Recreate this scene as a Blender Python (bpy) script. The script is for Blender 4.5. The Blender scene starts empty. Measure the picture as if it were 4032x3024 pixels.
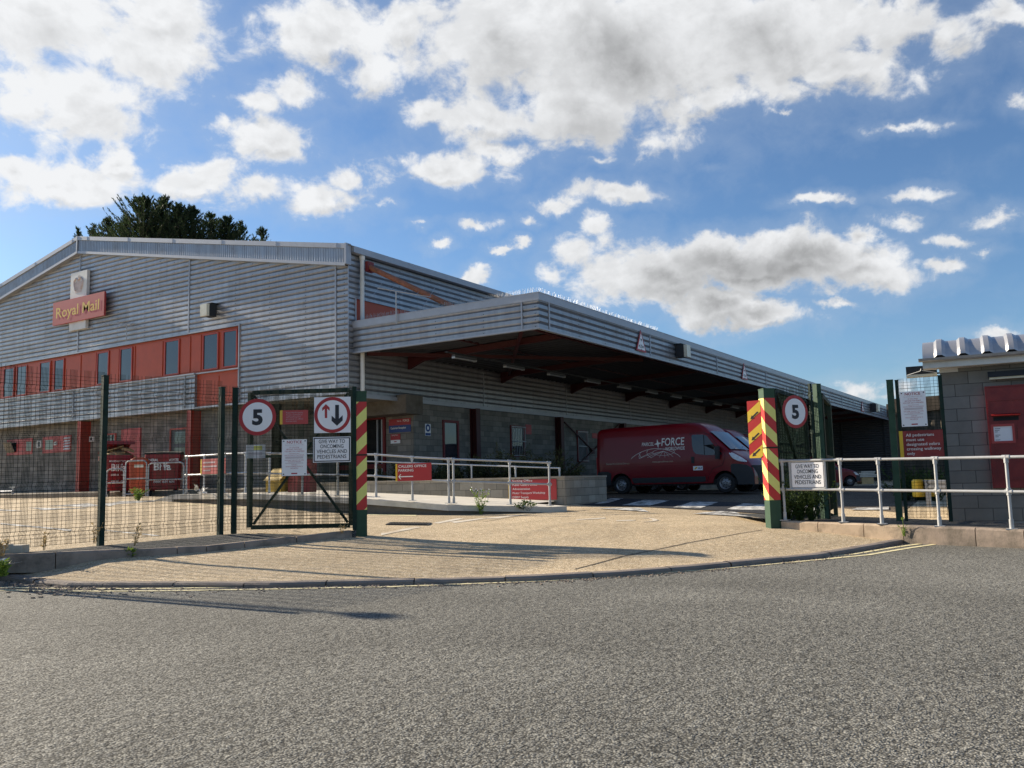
import bpy, bmesh, math, random
import numpy as np
from mathutils import Vector, Matrix
random.seed(7)
sc = bpy.context.scene
COL = sc.collection
R = math.radians
# ---------------------------------------------------------------- survey of the site
# X runs along the depot's long side, Y along its gable, Z up, metres.  The photograph's
# vanishing points give the lens and the camera's attitude; sight lines met with the real
# planes (walls, ground, fence) give where each thing stands.
FPX, CX, CY, EYE = 3408.6, 2016.0, 1512.0, 1.06
_up = np.array([-.0236, 1.0, -383.0/FPX]); _up /= np.linalg.norm(_up)
_u = np.array([4220-CX, -(1837.5-CY), -FPX]); _u /= np.linalg.norm(_u)
_u -= _up*(_u @ _up); _u /= np.linalg.norm(_u)
_v = np.cross(_up, _u)
CM = np.array([_u, _v, _up])
EYEP = np.array([0, 0, EYE])
FWD = CM @ np.array([0, 0, -1.0]); RGT = CM @ np.array([1.0, 0, 0]); UPC = CM @ np.array([0, 1.0, 0])
def ray(x, y): return CM @ np.array([(x-CX)/FPX, -(y-CY)/FPX, -1.0])
def V(p): return Vector((float(p[0]), float(p[1]), float(p[2])))
def onU(x, y, U): d = ray(x, y); return V(EYEP+d*(U/d[0]))
def onV(x, y, W): d = ray(x, y); return V(EYEP+d*(W/d[1]))
def onZ(x, y, Z): d = ray(x, y); return V(EYEP+d*((Z-EYE)/d[2]))
def atD(x, y, D): return V(EYEP+ray(x, y)*D)
def onP(x, y, p0, n):
    d = V(ray(x, y)); o = V(EYEP); return o+d*((p0-o).dot(n)/d.dot(n))
def latdep(p): return (p[0]*RGT[0]+p[1]*RGT[1])/math.hypot(RGT[0], RGT[1]), (p[0]*FWD[0]+p[1]*FWD[1])/math.hypot(FWD[0], FWD[1])
_r2 = np.array([RGT[0], RGT[1]])/math.hypot(RGT[0], RGT[1]); _f2 = np.array([FWD[0], FWD[1]])/math.hypot(FWD[0], FWD[1])
def world(lat, dep): return lat*_r2[0]+dep*_f2[0], lat*_r2[1]+dep*_f2[1]
# ---------------------------------------------------------------- mesh helper
class MB:
    def __init__(s): s.v = []; s.f = []; s.mi = []
    def pts(s, ps):
        b = len(s.v); s.v.extend([tuple(p) for p in ps]); return b
    def poly(s, ps, m=0):
        b = s.pts(ps); s.f.append(tuple(range(b, b+len(ps)))); s.mi.append(m); return s
    def box(s, a, b, m=0):
        x0, y0, z0 = [min(a[i], b[i]) for i in range(3)]; x1, y1, z1 = [max(a[i], b[i]) for i in range(3)]
        k = s.pts([(x0,y0,z0),(x1,y0,z0),(x1,y1,z0),(x0,y1,z0),(x0,y0,z1),(x1,y0,z1),(x1,y1,z1),(x0,y1,z1)])
        for q in ((0,3,2,1),(4,5,6,7),(0,1,5,4),(1,2,6,5),(2,3,7,6),(3,0,4,7)):
            s.f.append(tuple(k+i for i in q)); s.mi.append(m)
        return s
    def obox(s, c, ax, ay, az, m=0):
        c = Vector(c); ax = Vector(ax); ay = Vector(ay); az = Vector(az)
        k = s.pts([c-ax-ay-az, c+ax-ay-az, c+ax+ay-az, c-ax+ay-az, c-ax-ay+az, c+ax-ay+az, c+ax+ay+az, c-ax+ay+az])
        for q in ((0,3,2,1),(4,5,6,7),(0,1,5,4),(1,2,6,5),(2,3,7,6),(3,0,4,7)):
            s.f.append(tuple(k+i for i in q)); s.mi.append(m)
        return s
    def bar(s, p, q, w, h=None, up=(0,0,1), m=0):
        p = Vector(p); q = Vector(q); d = (q-p); L = d.length; d.normalize(); h = h or w
        up = Vector(up)
        if abs(d.dot(up)) > .98: up = Vector((1,0,0))
        sx = d.cross(up).normalized(); uz = sx.cross(d).normalized()
        return s.obox((p+q)/2, d*(L/2), sx*(w/2), uz*(h/2), m)
    def tube(s, pts, r, n=8, m=0, cap=True):
        pts = [Vector(p) for p in pts]; rings = []; N = len(pts)
        rr = r if isinstance(r, (list, tuple)) else [r]*N
        prev = None
        for i, p in enumerate(pts):
            d = (pts[min(i+1, N-1)]-pts[max(i-1, 0)])
            if d.length < 1e-9: d = Vector((0,0,1))
            d.normalize()
            if prev is None:
                a = Vector((0,0,1)) if abs(d.z) < .9 else Vector((1,0,0))
                prev = d.cross(a).normalized()
            sx = (prev-d*prev.dot(d))
            if sx.length < 1e-6: sx = d.orthogonal()
            sx.normalize(); prev = sx
            sy = d.cross(sx)
            rings.append(s.pts([p+(sx*math.cos(2*math.pi*k/n)+sy*math.sin(2*math.pi*k/n))*rr[i] for k in range(n)]))
        for i in range(N-1):
            a, b = rings[i], rings[i+1]
            for k in range(n):
                s.f.append((a+k, a+(k+1)%n, b+(k+1)%n, b+k)); s.mi.append(m)
        if cap:
            s.f.append(tuple(rings[0]+k for k in reversed(range(n)))); s.mi.append(m)
            s.f.append(tuple(rings[-1]+k for k in range(n))); s.mi.append(m)
        return s
    def prism(s, ps, vec, m=0):
        ps = [Vector(p) for p in ps]; vec = Vector(vec); n = len(ps)
        a = s.pts(ps); b = s.pts([p+vec for p in ps])
        s.f.append(tuple(a+i for i in range(n))); s.mi.append(m)
        s.f.append(tuple(b+i for i in reversed(range(n)))); s.mi.append(m)
        for i in range(n):
            s.f.append((a+i, b+i, b+(i+1)%n, a+(i+1)%n)); s.mi.append(m)
        return s
    def lathe(s, c, axis, prof, n=20, m=0):     # prof: (distance along axis, radius)
        c = Vector(c); d = Vector(axis).normalized(); sx = d.orthogonal().normalized(); sy = d.cross(sx); rg = []
        for (t, r) in prof:
            rg.append(s.pts([c+d*t+(sx*math.cos(2*math.pi*k/n)+sy*math.sin(2*math.pi*k/n))*max(r, 1e-4) for k in range(n)]))
        for i in range(len(rg)-1):
            for k in range(n):
                s.f.append((rg[i]+k, rg[i]+(k+1)%n, rg[i+1]+(k+1)%n, rg[i+1]+k)); s.mi.append(m)
        return s
    def grid(s, rows, m=0, close=False):
        n = len(rows[0]); b = [s.pts(r) for r in rows]
        for i in range(len(rows)-1):
            for k in range(n if close else n-1):
                s.f.append((b[i]+k, b[i]+(k+1)%n, b[i+1]+(k+1)%n, b[i+1]+k)); s.mi.append(m)
        return s
    def text(s, t, o, ex, ey, w=None, h=1.0, align='L', m=0, shear=0, bold=0, width_em=None):
        """o: left end of the baseline; ex, ey unit axes; h: cap height; w: fitted width"""
        vs, fs, (x0, x1) = glyphs(t, shear, bold)
        cap = .70
        sy = h/cap; sx = (w/(x1-x0)) if w else sy
        W = (x1-x0)*sx
        off = {'L': 0, 'C': -W/2, 'R': -W}[align]
        o = Vector(o); ex = Vector(ex); ey = Vector(ey)
        b = s.pts([o+ex*((x-x0)*sx+off)+ey*(y*sy) for x, y in vs])
        for f in fs: s.f.append(tuple(b+i for i in f)); s.mi.append(m)
        return W
    def build(s, name, mats, parent=None, origin=None, smooth=False, angle=None, recalc=True):
        me = bpy.data.meshes.new(name)
        org = Vector(origin) if origin is not None else (ORG.get(parent.name, Vector((0,0,0))) if parent else Vector((0,0,0)))
        me.from_pydata([tuple(Vector(p)-org) for p in s.v], [], s.f)
        if not isinstance(mats, (list, tuple)): mats = [mats]
        for mm in mats: me.materials.append(mm)
        if len(mats) > 1: me.polygons.foreach_set('material_index', s.mi)
        if recalc:
            bm = bmesh.new(); bm.from_mesh(me); bmesh.ops.recalc_face_normals(bm, faces=bm.faces[:]); bm.to_mesh(me); bm.free()
        if smooth:
            me.polygons.foreach_set('use_smooth', [True]*len(me.polygons))
            if angle: me.set_sharp_from_angle(angle=R(angle))
        me.update()
        o = bpy.data.objects.new(name, me); COL.objects.link(o)
        if parent:
            o.parent = parent; ORG[o.name] = org
        else:
            o.location = org; ORG[o.name] = org
        return o
ORG = {}
_gl = {}
def glyphs(t, shear=0, bold=0):
    k = (t, shear, bold)
    if k in _gl: return _gl[k]
    c = bpy.data.curves.new('t', 'FONT'); c.body = t; c.size = 1; c.resolution_u = 3; c.offset = bold; c.shear = shear
    o = bpy.data.objects.new('t', c); COL.objects.link(o)
    dg = bpy.context.evaluated_depsgraph_get(); me = bpy.data.meshes.new_from_object(o.evaluated_get(dg))
    vs = [(v.co.x, v.co.y) for v in me.vertices]; fs = [tuple(p.vertices) for p in me.polygons]
    bpy.data.objects.remove(o); bpy.data.curves.remove(c); bpy.data.meshes.remove(me)
    xs = [v[0] for v in vs] or [0, 1]
    _gl[k] = (vs, fs, (min(xs), max(xs))); return _gl[k]
def tag(o, label=None, cat=None, group=None, kind=None):
    if label: o['label'] = label
    if cat: o['category'] = cat
    if group: o['group'] = group
    if kind: o['kind'] = kind
    return o
def thing(name, label, cat, loc=(0,0,0), group=None):
    o = bpy.data.objects.new(name, None); COL.objects.link(o); o.location = Vector(loc)
    o.empty_display_size = .2; ORG[o.name] = Vector(loc)
    return tag(o, label, cat, group)
def copy_tree(o, parent=None):
    c = o.copy(); COL.objects.link(c)
    if parent: c.parent = parent
    ORG[c.name] = ORG.get(o.name, Vector((0,0,0)))
    for ch in [x for x in bpy.data.objects if x.parent == o]: copy_tree(ch, c)
    return c
# ---------------------------------------------------------------- materials
def newmat(name):
    m = bpy.data.materials.new(name); m.use_nodes = True; nt = m.node_tree
    b = nt.nodes['Principled BSDF']; return m, nt, b
def nd(nt, t, **k):
    n = nt.nodes.new(t)
    for a, v in k.items(): setattr(n, a, v)
    return n
def setin(n, **k):
    for a, v in k.items(): n.inputs[a.replace('_', ' ')].default_value = v
def mat(name, col, rough=.6, metal=0, var=.18, scale=3.0, bump=.0, bscale=60, spec=.5, dirt=None, dirtamt=.35, dscale=1.2, streak=False, drange=(.48,.68)):
    """paint / stone / metal with blotchy tone, optional second dirt colour in patches, optional fine bump"""
    m, nt, b = newmat(name); L = nt.links.new
    tc = nd(nt, 'ShaderNodeTexCoord')
    src = tc.outputs['Object']
    n1 = nd(nt, 'ShaderNodeTexNoise'); setin(n1, Scale=scale, Detail=6.0, Roughness=.65); L(src, n1.inputs['Vector'])
    r1 = nd(nt, 'ShaderNodeMapRange'); setin(r1, From_Min=.25, From_Max=.75, To_Min=1-var, To_Max=1+var); L(n1.outputs['Fac'], r1.inputs['Value'])
    mx = nd(nt, 'ShaderNodeMix', data_type='RGBA', blend_type='MULTIPLY'); mx.inputs[0].default_value = 1
    mx.inputs[6].default_value = (*col, 1); L(r1.outputs[0], mx.inputs[7])
    out = mx.outputs[2]
    if dirt:
        n2 = nd(nt, 'ShaderNodeTexNoise'); setin(n2, Scale=dscale, Detail=8.0, Roughness=.7)
        if streak:
            mp = nd(nt, 'ShaderNodeMapping'); mp.inputs['Scale'].default_value = (6, 6, .5); L(src, mp.inputs['Vector']); L(mp.outputs[0], n2.inputs['Vector'])
        else: L(src, n2.inputs['Vector'])
        r2 = nd(nt, 'ShaderNodeMapRange'); setin(r2, From_Min=drange[0], From_Max=drange[1], To_Min=0.0, To_Max=dirtamt); L(n2.outputs['Fac'], r2.inputs['Value'])
        m2 = nd(nt, 'ShaderNodeMix', data_type='RGBA'); L(r2.outputs[0], m2.inputs[0]); L(out, m2.inputs[6]); m2.inputs[7].default_value = (*dirt, 1)
        out = m2.outputs[2]
    L(out, b.inputs['Base Color'])
    setin(b, Roughness=rough, Metallic=metal); b.inputs['Specular IOR Level'].default_value = spec
    if bump:
        n3 = nd(nt, 'ShaderNodeTexNoise'); setin(n3, Scale=bscale, Detail=4.0); L(src, n3.inputs['Vector'])
        bp = nd(nt, 'ShaderNodeBump'); setin(bp, Strength=bump, Distance=.01); L(n3.outputs['Fac'], bp.inputs['Height']); L(bp.outputs[0], b.inputs['Normal'])
    return m
def aggregate(name, c1, c2, c3, scale, blot=.25, bumpd=.004, rough=.85, stain=None, cr=(.25, .5, .8), crack=0):
    """stones bound in a surface: voronoi chips of three tones, worn patches, bump"""
    m, nt, b = newmat(name); L = nt.links.new
    tc = nd(nt, 'ShaderNodeTexCoord'); src = tc.outputs['Object']
    vo = nd(nt, 'ShaderNodeTexVoronoi'); setin(vo, Scale=scale); L(src, vo.inputs['Vector'])
    sp = nd(nt, 'ShaderNodeSeparateColor'); L(vo.outputs['Color'], sp.inputs[0])
    rp = nd(nt, 'ShaderNodeValToRGB'); e = rp.color_ramp.elements
    e[0].position = cr[0]; e[0].color = (*c1, 1); e[1].position = cr[2]; e[1].color = (*c3, 1)
    k = e.new(cr[1]); k.color = (*c2, 1)
    L(sp.outputs[0], rp.inputs[0])
    # tar between the stones
    rd = nd(nt, 'ShaderNodeMapRange'); setin(rd, From_Min=.35, From_Max=.75, To_Min=1.0, To_Max=.45); L(vo.outputs['Distance'], rd.inputs['Value'])
    m0 = nd(nt, 'ShaderNodeMix', data_type='RGBA', blend_type='MULTIPLY'); m0.inputs[0].default_value = 1; L(rp.outputs[0], m0.inputs[6]); L(rd.outputs[0], m0.inputs[7])
    n1 = nd(nt, 'ShaderNodeTexNoise'); setin(n1, Scale=.55, Detail=7.0, Roughness=.6); L(src, n1.inputs['Vector'])
    r1 = nd(nt, 'ShaderNodeMapRange'); setin(r1, From_Min=.3, From_Max=.7, To_Min=1-blot, To_Max=1+blot); L(n1.outputs['Fac'], r1.inputs['Value'])
    mx = nd(nt, 'ShaderNodeMix', data_type='RGBA', blend_type='MULTIPLY'); mx.inputs[0].default_value = 1; L(m0.outputs[2], mx.inputs[6]); L(r1.outputs[0], mx.inputs[7])
    n4 = nd(nt, 'ShaderNodeTexNoise'); setin(n4, Scale=scale*.16, Detail=3.0); L(src, n4.inputs['Vector'])
    r4 = nd(nt, 'ShaderNodeMapRange'); setin(r4, From_Min=.3, From_Max=.7, To_Min=.8, To_Max=1.2); L(n4.outputs['Fac'], r4.inputs['Value'])
    m4 = nd(nt, 'ShaderNodeMix', data_type='RGBA', blend_type='MULTIPLY'); m4.inputs[0].default_value = 1; L(mx.outputs[2], m4.inputs[6]); L(r4.outputs[0], m4.inputs[7])
    out = m4.outputs[2]
    if stain:
        n5 = nd(nt, 'ShaderNodeTexNoise'); setin(n5, Scale=.8, Detail=9.0, Roughness=.7); L(src, n5.inputs['Vector'])
        r5 = nd(nt, 'ShaderNodeMapRange'); setin(r5, From_Min=.56, From_Max=.72, To_Min=0.0, To_Max=.5); L(n5.outputs['Fac'], r5.inputs['Value'])
        m5 = nd(nt, 'ShaderNodeMix', data_type='RGBA'); L(r5.outputs[0], m5.inputs[0]); L(out, m5.inputs[6]); m5.inputs[7].default_value = (*stain, 1); out = m5.outputs[2]
    if crack:                                                            # hairline cracks, broken up by noise
        wn = nd(nt, 'ShaderNodeTexNoise'); setin(wn, Scale=1.1, Detail=5.0); L(src, wn.inputs['Vector'])
        wa = nd(nt, 'ShaderNodeMix', data_type='RGBA', blend_type='ADD'); wa.inputs[0].default_value = .55; L(src, wa.inputs[6]); L(wn.outputs['Color'], wa.inputs[7])
        vc_ = nd(nt, 'ShaderNodeTexVoronoi', feature='DISTANCE_TO_EDGE'); setin(vc_, Scale=crack); L(wa.outputs[2], vc_.inputs['Vector'])
        rc = nd(nt, 'ShaderNodeMapRange'); setin(rc, From_Min=.0, From_Max=.006, To_Min=.65, To_Max=0.0); L(vc_.outputs['Distance'], rc.inputs['Value'])
        nm_ = nd(nt, 'ShaderNodeTexNoise'); setin(nm_, Scale=.35, Detail=3.0); L(src, nm_.inputs['Vector'])
        rm = nd(nt, 'ShaderNodeMapRange'); setin(rm, From_Min=.5, From_Max=.62, To_Min=0.0, To_Max=1.0); L(nm_.outputs['Fac'], rm.inputs['Value'])
        mc = nd(nt, 'ShaderNodeMath', operation='MULTIPLY'); L(rc.outputs[0], mc.inputs[0]); L(rm.outputs[0], mc.inputs[1])
        m6 = nd(nt, 'ShaderNodeMix', data_type='RGBA'); L(mc.outputs[0], m6.inputs[0]); L(out, m6.inputs[6]); m6.inputs[7].default_value = (.03, .028, .025, 1); out = m6.outputs[2]
        n7 = nd(nt, 'ShaderNodeTexNoise'); setin(n7, Scale=.16, Detail=5.0, Roughness=.65); n7.inputs['Distortion'].default_value = 1.2; L(src, n7.inputs['Vector'])
        r7 = nd(nt, 'ShaderNodeMapRange'); setin(r7, From_Min=.42, From_Max=.60, To_Min=.86, To_Max=1.08); L(n7.outputs['Fac'], r7.inputs['Value'])
        m7 = nd(nt, 'ShaderNodeMix', data_type='RGBA', blend_type='MULTIPLY'); m7.inputs[0].default_value = 1; L(out, m7.inputs[6]); L(r7.outputs[0], m7.inputs[7]); out = m7.outputs[2]
    L(out, b.inputs['Base Color']); setin(b, Roughness=rough); b.inputs['Specular IOR Level'].default_value = .15
    bp = nd(nt, 'ShaderNodeBump'); setin(bp, Strength=1.0, Distance=bumpd); bp.invert = True
    L(vo.outputs['Distance'], bp.inputs['Height'])
    bp2 = nd(nt, 'ShaderNodeBump'); setin(bp2, Strength=1.0, Distance=bumpd*3); L(n4.outputs['Fac'], bp2.inputs['Height']); L(bp.outputs[0], bp2.inputs['Normal'])
    L(bp2.outputs[0], b.inputs['Normal'])
    return m
def blockwork(name, c1, c2, mortar, w=.45, h=.225):
    m, nt, b = newmat(name); L = nt.links.new
    tc = nd(nt, 'ShaderNodeTexCoord'); sx = nd(nt, 'ShaderNodeSeparateXYZ'); L(tc.outputs['Object'], sx.inputs[0])
    ad = nd(nt, 'ShaderNodeMath', operation='ADD'); L(sx.outputs[0], ad.inputs[0]); L(sx.outputs[1], ad.inputs[1])
    cb = nd(nt, 'ShaderNodeCombineXYZ'); L(ad.outputs[0], cb.inputs[0]); L(sx.outputs[2], cb.inputs[1])
    br = nd(nt, 'ShaderNodeTexBrick'); setin(br, Scale=1.0); br.inputs['Mortar Size'].default_value = .006; br.inputs['Mortar Smooth'].default_value = .25
    br.inputs['Brick Width'].default_value = w; br.inputs['Row Height'].default_value = h; br.inputs['Bias'].default_value = 0
    br.inputs['Color1'].default_value = (*c1, 1); br.inputs['Color2'].default_value = (*c2, 1); br.inputs['Mortar'].default_value = (*mortar, 1)
    L(cb.outputs[0], br.inputs['Vector'])
    n1 = nd(nt, 'ShaderNodeTexNoise'); setin(n1, Scale=1.3, Detail=8.0, Roughness=.7); L(tc.outputs['Object'], n1.inputs['Vector'])
    r1 = nd(nt, 'ShaderNodeMapRange'); setin(r1, From_Min=.25, From_Max=.75, To_Min=.72, To_Max=1.2); L(n1.outputs['Fac'], r1.inputs['Value'])
    n2 = nd(nt, 'ShaderNodeTexNoise'); setin(n2, Scale=90.0, Detail=2.0); L(tc.outputs['Object'], n2.inputs['Vector'])
    mx = nd(nt, 'ShaderNodeMix', data_type='RGBA', blend_type='MULTIPLY'); mx.inputs[0].default_value = 1; L(br.outputs[0], mx.inputs[6]); L(r1.outputs[0], mx.inputs[7])
    L(mx.outputs[2], b.inputs['Base Color']); setin(b, Roughness=.92); b.inputs['Specular IOR Level'].default_value = .25
    sb = nd(nt, 'ShaderNodeMath', operation='MULTIPLY_ADD'); L(n2.outputs['Fac'], sb.inputs[0]); sb.inputs[1].default_value = .25; 
    iv = nd(nt, 'ShaderNodeMath', operation='SUBTRACT'); iv.inputs[0].default_value = 1; L(br.outputs['Fac'], iv.inputs[1]); L(iv.outputs[0], sb.inputs[2])
    bp = nd(nt, 'ShaderNodeBump'); setin(bp, Strength=.9, Distance=.008); L(sb.outputs[0], bp.inputs['Height']); L(bp.outputs[0], b.inputs['Normal'])
    return m
def glass(name, col=(.02,.025,.03), rough=.03):
    m, nt, b = newmat(name); b.inputs['Base Color'].default_value = (*col, 1); setin(b, Roughness=rough); b.inputs['Specular IOR Level'].default_value = .9
    tc = nd(nt, 'ShaderNodeTexCoord'); n = nd(nt, 'ShaderNodeTexNoise'); setin(n, Scale=1.2, Detail=1.0); nt.links.new(tc.outputs['Object'], n.inputs['Vector'])
    bp = nd(nt, 'ShaderNodeBump'); setin(bp, Strength=.25, Distance=.02); nt.links.new(n.outputs['Fac'], bp.inputs['Height']); nt.links.new(bp.outputs[0], b.inputs['Normal'])
    return m
def foliage(name, c1, c2, rough=.7):
    m, nt, b = newmat(name); L = nt.links.new
    g = nd(nt, 'ShaderNodeTexCoord'); n = nd(nt, 'ShaderNodeTexNoise'); setin(n, Scale=7.0, Detail=4.0); L(g.outputs['Object'], n.inputs['Vector'])
    rp = nd(nt, 'ShaderNodeValToRGB'); rp.color_ramp.elements[0].position = .3; rp.color_ramp.elements[0].color = (*c1, 1)
    rp.color_ramp.elements[1].position = .7; rp.color_ramp.elements[1].color = (*c2, 1)
    L(n.outputs['Fac'], rp.inputs[0]); L(rp.outputs[0], b.inputs['Base Color']); setin(b, Roughness=rough)
    b.inputs['Specular IOR Level'].default_value = .2
    t = nd(nt, 'ShaderNodeBsdfTranslucent'); L(rp.outputs[0], t.inputs[0]); ms = nd(nt, 'ShaderNodeMixShader'); ms.inputs[0].default_value = .3
    L(b.outputs[0], ms.inputs[1]); L(t.outputs[0], ms.inputs[2]); L(ms.outputs[0], nt.nodes['Material Output'].inputs[0])
    return m
M = dict(
 asphalt=aggregate('asphalt', (.10,.097,.084), (.205,.199,.177), (.36,.352,.31), 100, .14, .004, crack=.22),
 resin=aggregate('resin_gravel', (.50,.375,.225), (.66,.515,.325), (.82,.69,.49), 75, .10, .0016, stain=(.34,.29,.22), crack=.30),
 pavement=aggregate('old_tarmac', (.05,.052,.05), (.085,.088,.085), (.16,.16,.15), 90, .3, .003, stain=(.16,.15,.12)),
 shaded_brown_tarmac=aggregate('shaded_brown_tarmac', (.09,.07,.05), (.15,.12,.085), (.24,.195,.14), 62, .25, .003),
 tarmac=aggregate('dark_tarmac', (.035,.036,.04), (.05,.052,.058), (.075,.077,.082), 70, .2, .002),
 soil=mat('ground_earth', (.12,.11,.08), .95, var=.4, bump=.6),
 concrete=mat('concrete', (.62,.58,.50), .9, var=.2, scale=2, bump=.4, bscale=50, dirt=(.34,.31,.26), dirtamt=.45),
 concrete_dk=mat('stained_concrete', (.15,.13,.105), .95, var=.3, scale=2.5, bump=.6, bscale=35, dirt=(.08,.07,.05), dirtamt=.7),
 kerbpink=mat('kerb_stone', (.30,.235,.185), .9, var=.22, scale=2.5, bump=.5, bscale=60, dirt=(.10,.085,.065), dirtamt=.85, dscale=2.2, drange=(.44,.64)),
 kerbbuff=mat('buff_kerb_stone', (.50,.385,.27), .9, var=.2, scale=2.5, bump=.5, bscale=60, dirt=(.20,.155,.11), dirtamt=.9, dscale=1.7, drange=(.44,.62)),
 kerbgrey=mat('lip_stone', (.23,.19,.16), .9, var=.25, scale=3, bump=.5, bscale=60, dirt=(.12,.11,.10), dirtamt=.6),
 white_line=mat('worn_white_paint', (.70,.69,.65), .8, var=.2, scale=9, dirt=(.10,.095,.085), dirtamt=1.0, dscale=4.5, drange=(.44,.56)),
 faint_line=mat('faded_white_paint', (.62,.56,.46), .85, var=.2, scale=6, dirt=(.46,.35,.22), dirtamt=.9, dscale=2.5),
 yellow_line=mat('worn_yellow_paint', (.74,.66,.38), .8, var=.15, scale=7, dirt=(.2,.19,.16), dirtamt=.8, dscale=6),
 clad=None, fixing=None,
 clad_trim=mat('cladding_trim', (.36,.38,.42), .4, metal=.2, var=.08),
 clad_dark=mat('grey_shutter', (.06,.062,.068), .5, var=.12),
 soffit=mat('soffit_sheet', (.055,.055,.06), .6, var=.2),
 roofing=mat('roof_sheet', (.20,.21,.22), .6, var=.2),
 dark=mat('black_rubber', (.012,.012,.013), .8, var=.2),
 redpanel=mat('orange_red_panel', (.46,.066,.020), .5, var=.10, scale=1.4, dirt=(.30,.05,.022), dirtamt=.4),
 dullyellow=mat('dull_yellow_plastic', (.42,.28,.035), .6, var=.2),
 sunlitred=mat('sunlit_column_red', (.36,.04,.022), .5, var=.12),  # brighter red: grazing sun on the gable columns put into the colour
 shadedred=mat('shaded_red_steel', (.062,.009,.009), .5, var=.15),  # darker copy of the red steel, with the canopy's shade painted in
 redframe=mat('red_frame', (.42,.045,.024), .45, var=.08),
 redsteel=mat('red_steel', (.17,.014,.014), .5, var=.15, dirt=(.16,.03,.025), dirtamt=.4),
 rustpipe=mat('rusty_orange_pipe', (.34,.125,.065), .7, var=.25, scale=6, dirt=(.16,.08,.04), dirtamt=.9, dscale=5),
 white=mat('white_paint', (.74,.74,.72), .5, var=.06),
 whiteplastic=mat('white_plastic', (.72,.71,.67), .45, var=.07, dirt=(.45,.42,.34), dirtamt=.4),
 signwhite=mat('sign_white', (.88,.87,.88), .4, var=.03, dirt=(.72,.71,.68), dirtamt=.3),
 signred=mat('sign_red', (.40,.020,.024), .4, var=.06),
 signdark=mat('sign_black', (.014,.014,.022), .45, var=.05),
 signyellow=mat('sign_yellow', (.70,.45,.02), .45, var=.05),
 signblue=mat('sign_blue', (.014,.05,.22), .4, var=.06),
 textred=mat('faded_red_print', (.42,.05,.07), .5, var=.05),
 textgrey=mat('pale_print', (.50,.38,.40), .5, var=.05),
 textwhite=mat('white_print', (.85,.84,.80), .5, var=.03),
 gold=mat('yellow_lettering', (.72,.47,.05), .45, var=.08),
 fadedred=mat('sun_faded_red', (.44,.06,.055), .5, var=.06),
 kerbsp=None, green=mat('dark_green_steel', (.014,.034,.026), .6, spec=.15, var=.2, scale=5, dirt=(.05,.04,.03), dirtamt=.5, dscale=5),
 palegreen=mat('post_green_steel', (.038,.080,.050), .6, spec=.2, var=.15, scale=5),
 wire=mat('green_mesh_wire', (.008,.019,.015), .85, var=.2, spec=.06),
 hivis=mat('hi_vis_yellow', (.76,.74,.20), .45, var=.05, scale=4),
 hazyellow=mat('arrow_yellow', (.78,.52,.04), .45, var=.05),
 hazred=mat('hazard_red', (.50,.022,.02), .42, var=.08, scale=4),
 galv=mat('galvanised_tube', (.45,.46,.47), .42, metal=.5, var=.15, scale=8, dirt=(.30,.30,.30), dirtamt=.5, dscale=6),
 palegalv=mat('white_grey_tube', (.44,.44,.435), .42, metal=.15, var=.12, scale=8, dirt=(.35,.34,.33), dirtamt=.5, dscale=5),
 block=blockwork('grey_blockwork', (.175,.163,.142), (.285,.262,.225), (.115,.108,.094)),
 blockhut=blockwork('hut_blockwork', (.20,.192,.174), (.275,.265,.24), (.11,.104,.094)),
 blockpl=blockwork('planter_blockwork', (.25,.225,.18), (.37,.335,.27), (.15,.132,.10)),
 coping=mat('coping_stone', (.30,.26,.20), .9, var=.25, bump=.4),
 glass=glass('window_glass', (.03,.036,.042)), glassdk=glass('dark_glass', (.008,.01,.012), .05),
 lamp=mat('lamp_lens', (.80,.77,.62), .25, var=.12, dirt=(.5,.44,.3), dirtamt=.6),
 vanred=None, plastic=mat('grey_black_plastic', (.022,.025,.029), .6, var=.15, bump=.1, bscale=200),
 tyre=mat('tyre_rubber', (.016,.016,.017), .85, var=.2, bump=.3, bscale=80),
 steelrim=mat('steel_wheel', (.28,.28,.29), .4, metal=.6, var=.1),
 lens=mat('headlamp_lens', (.66,.69,.72), .08, var=.25, scale=14),
 binred=mat('bin_red', (.25,.008,.014), .4, var=.12, scale=3, dirt=(.20,.012,.016), dirtamt=.5),
 card=mat('cardboard', (.50,.36,.18), .9, var=.2, scale=6),
 bark=mat('bark', (.07,.055,.04), .95, var=.4, bump=.8, bscale=30),
 conifer=foliage('conifer_needles', (.016,.032,.016), (.070,.100,.040)),
 juniper=foliage('juniper', (.022,.030,.012), (.085,.095,.035)),
 weed=foliage('weed_leaf', (.10,.17,.03), (.26,.36,.06)),
 dryweed=foliage('dry_stalk', (.36,.26,.12), (.55,.42,.22)),
 creeper=foliage('creeper_leaf', (.025,.05,.012), (.10,.15,.04)),
 postboxred=mat('post_box_red', (.20,.011,.012), .4, var=.25, scale=2.5, dirt=(.36,.045,.03), dirtamt=.55, dscale=2.2),
 roofzinc=mat('roof_zinc', (.48,.475,.475), .32, metal=.55, var=.10, scale=2),
 timber=mat('dark_weathered_boards', (.085,.072,.055), .95, var=.4, scale=3),
)
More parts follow.
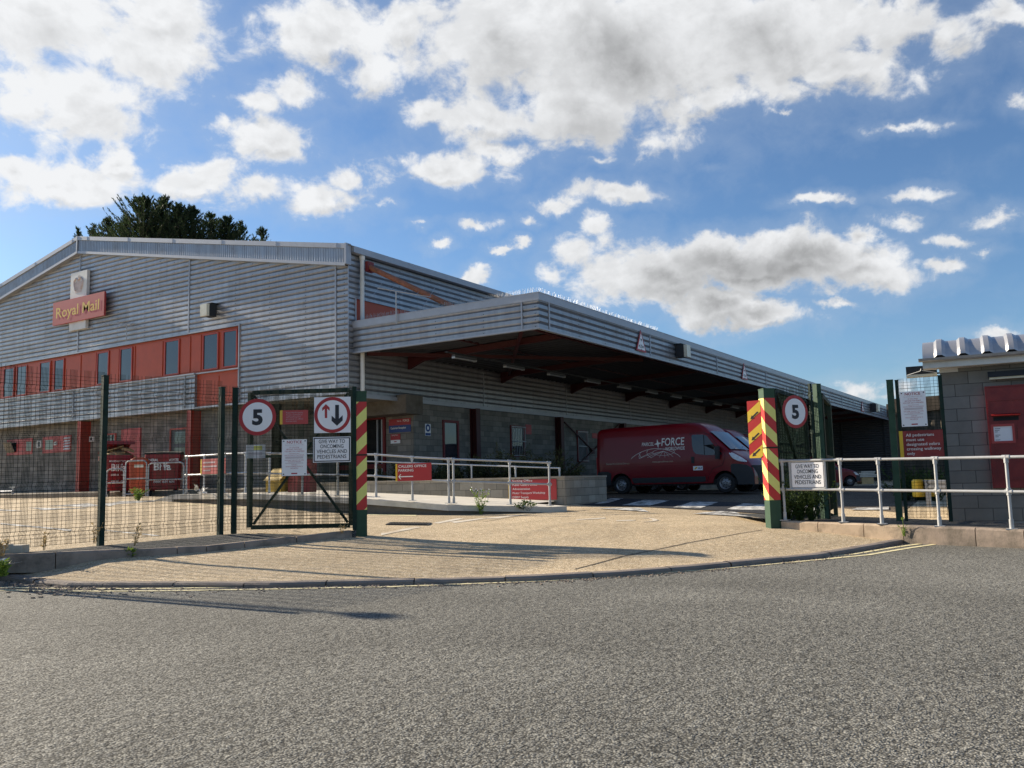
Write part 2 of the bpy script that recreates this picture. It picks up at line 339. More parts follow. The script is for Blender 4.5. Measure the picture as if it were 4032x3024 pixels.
def cladding(name, col):
    # coated sheet: tone steps from sheet to sheet, rain streaks, dull patches
    m, nt, b = newmat(name); L = nt.links.new
    tc = nd(nt, 'ShaderNodeTexCoord'); src = tc.outputs['Object']
    sn = nd(nt, 'ShaderNodeVectorMath', operation='SNAP'); L(src, sn.inputs[0]); sn.inputs[1].default_value = (6.2, 6.2, 1.0)
    wn = nd(nt, 'ShaderNodeTexWhiteNoise'); L(sn.outputs[0], wn.inputs['Vector'])
    r0 = nd(nt, 'ShaderNodeMapRange'); setin(r0, To_Min=.90, To_Max=1.08); L(wn.outputs['Value'], r0.inputs['Value'])
    mp = nd(nt, 'ShaderNodeMapping'); mp.inputs['Scale'].default_value = (5, 5, .35); L(src, mp.inputs['Vector'])
    n1 = nd(nt, 'ShaderNodeTexNoise'); setin(n1, Scale=1.0, Detail=8.0, Roughness=.7); L(mp.outputs[0], n1.inputs['Vector'])
    r1 = nd(nt, 'ShaderNodeMapRange'); setin(r1, From_Min=.3, From_Max=.7, To_Min=.80, To_Max=1.12); L(n1.outputs['Fac'], r1.inputs['Value'])
    mm = nd(nt, 'ShaderNodeMath', operation='MULTIPLY'); L(r0.outputs[0], mm.inputs[0]); L(r1.outputs[0], mm.inputs[1])
    mx = nd(nt, 'ShaderNodeMix', data_type='RGBA', blend_type='MULTIPLY'); mx.inputs[0].default_value = 1; mx.inputs[6].default_value = (*col, 1); L(mm.outputs[0], mx.inputs[7])
    n2 = nd(nt, 'ShaderNodeTexNoise'); setin(n2, Scale=1.7, Detail=9.0, Roughness=.72); L(src, n2.inputs['Vector'])
    r2 = nd(nt, 'ShaderNodeMapRange'); setin(r2, From_Min=.56, From_Max=.74, To_Min=0.0, To_Max=.45); L(n2.outputs['Fac'], r2.inputs['Value'])
    m2 = nd(nt, 'ShaderNodeMix', data_type='RGBA'); L(r2.outputs[0], m2.inputs[0]); L(mx.outputs[2], m2.inputs[6]); m2.inputs[7].default_value = (.20, .19, .18, 1)
    L(m2.outputs[2], b.inputs['Base Color']); setin(b, Roughness=.38, Metallic=.6)
    r3 = nd(nt, 'ShaderNodeMapRange'); setin(r3, From_Min=.3, From_Max=.7, To_Min=.30, To_Max=.52); L(n2.outputs['Fac'], r3.inputs['Value']); L(r3.outputs[0], b.inputs['Roughness'])
    return m
M['clad'] = cladding('silver_cladding', (.345,.36,.39)); M['fixing'] = mat('fixing_screw', (.05,.05,.055), .6)
def carpaint(name, col):
    m, nt, b = newmat(name); L = nt.links.new
    tc = nd(nt, 'ShaderNodeTexCoord'); n = nd(nt, 'ShaderNodeTexNoise'); setin(n, Scale=1.5, Detail=5.0); L(tc.outputs['Object'], n.inputs['Vector'])
    r = nd(nt, 'ShaderNodeMapRange'); setin(r, To_Min=.8, To_Max=1.15); L(n.outputs['Fac'], r.inputs['Value'])
    mx = nd(nt, 'ShaderNodeMix', data_type='RGBA', blend_type='MULTIPLY'); mx.inputs[0].default_value = 1; mx.inputs[6].default_value = (*col, 1); L(r.outputs[0], mx.inputs[7])
    L(mx.outputs[2], b.inputs['Base Color']); setin(b, Roughness=.35); b.inputs['Coat Weight'].default_value = .25; b.inputs['Coat Roughness'].default_value = .06; b.inputs['Specular IOR Level'].default_value = .3
    return m
def scuff(name):
    m, nt, b = newmat(name); L = nt.links.new; tc = nd(nt, 'ShaderNodeTexCoord'); n = nd(nt, 'ShaderNodeTexNoise'); setin(n, Scale=2.5, Detail=8.0, Roughness=.7); L(tc.outputs['Object'], n.inputs['Vector'])
    r = nd(nt, 'ShaderNodeMapRange'); setin(r, From_Min=.42, From_Max=.72, To_Min=0.0, To_Max=.16); L(n.outputs['Fac'], r.inputs['Value'])
    b.inputs['Base Color'].default_value = (.09,.07,.05,1); setin(b, Roughness=.9); L(r.outputs[0], b.inputs['Alpha']); return m
M['tyremark'] = scuff('tyre_scuff')
M['vanred'] = carpaint('van_red_paint', (.20,.004,.010))
# ---------------------------------------------------------------- camera, sun, sky
cam = bpy.data.objects.new('camera', bpy.data.cameras.new('camera')); COL.objects.link(cam)
cam.data.sensor_width = 36; cam.data.lens = 36*FPX/4032; cam.data.clip_end = 6000; cam.data.clip_start = .05
mw = Matrix.Identity(4)
for i in range(3):
    mw[i][0] = RGT[i]; mw[i][1] = UPC[i]; mw[i][2] = -FWD[i]; mw[i][3] = EYEP[i]
cam.matrix_world = mw; sc.camera = cam
SUN_AZ, SUN_EL = 91.6, 24.0            # degrees, azimuth from +X towards +Y
sdir = Vector((math.cos(R(SUN_AZ))*math.cos(R(SUN_EL)), math.sin(R(SUN_AZ))*math.cos(R(SUN_EL)), math.sin(R(SUN_EL))))
sl = bpy.data.lights.new('sun', 'SUN'); sl.energy = 5.0; sl.angle = R(.5); sl.color = (1, .87, .69)
so = bpy.data.objects.new('sun', sl); COL.objects.link(so); so.rotation_euler = sdir.to_track_quat('Z', 'Y').to_euler(); so.location = (0, 0, 40)
w = bpy.data.worlds.new('World'); sc.world = w; w.use_nodes = True; nt = w.node_tree; L = nt.links.new
nt.nodes.clear()
wo = nd(nt, 'ShaderNodeOutputWorld'); bg = nd(nt, 'ShaderNodeBackground'); L(bg.outputs[0], wo.inputs[0])
sky = nd(nt, 'ShaderNodeTexSky', sky_type='NISHITA'); sky.sun_disc = False; sky.sun_elevation = R(SUN_EL); sky.sun_rotation = R(90-SUN_AZ)
sky.air_density = 1.0; sky.dust_density = .6; sky.ozone_density = 2.5
SKY_STR = .10
bg.inputs[1].default_value = SKY_STR
tc = nd(nt, 'ShaderNodeTexCoord')
def dotn(v):
    n = nd(nt, 'ShaderNodeVectorMath', operation='DOT_PRODUCT'); L(tc.outputs['Generated'], n.inputs[0]); n.inputs[1].default_value = tuple(float(x) for x in v); return n.outputs['Value']
def mth(op, a, b=None, c=None, clamp=False):
    n = nd(nt, 'ShaderNodeMath', operation=op); n.use_clamp = clamp
    for i, x in enumerate((a, b, c)):
        if x is None: continue
        if isinstance(x, (int, float)): n.inputs[i].default_value = x
        else: L(x, n.inputs[i])
    return n.outputs[0]
fz = mth('MAXIMUM', dotn(FWD), .05)
ga = mth('DIVIDE', dotn(RGT), fz); gb = mth('DIVIDE', dotn(UPC), fz)
cb = nd(nt, 'ShaderNodeCombineXYZ'); L(ga, cb.inputs[0]); L(gb, cb.inputs[1])
# the clouds of that day, by bearing and height in the sky: (x, y, half width, half height, weight)
CLOUDS = [(90,40,260,120,1),(290,100,210,130,1),(190,220,190,100,.95),(40,215,110,70,.9),(340,30,150,90,.95),(30,385,90,55,1),(130,405,110,42,.95),(240,360,55,38,1),(250,280,120,50,.8),
 (590,305,110,58,1),(480,290,60,34,.85),(420,390,160,38,1),(560,410,130,40,1),(700,425,120,45,1),(770,390,60,38,.95),(830,440,40,16,.7),
 (640,195,110,48,1),(550,228,80,34,.9),(690,85,180,85,1.05),(600,40,90,50,.9),(800,160,80,60,1),(870,60,70,70,.9),(560,90,60,40,.8),
 (1090,90,190,150,1.15),(1350,100,330,175,1.3),(1250,235,270,95,1.1),(1050,265,170,52,1),(920,255,70,36,1),(1620,70,300,140,1.2),(1800,150,230,70,1),(2010,50,230,80,1),(1420,300,100,45,.95),(1520,220,150,60,1),(1690,190,120,50,.9),(2160,20,120,60,1),
 (950,362,135,40,1),(860,345,70,38,.9),(1080,330,70,36,.95),(1250,315,60,25,.8),(1290,350,50,16,.7),(1400,320,60,25,.8),
 (1345,418,85,30,1),(1200,450,70,18,.75),(1250,550,60,36,.85),(1295,500,42,26,.85),(1205,595,45,28,.85),
 (1020,497,42,15,.9),(945,532,32,12,.85),(1118,540,24,13,.85),(1070,550,18,9,.8),(1040,605,40,17,.95),(1125,487,34,15,.75),(905,490,24,9,.7),
 (1620,575,300,62,1.5),(1450,600,175,62,1.3),(1750,555,175,60,1.5),(1560,660,110,50,1.35),(1870,585,120,46,1.25),(1868,508,55,28,1.1),(1640,680,130,38,1.3),
 (1775,433,85,15,.85),(1965,425,75,17,.8),(1935,265,100,14,.75),(1945,480,70,24,.9),(2200,215,46,34,.9),(2070,517,70,17,.8),(2150,470,80,24,.85),(2065,565,46,20,.8),(2150,540,46,14,.75),(1815,655,46,15,.85),(1900,850,110,30,.7),(2170,720,70,16,.8),(1690,245,40,9,.7),(1530,356,30,8,.6)]
wn = nd(nt, 'ShaderNodeTexNoise'); setin(wn, Scale=11.0, Detail=7.0, Roughness=.62); L(tc.outputs['Generated'], wn.inputs['Vector'])
ws = nd(nt, 'ShaderNodeVectorMath', operation='SUBTRACT'); L(wn.outputs['Color'], ws.inputs[0]); ws.inputs[1].default_value = (.5, .5, .5)
wm = nd(nt, 'ShaderNodeVectorMath', operation='MULTIPLY_ADD'); L(ws.outputs[0], wm.inputs[0]); wm.inputs[1].default_value = (.085, .065, 0); L(cb.outputs[0], wm.inputs[2]); cb = wm
dens = None; densU = None; P2S = 1/.54861
cbu = nd(nt, 'ShaderNodeVectorMath', operation='ADD'); L(cb.outputs[0], cbu.inputs[0]); cbu.inputs[1].default_value = (-.006, .020, 0)
for (x, y, rx, ry, wt) in CLOUDS:
    a0 = (x*P2S-CX)/FPX; b0 = -(y*P2S-CY)/FPX
    s1 = nd(nt, 'ShaderNodeVectorMath', operation='SUBTRACT'); L(cb.outputs[0], s1.inputs[0]); s1.inputs[1].default_value = (a0, b0, 0)
    s2 = nd(nt, 'ShaderNodeVectorMath', operation='MULTIPLY'); L(s1.outputs[0], s2.inputs[0]); s2.inputs[1].default_value = (FPX/(rx*.93*P2S), FPX/(ry*.93*P2S), 0)
    ln = nd(nt, 'ShaderNodeVectorMath', operation='LENGTH'); L(s2.outputs[0], ln.inputs[0])
    v = mth('MULTIPLY_ADD', ln.outputs['Value'], -wt*.55, wt)        # wt at the heart, .45 wt on the rim
    dens = v if dens is None else mth('SMOOTH_MAX', dens, v, .12)
    s1 = nd(nt, 'ShaderNodeVectorMath', operation='SUBTRACT'); L(cbu.outputs[0], s1.inputs[0]); s1.inputs[1].default_value = (a0, b0, 0)
    s2 = nd(nt, 'ShaderNodeVectorMath', operation='MULTIPLY'); L(s1.outputs[0], s2.inputs[0]); s2.inputs[1].default_value = (FPX/(rx*.93*P2S), FPX/(ry*.93*P2S), 0)
    ln = nd(nt, 'ShaderNodeVectorMath', operation='LENGTH'); L(s2.outputs[0], ln.inputs[0])
    v = mth('MULTIPLY_ADD', ln.outputs['Value'], -wt*.55, wt)
    densU = v if densU is None else mth('SMOOTH_MAX', densU, v, .12)
# the rest of the sky, behind and beside: broken cloud everywhere
behind = mth('LESS_THAN', dotn(FWD), .35)
def fbm(off, scale, detail, rough, warp=0.0, stretch=1.35):
    mp = nd(nt, 'ShaderNodeMapping'); mp.inputs['Location'].default_value = off; mp.inputs['Scale'].default_value = (1, 1, stretch)
    L(tc.outputs['Generated'], mp.inputs['Vector'])
    n = nd(nt, 'ShaderNodeTexNoise'); setin(n, Scale=scale, Detail=detail, Roughness=rough); n.inputs['Distortion'].default_value = warp
    L(mp.outputs[0], n.inputs['Vector']); return n.outputs['Fac']
nA = fbm((0,0,0), 8.0, 10.0, .57, .2)
lift = V(sdir)*.012
nB = fbm((float(lift.x), float(lift.y), float(lift.z)), 8.0, 10.0, .57, .2)     # same cloud sampled a little nearer the sun
nC = fbm((3.1, 1.7, .4), 2.2, 4.0, .55)
nD = fbm((5.1, 2.7, 1.4), 26.0, 8.0, .6, .3)
wild = mth('MULTIPLY_ADD', nC, 2.4, -1.15)
base = mth('ADD', mth('MULTIPLY', mth('MAXIMUM', dens, -.3), mth('SUBTRACT', 1, behind)), mth('MULTIPLY', wild, behind))
puff = mth('ADD', mth('MULTIPLY_ADD', nA, 1.35, -.66), mth('MULTIPLY_ADD', nD, 1.2, -.60))
d = mth('ADD', base, puff)
def smooth(v, a, b, lo=0., hi=1.):
    n = nd(nt, 'ShaderNodeMapRange', interpolation_type='SMOOTHSTEP'); L(v, n.inputs[0]); n.inputs[1].default_value = a; n.inputs[2].default_value = b; n.inputs[3].default_value = lo; n.inputs[4].default_value = hi
    return n.outputs[0]
alpha = smooth(d, .36, .74)
under = smooth(mth('SUBTRACT', densU, dens), -.12, .30)                    # more cloud overhead: the shaded foot of the heap
thick = smooth(mth('ADD', mth('ADD', base, mth('MULTIPLY', puff, .28)), mth('MULTIPLY_ADD', nC, .5, -.25)), .74, 1.42)
lit = smooth(mth('SUBTRACT', nA, nB), -.07, .09)                       # facing the sun or turned from it
bright = mth('ADD', mth('MULTIPLY_ADD', thick, -.50, 1.03), mth('MULTIPLY_ADD', lit, .16, -.10))
fill = smooth(dotn(RGT), -.62, .1, .14, 0.)                            # clouds nearer the sun are whiter
bright = mth('ADD', mth('MULTIPLY_ADD', mth('MULTIPLY', under, smooth(base, .3, .8)), -.26, bright), fill)
bright = mth('MINIMUM', mth('MAXIMUM', bright, .26), 1.1)
CW = 4.3                                                               # cloud radiance before the strength
cr = nd(nt, 'ShaderNodeCombineColor')
tint = mth('SUBTRACT', 1, thick)
L(mth('MULTIPLY', bright, CW*.965), cr.inputs[0]); L(mth('MULTIPLY', bright, CW*.98), cr.inputs[1]); L(mth('MULTIPLY', bright, CW*1.0), cr.inputs[2])
# clear sky: the camera app deepened the blue; ozone and a small gain
skc = nd(nt, 'ShaderNodeMix', data_type='RGBA', blend_type='MULTIPLY'); skc.inputs[0].default_value = 1; L(sky.outputs[0], skc.inputs[6]); skc.inputs[7].default_value = (.47, .58, .69, 1)
# thin veil round the clouds
veil = mth('MULTIPLY', smooth(d, -.35, .55), .22)
m1 = nd(nt, 'ShaderNodeMix', data_type='RGBA'); L(veil, m1.inputs[0]); L(skc.outputs[2], m1.inputs[6]); m1.inputs[7].default_value = (CW*.62, CW*.72, CW*.86, 1)
m2 = nd(nt, 'ShaderNodeMix', data_type='RGBA'); L(alpha, m2.inputs[0]); L(m1.outputs[2], m2.inputs[6]); L(cr.outputs[0], m2.inputs[7])
L(m2.outputs[2], bg.inputs[0])
sc.view_settings.view_transform = 'Standard'; sc.view_settings.look = 'None'; sc.view_settings.exposure = .97; sc.view_settings.gamma = 1
# ---------------------------------------------------------------- the lie of the land
def cp(x, y, D): p = atD(x, y, D); la, de = latdep(p); return (la, de, p.z)
LIP = [onZ(x, y, .045) for x, y in [(28,2266),(160,2283),(285,2294),(424,2294),(700,2293),(1072,2295),(1401,2287),(1753,2279),(2107,2268),(2433,2250),(2722,2228),(2990,2203),(3205,2182),(3438,2145),(3620,2112)]]
lipld = [latdep(p) for p in LIP]
def lipdep(la):
    if la <= lipld[0][0]: return lipld[0][1]+(lipld[0][0]-la)*.10
    if la >= lipld[-1][0]: return lipld[-1][1]-(la-lipld[-1][0])*.42
    for (a, b) in zip(lipld, lipld[1:]):
        if a[0] <= la <= b[0]: t = (la-a[0])/(b[0]-a[0]); return a[1]+(b[1]-a[1])*t
ctrl = [(a, b, .045) for a, b in lipld[::2]]
ctrl += [cp(221,2215,11.1), cp(525,2199,11.6), cp(966,2161,12.6), cp(1389,2116,13.7), cp(1422,2112,13.85), cp(3020,2076,14.4), cp(3300,2085,15.3),
         cp(1768,2028,20.4), cp(1447,2024,21.8), cp(966,1993,23), cp(686,1978,24.6), cp(2130,2018,21.2), cp(2344,1946,32.7), cp(2900,1946,30.2), cp(550,1962,26.5), cp(200,1962,34), cp(0,1966,36.5),
         cp(3340,1915,52), cp(2016,2105,14.3), (8.0, 17.5, .22), (9, 24, .27), (14, 40, .34), (24, 60, .36), (-9, 15, .52), (-7.0, 13.5, .40), (-12, 18, .72), (-30, 40, 1.2), (20, 20, .2), (30, 16, .15), (-14, 11, .1), (-5.75,12.15,.26), (-4.5,13.8,.29)]
_c = np.array(ctrl); _n = len(_c)
def _phi(r): return np.where(r > 1e-9, r*r*np.log(np.maximum(r, 1e-9)), 0)
_K = _phi(np.hypot(_c[:,None,0]-_c[None,:,0], _c[:,None,1]-_c[None,:,1])) + np.eye(_n)*.35
_Pm = np.c_[np.ones(_n), _c[:,0], _c[:,1]]
_A = np.block([[_K, _Pm], [_Pm.T, np.zeros((3,3))]])
_w = np.linalg.solve(_A, np.r_[_c[:,2], np.zeros(3)])
def gz_ld(la, de):
    la = min(max(la, -32), 32); de = min(max(de, 8), 62)
    return float(_phi(np.hypot(_c[:,0]-la, _c[:,1]-de)) @ _w[:_n] + _w[_n] + _w[_n+1]*la + _w[_n+2]*de)
def gz(x, y):
    la, de = latdep((x, y)); return gz_ld(la, de)
def onG(x, y, dz=0.0):
    """sight line down to the ground surface"""
    d = ray(x, y); t = 8.0; prev = None
    while t < 90:
        p = EYEP+d*t
        if p[2] < gz(p[0], p[1])+dz: break
        t += .15
    lo, hi = t-.15, t
    for _ in range(18):
        mid = (lo+hi)/2; p = EYEP+d*mid
        if p[2] < gz(p[0], p[1])+dz: hi = mid
        else: lo = mid
    return V(EYEP+d*hi)
# ground far and wide, road, yard
g = MB(); n = 48
g.poly([(3000*math.cos(2*math.pi*k/n), 3000*math.sin(2*math.pi*k/n), -.06) for k in range(n)])
tag(g.build('ground', M['soil']), kind='structure')
rd = MB(); las = list(np.arange(-60, 60.1, 2.0)); des = list(np.arange(-30, 34, 2.0))
rd.grid([[(*world(la, de), 0.0) for la in las] for de in des])
tag(rd.build('road', M['asphalt']), kind='structure')
las = [-80,-60,-45,-36]+list(np.arange(-32, 32.1, .5))+[36,45,60,80]
ts = [0, .3, .7, 1.2, 1.8, 2.5, 3.3, 4.2, 5.2, 6.3, 7.5, 9, 10.5, 12, 14, 16, 18, 20, 23, 26, 30, 35, 42, 52, 70, 100, 130]
rows = []
for t in ts:
    row = []
    for la in las:
        de = lipdep(la)+t
        z = gz_ld(la, de)
        if t == 0: z = .042
        elif t < 1.2: z = .042+(z-.042)*min(1, t/1.2)
        row.append((*world(la, de), max(z, .03)))
    rows.append(row)
yd = MB().grid(rows)
tag(yd.build('yard', M['resin'], smooth=True), kind='structure')
def lay(pts, dz, sub=.6, rows=1):
    """points along a line on the yard, resampled so that it hugs the surface"""
    out = []
    for a, b in zip(pts, pts[1:]):
        k = max(1, int((Vector(b)-Vector(a)).length/sub))
        for i in range(k):
            p = Vector(a).lerp(Vector(b), i/k); out.append(p)
    out.append(Vector(pts[-1]))
    return out
def decal(mb, poly, dz=.006, m=0, n=6):
    """a four-cornered patch (a,b,c,d round) laid on the yard surface"""
    a, b, c, d = [Vector(p) for p in poly]; nu = max(1, int(max((b-a).length, (c-d).length)/.35)); nv = max(1, int(max((d-a).length, (c-b).length)/.35))
    rows = []
    for j in range(nv+1):
        r = []
        for i in range(nu+1):
            p = a.lerp(b, i/nu).lerp(d.lerp(c, i/nu), j/nv); r.append((p.x, p.y, yz(p.x, p.y)+dz))
        rows.append(r)
    mb.grid(rows, m)
# height of the yard mesh itself (bilinear on its grid), so that markings never dip under it
_las = np.array(las)
def yz(x, y):
    la, de = latdep((x, y)); t = de-lipdep(la)
    if t < 0: return .0
    i = min(max(int(np.searchsorted(_las, la))-1, 0), len(las)-2); j = min(max(int(np.searchsorted(ts, t))-1, 0), len(ts)-2)
    a = (la-las[i])/(las[i+1]-las[i]); b = (t-ts[j])/(ts[j+1]-ts[j])
    z = lambda q, p: rows_yard[q][p][2]
    return z(j,i)*(1-a)*(1-b)+z(j,i+1)*a*(1-b)+z(j+1,i)*(1-a)*b+z(j+1,i+1)*a*b
rows_yard = rows
def oy(x, y): 
    p = onG(x, y); return p
# dropped kerb lip along the mouth of the entrance, in stones
def strip(path, w0, prof, mb, m=0):
    """sweep a (offset, height) profile along a ground path; offset positive to the right of travel"""
    rws = []
    for i, p in enumerate(path):
        p = Vector(p); d = (Vector(path[min(i+1, len(path)-1)])-Vector(path[max(i-1, 0)])); d.z = 0; d.normalize(); nrm = Vector((d.y, -d.x, 0))
        rws.append([(p.x+nrm.x*o, p.y+nrm.y*o, p.z+h) for o, h in prof])
    mb.grid(rws, m)
def resample(path, step):
    out = [Vector(path[0])]
    for a, b in zip(path, path[1:]):
        a = Vector(a); b = Vector(b); k = max(1, round((b-a).length/step))
        for i in range(1, k+1): out.append(a.lerp(b, i/k))
    return out
lipfull = [Vector((*world(la, lipdep(la)), 0)) for la in (-16, -11)]+[Vector((p.x, p.y, 0)) for p in LIP]
kb = MB(); pts = resample(lipfull, .3); k = 0
while k < len(pts)-1:
    seg = pts[k:k+4]
    if len(seg) > 1:
        q = [Vector(p) for p in seg]; dd = (q[-1]-q[-2]).normalized()*.012; q[-1] = q[-1]-dd
        j = random.uniform(-.006, .006); o = random.uniform(-.008, .008)
        strip(q, 0, [(.085+o, -.02), (.085+o, .032+j), (.065+o, .05+j), (.0+o, .058+j), (-.06+o, .055+j), (-.06+o, .0)], kb)
    k += 3
tag(kb.build('kerb', M['kerbgrey']), kind='structure')
# the double yellow lines
outer = [onZ(x, y, .005) for x, y in [(-900,2310),(-300,2319),(0,2323),(190,2326),(411,2327),(600,2326),(1072,2319),(1389,2312),(1500,2311),(2151,2286),(2433,2268),(2800,2241),(3100,2215),(3420,2184),(3580,2157),(3700,2140),(3850,2136),(4032,2139),(4500,2150)]]
inner = []
for i, p in enumerate(outer):
    d = outer[min(i+1, len(outer)-1)]-outer[max(i-1, 0)]; d.normalize(); inner.append(p+Vector((-d.y, d.x, 0))*.21)
yl = MB()
for ln in (outer, inner):
    strip(resample(ln, .4), 0, [(-.04, 0), (.04, 0)], yl)
tag(yl.build('yellow_line', M['yellow_line']), kind='structure')
# joint between two lots of surfacing, faded lane lines, parking bays, zebra
jt = MB(); a = resample([oy(2262,2238), oy(2450,2192), oy(2700,2140), oy(3005,2086)], .25)
strip([Vector((p.x, p.y, yz(p.x, p.y)+.005)) for p in a], 0, [(-.012, 0), (.012, 0)], jt)
for line in ([(2230,2018),(2400,2021),(2500,2017)], [(1900,2056),(2140,2018)]):
    a = resample([oy(*q) for q in line], .25); strip([Vector((p.x, p.y, yz(p.x, p.y)+.005)) for p in a], 0, [(-.01, 0), (.01, 0)], jt)
tag(jt.build('surface_joint', M['tarmac']), kind='structure')
ln = MB()
for quad in ([(1500,2100),(1640,2075),(1660,2078),(1500,2109)], [(1770,2055),(1890,2042),(1930,2040),(1790,2061)], [(1900,2042),(2060,2026),(2090,2024),(1960,2042)], [(1705,2060),(1800,2042),(1830,2043),(1730,2062)],
             [(2265,2046),(2380,2039),(2385,2042),(2270,2049)], [(2425,2050),(2500,2048),(2500,2051),(2425,2053)]):
    decal(ln, [oy(*q) for q in quad], .007)
arc = [oy(x, y) for x, y in [(2530,2043),(2556,2041),(2575,2045),(2582,2050),(2560,2054),(2530,2056)]]
strip([Vector((p.x, p.y, yz(p.x, p.y)+.007)) for p in resample(arc, .2)], 0, [(-.05, 0), (.05, 0)], ln)
tag(ln.build('faded_lane_line', M['faint_line']), kind='structure')
zb = MB(); z6 = lambda x, y: oy(2200+x*.4069, 1550+y*.4069)
edgeT = [(-60,1062),(60,1046),(460,1014),(1000,1031),(2000,1064),(2600,1084)]; edgeB = [(-40,1072),(120,1074),(330,1086),(870,1102),(2000,1168),(2600,1205)]
for (a, b), (c, d) in zip(zip(edgeT, edgeT[1:]), zip(edgeB, edgeB[1:])): decal(zb, [z6(*a), z6(*b), z6(*d), z6(*c)], .012)
bt = MB()  # brown surfacing beyond the zebra, darkened to carry part of the yard's shade
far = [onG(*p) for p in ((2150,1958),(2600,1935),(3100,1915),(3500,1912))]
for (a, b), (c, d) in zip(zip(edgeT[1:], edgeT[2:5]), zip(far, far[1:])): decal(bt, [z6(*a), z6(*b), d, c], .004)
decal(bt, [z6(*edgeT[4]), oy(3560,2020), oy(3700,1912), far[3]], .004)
tag(bt.build('shaded_brown_tarmac', M['shaded_brown_tarmac']), kind='structure')
tag(zb.build('zebra_crossing_base', M['tarmac']), kind='structure')
zw = MB()
for q in ([(345,1074),(500,1018),(625,1018),(470,1066)], [(610,1086),(835,1032),(1075,1040),(880,1091)], [(1100,1108),(1295,1051),(1548,1056),(1370,1115)], [(1620,1126),(1785,1070),(2050,1078),(1990,1134)], [(2200,1150),(2300,1088),(2560,1096),(2520,1160)],
          [(370,1117),(690,1108),(790,1112),(870,1150)], [(1290,1168),(1560,1143),(1700,1152),(1870,1200)], [(30,1060),(70,1046),(130,1043),(90,1066)]):
    decal(zw, [z6(*p) for p in q], .02)
z8 = lambda x, y: oy(3150+x*.3735, 1480+y*.3735)
for q in ([(520,1420),(600,1400),(937,1388),(937,1418)],): decal(zw, [z8(*p) for p in q], .02)
zA = lambda x, y: oy(x*.226, 1650+y*.226)
for q in ([(-300,1560),(0,1574),(430,1606),(-100,1600)], [(480,1545),(900,1555),(1540,1560),(760,1592)], [(830,1520),(1540,1470),(1740,1510),(1500,1530)], [(1780,1500),(2212,1438),(2212,1452),(1900,1520)]):
    decal(zw, [zA(*p) for p in q], .008)
z3 = lambda x, y: oy(x*.3165, 2000+y*.3165)
for q in ([(0,205),(10,192),(900,275),(860,290)], [(1290,285),(1300,275),(2000,350),(1960,356)]): decal(zw, [z3(*p) for p in q], .008)
zB = lambda x, y: oy(380+x*.2712, 1650+y*.2712)
decal(zw, [zB(*p) for p in ((-250,1290),(330,1200),(1000,1175),(300,1240))], .008)
tag(zw.build('white_road_marking', M['white_line']), kind='structure')
yq = MB(); 
decal(yq, [oy(*p) for p in ((1447,2025),(1640,2029),(1640,2033),(1447,2029))], .008)
decal(yq, [zB(*p) for p in ((1300,1235),(2150,1290),(2150,1300),(1300,1243))], .008)
tag(yq.build('yellow_edge_line', M['yellow_line']), kind='structure')
dr = MB(); dq = [oy(*p) for p in ((1528,2070),(1690,2065),(1660,2060),(1560,2062))]
q0 = dq[0]; ex = (dq[1]-dq[0]); ey = (dq[3]-dq[0])
tm = MB()
for pts_ in ([(1750,2262),(1800,2180),(1900,2110),(2050,2060),(2250,2030)],[(1900,2262),(1960,2180),(2050,2115),(2190,2068),(2370,2042)],[(2500,2235),(2440,2170),(2420,2110),(2450,2062)],[(2700,2225),(2620,2160),(2590,2105),(2610,2066)]):
    a = resample([oy(*q) for q in pts_], .25); strip([Vector((p.x, p.y, yz(p.x, p.y)+.004)) for p in a], 0, [(-.13, 0), (.13, 0)], tm)
tag(tm.build('tyre_mark', M['tyremark']), kind='structure')
drn = thing('drain_grate', 'black iron drain grate set in the tan yard surface just inside the gate', 'drain', (q0.x, q0.y, yz(q0.x, q0.y)))
c0 = sum(dq, Vector())/4; dx = Vector((_r2[0], _r2[1], 0)); dy = Vector((_f2[0], _f2[1], 0))
for k in range(-6, 7):
    p = c0+dx*(k*.055); dr.bar((p.x-dy.x*.28, p.y-dy.y*.28, yz(p.x, p.y)+.012), (p.x+dy.x*.28, p.y+dy.y*.28, yz(p.x, p.y)+.012), .03, .016)
dr.build('grate_bars', M['dark'], drn)
fr = MB()
for a, b in (((-1,-1),(1,-1)),((-1,1),(1,1)),((-1,-1),(-1,1)),((1,-1),(1,1))):
    p = c0+dx*.38*a[0]+dy*.3*a[1]; q = c0+dx*.38*b[0]+dy*.3*b[1]; fr.bar((p.x,p.y,yz(p.x,p.y)+.008),(q.x,q.y,yz(q.x,q.y)+.008),.04,.02)
fr.build('grate_frame', M['plastic'], drn)
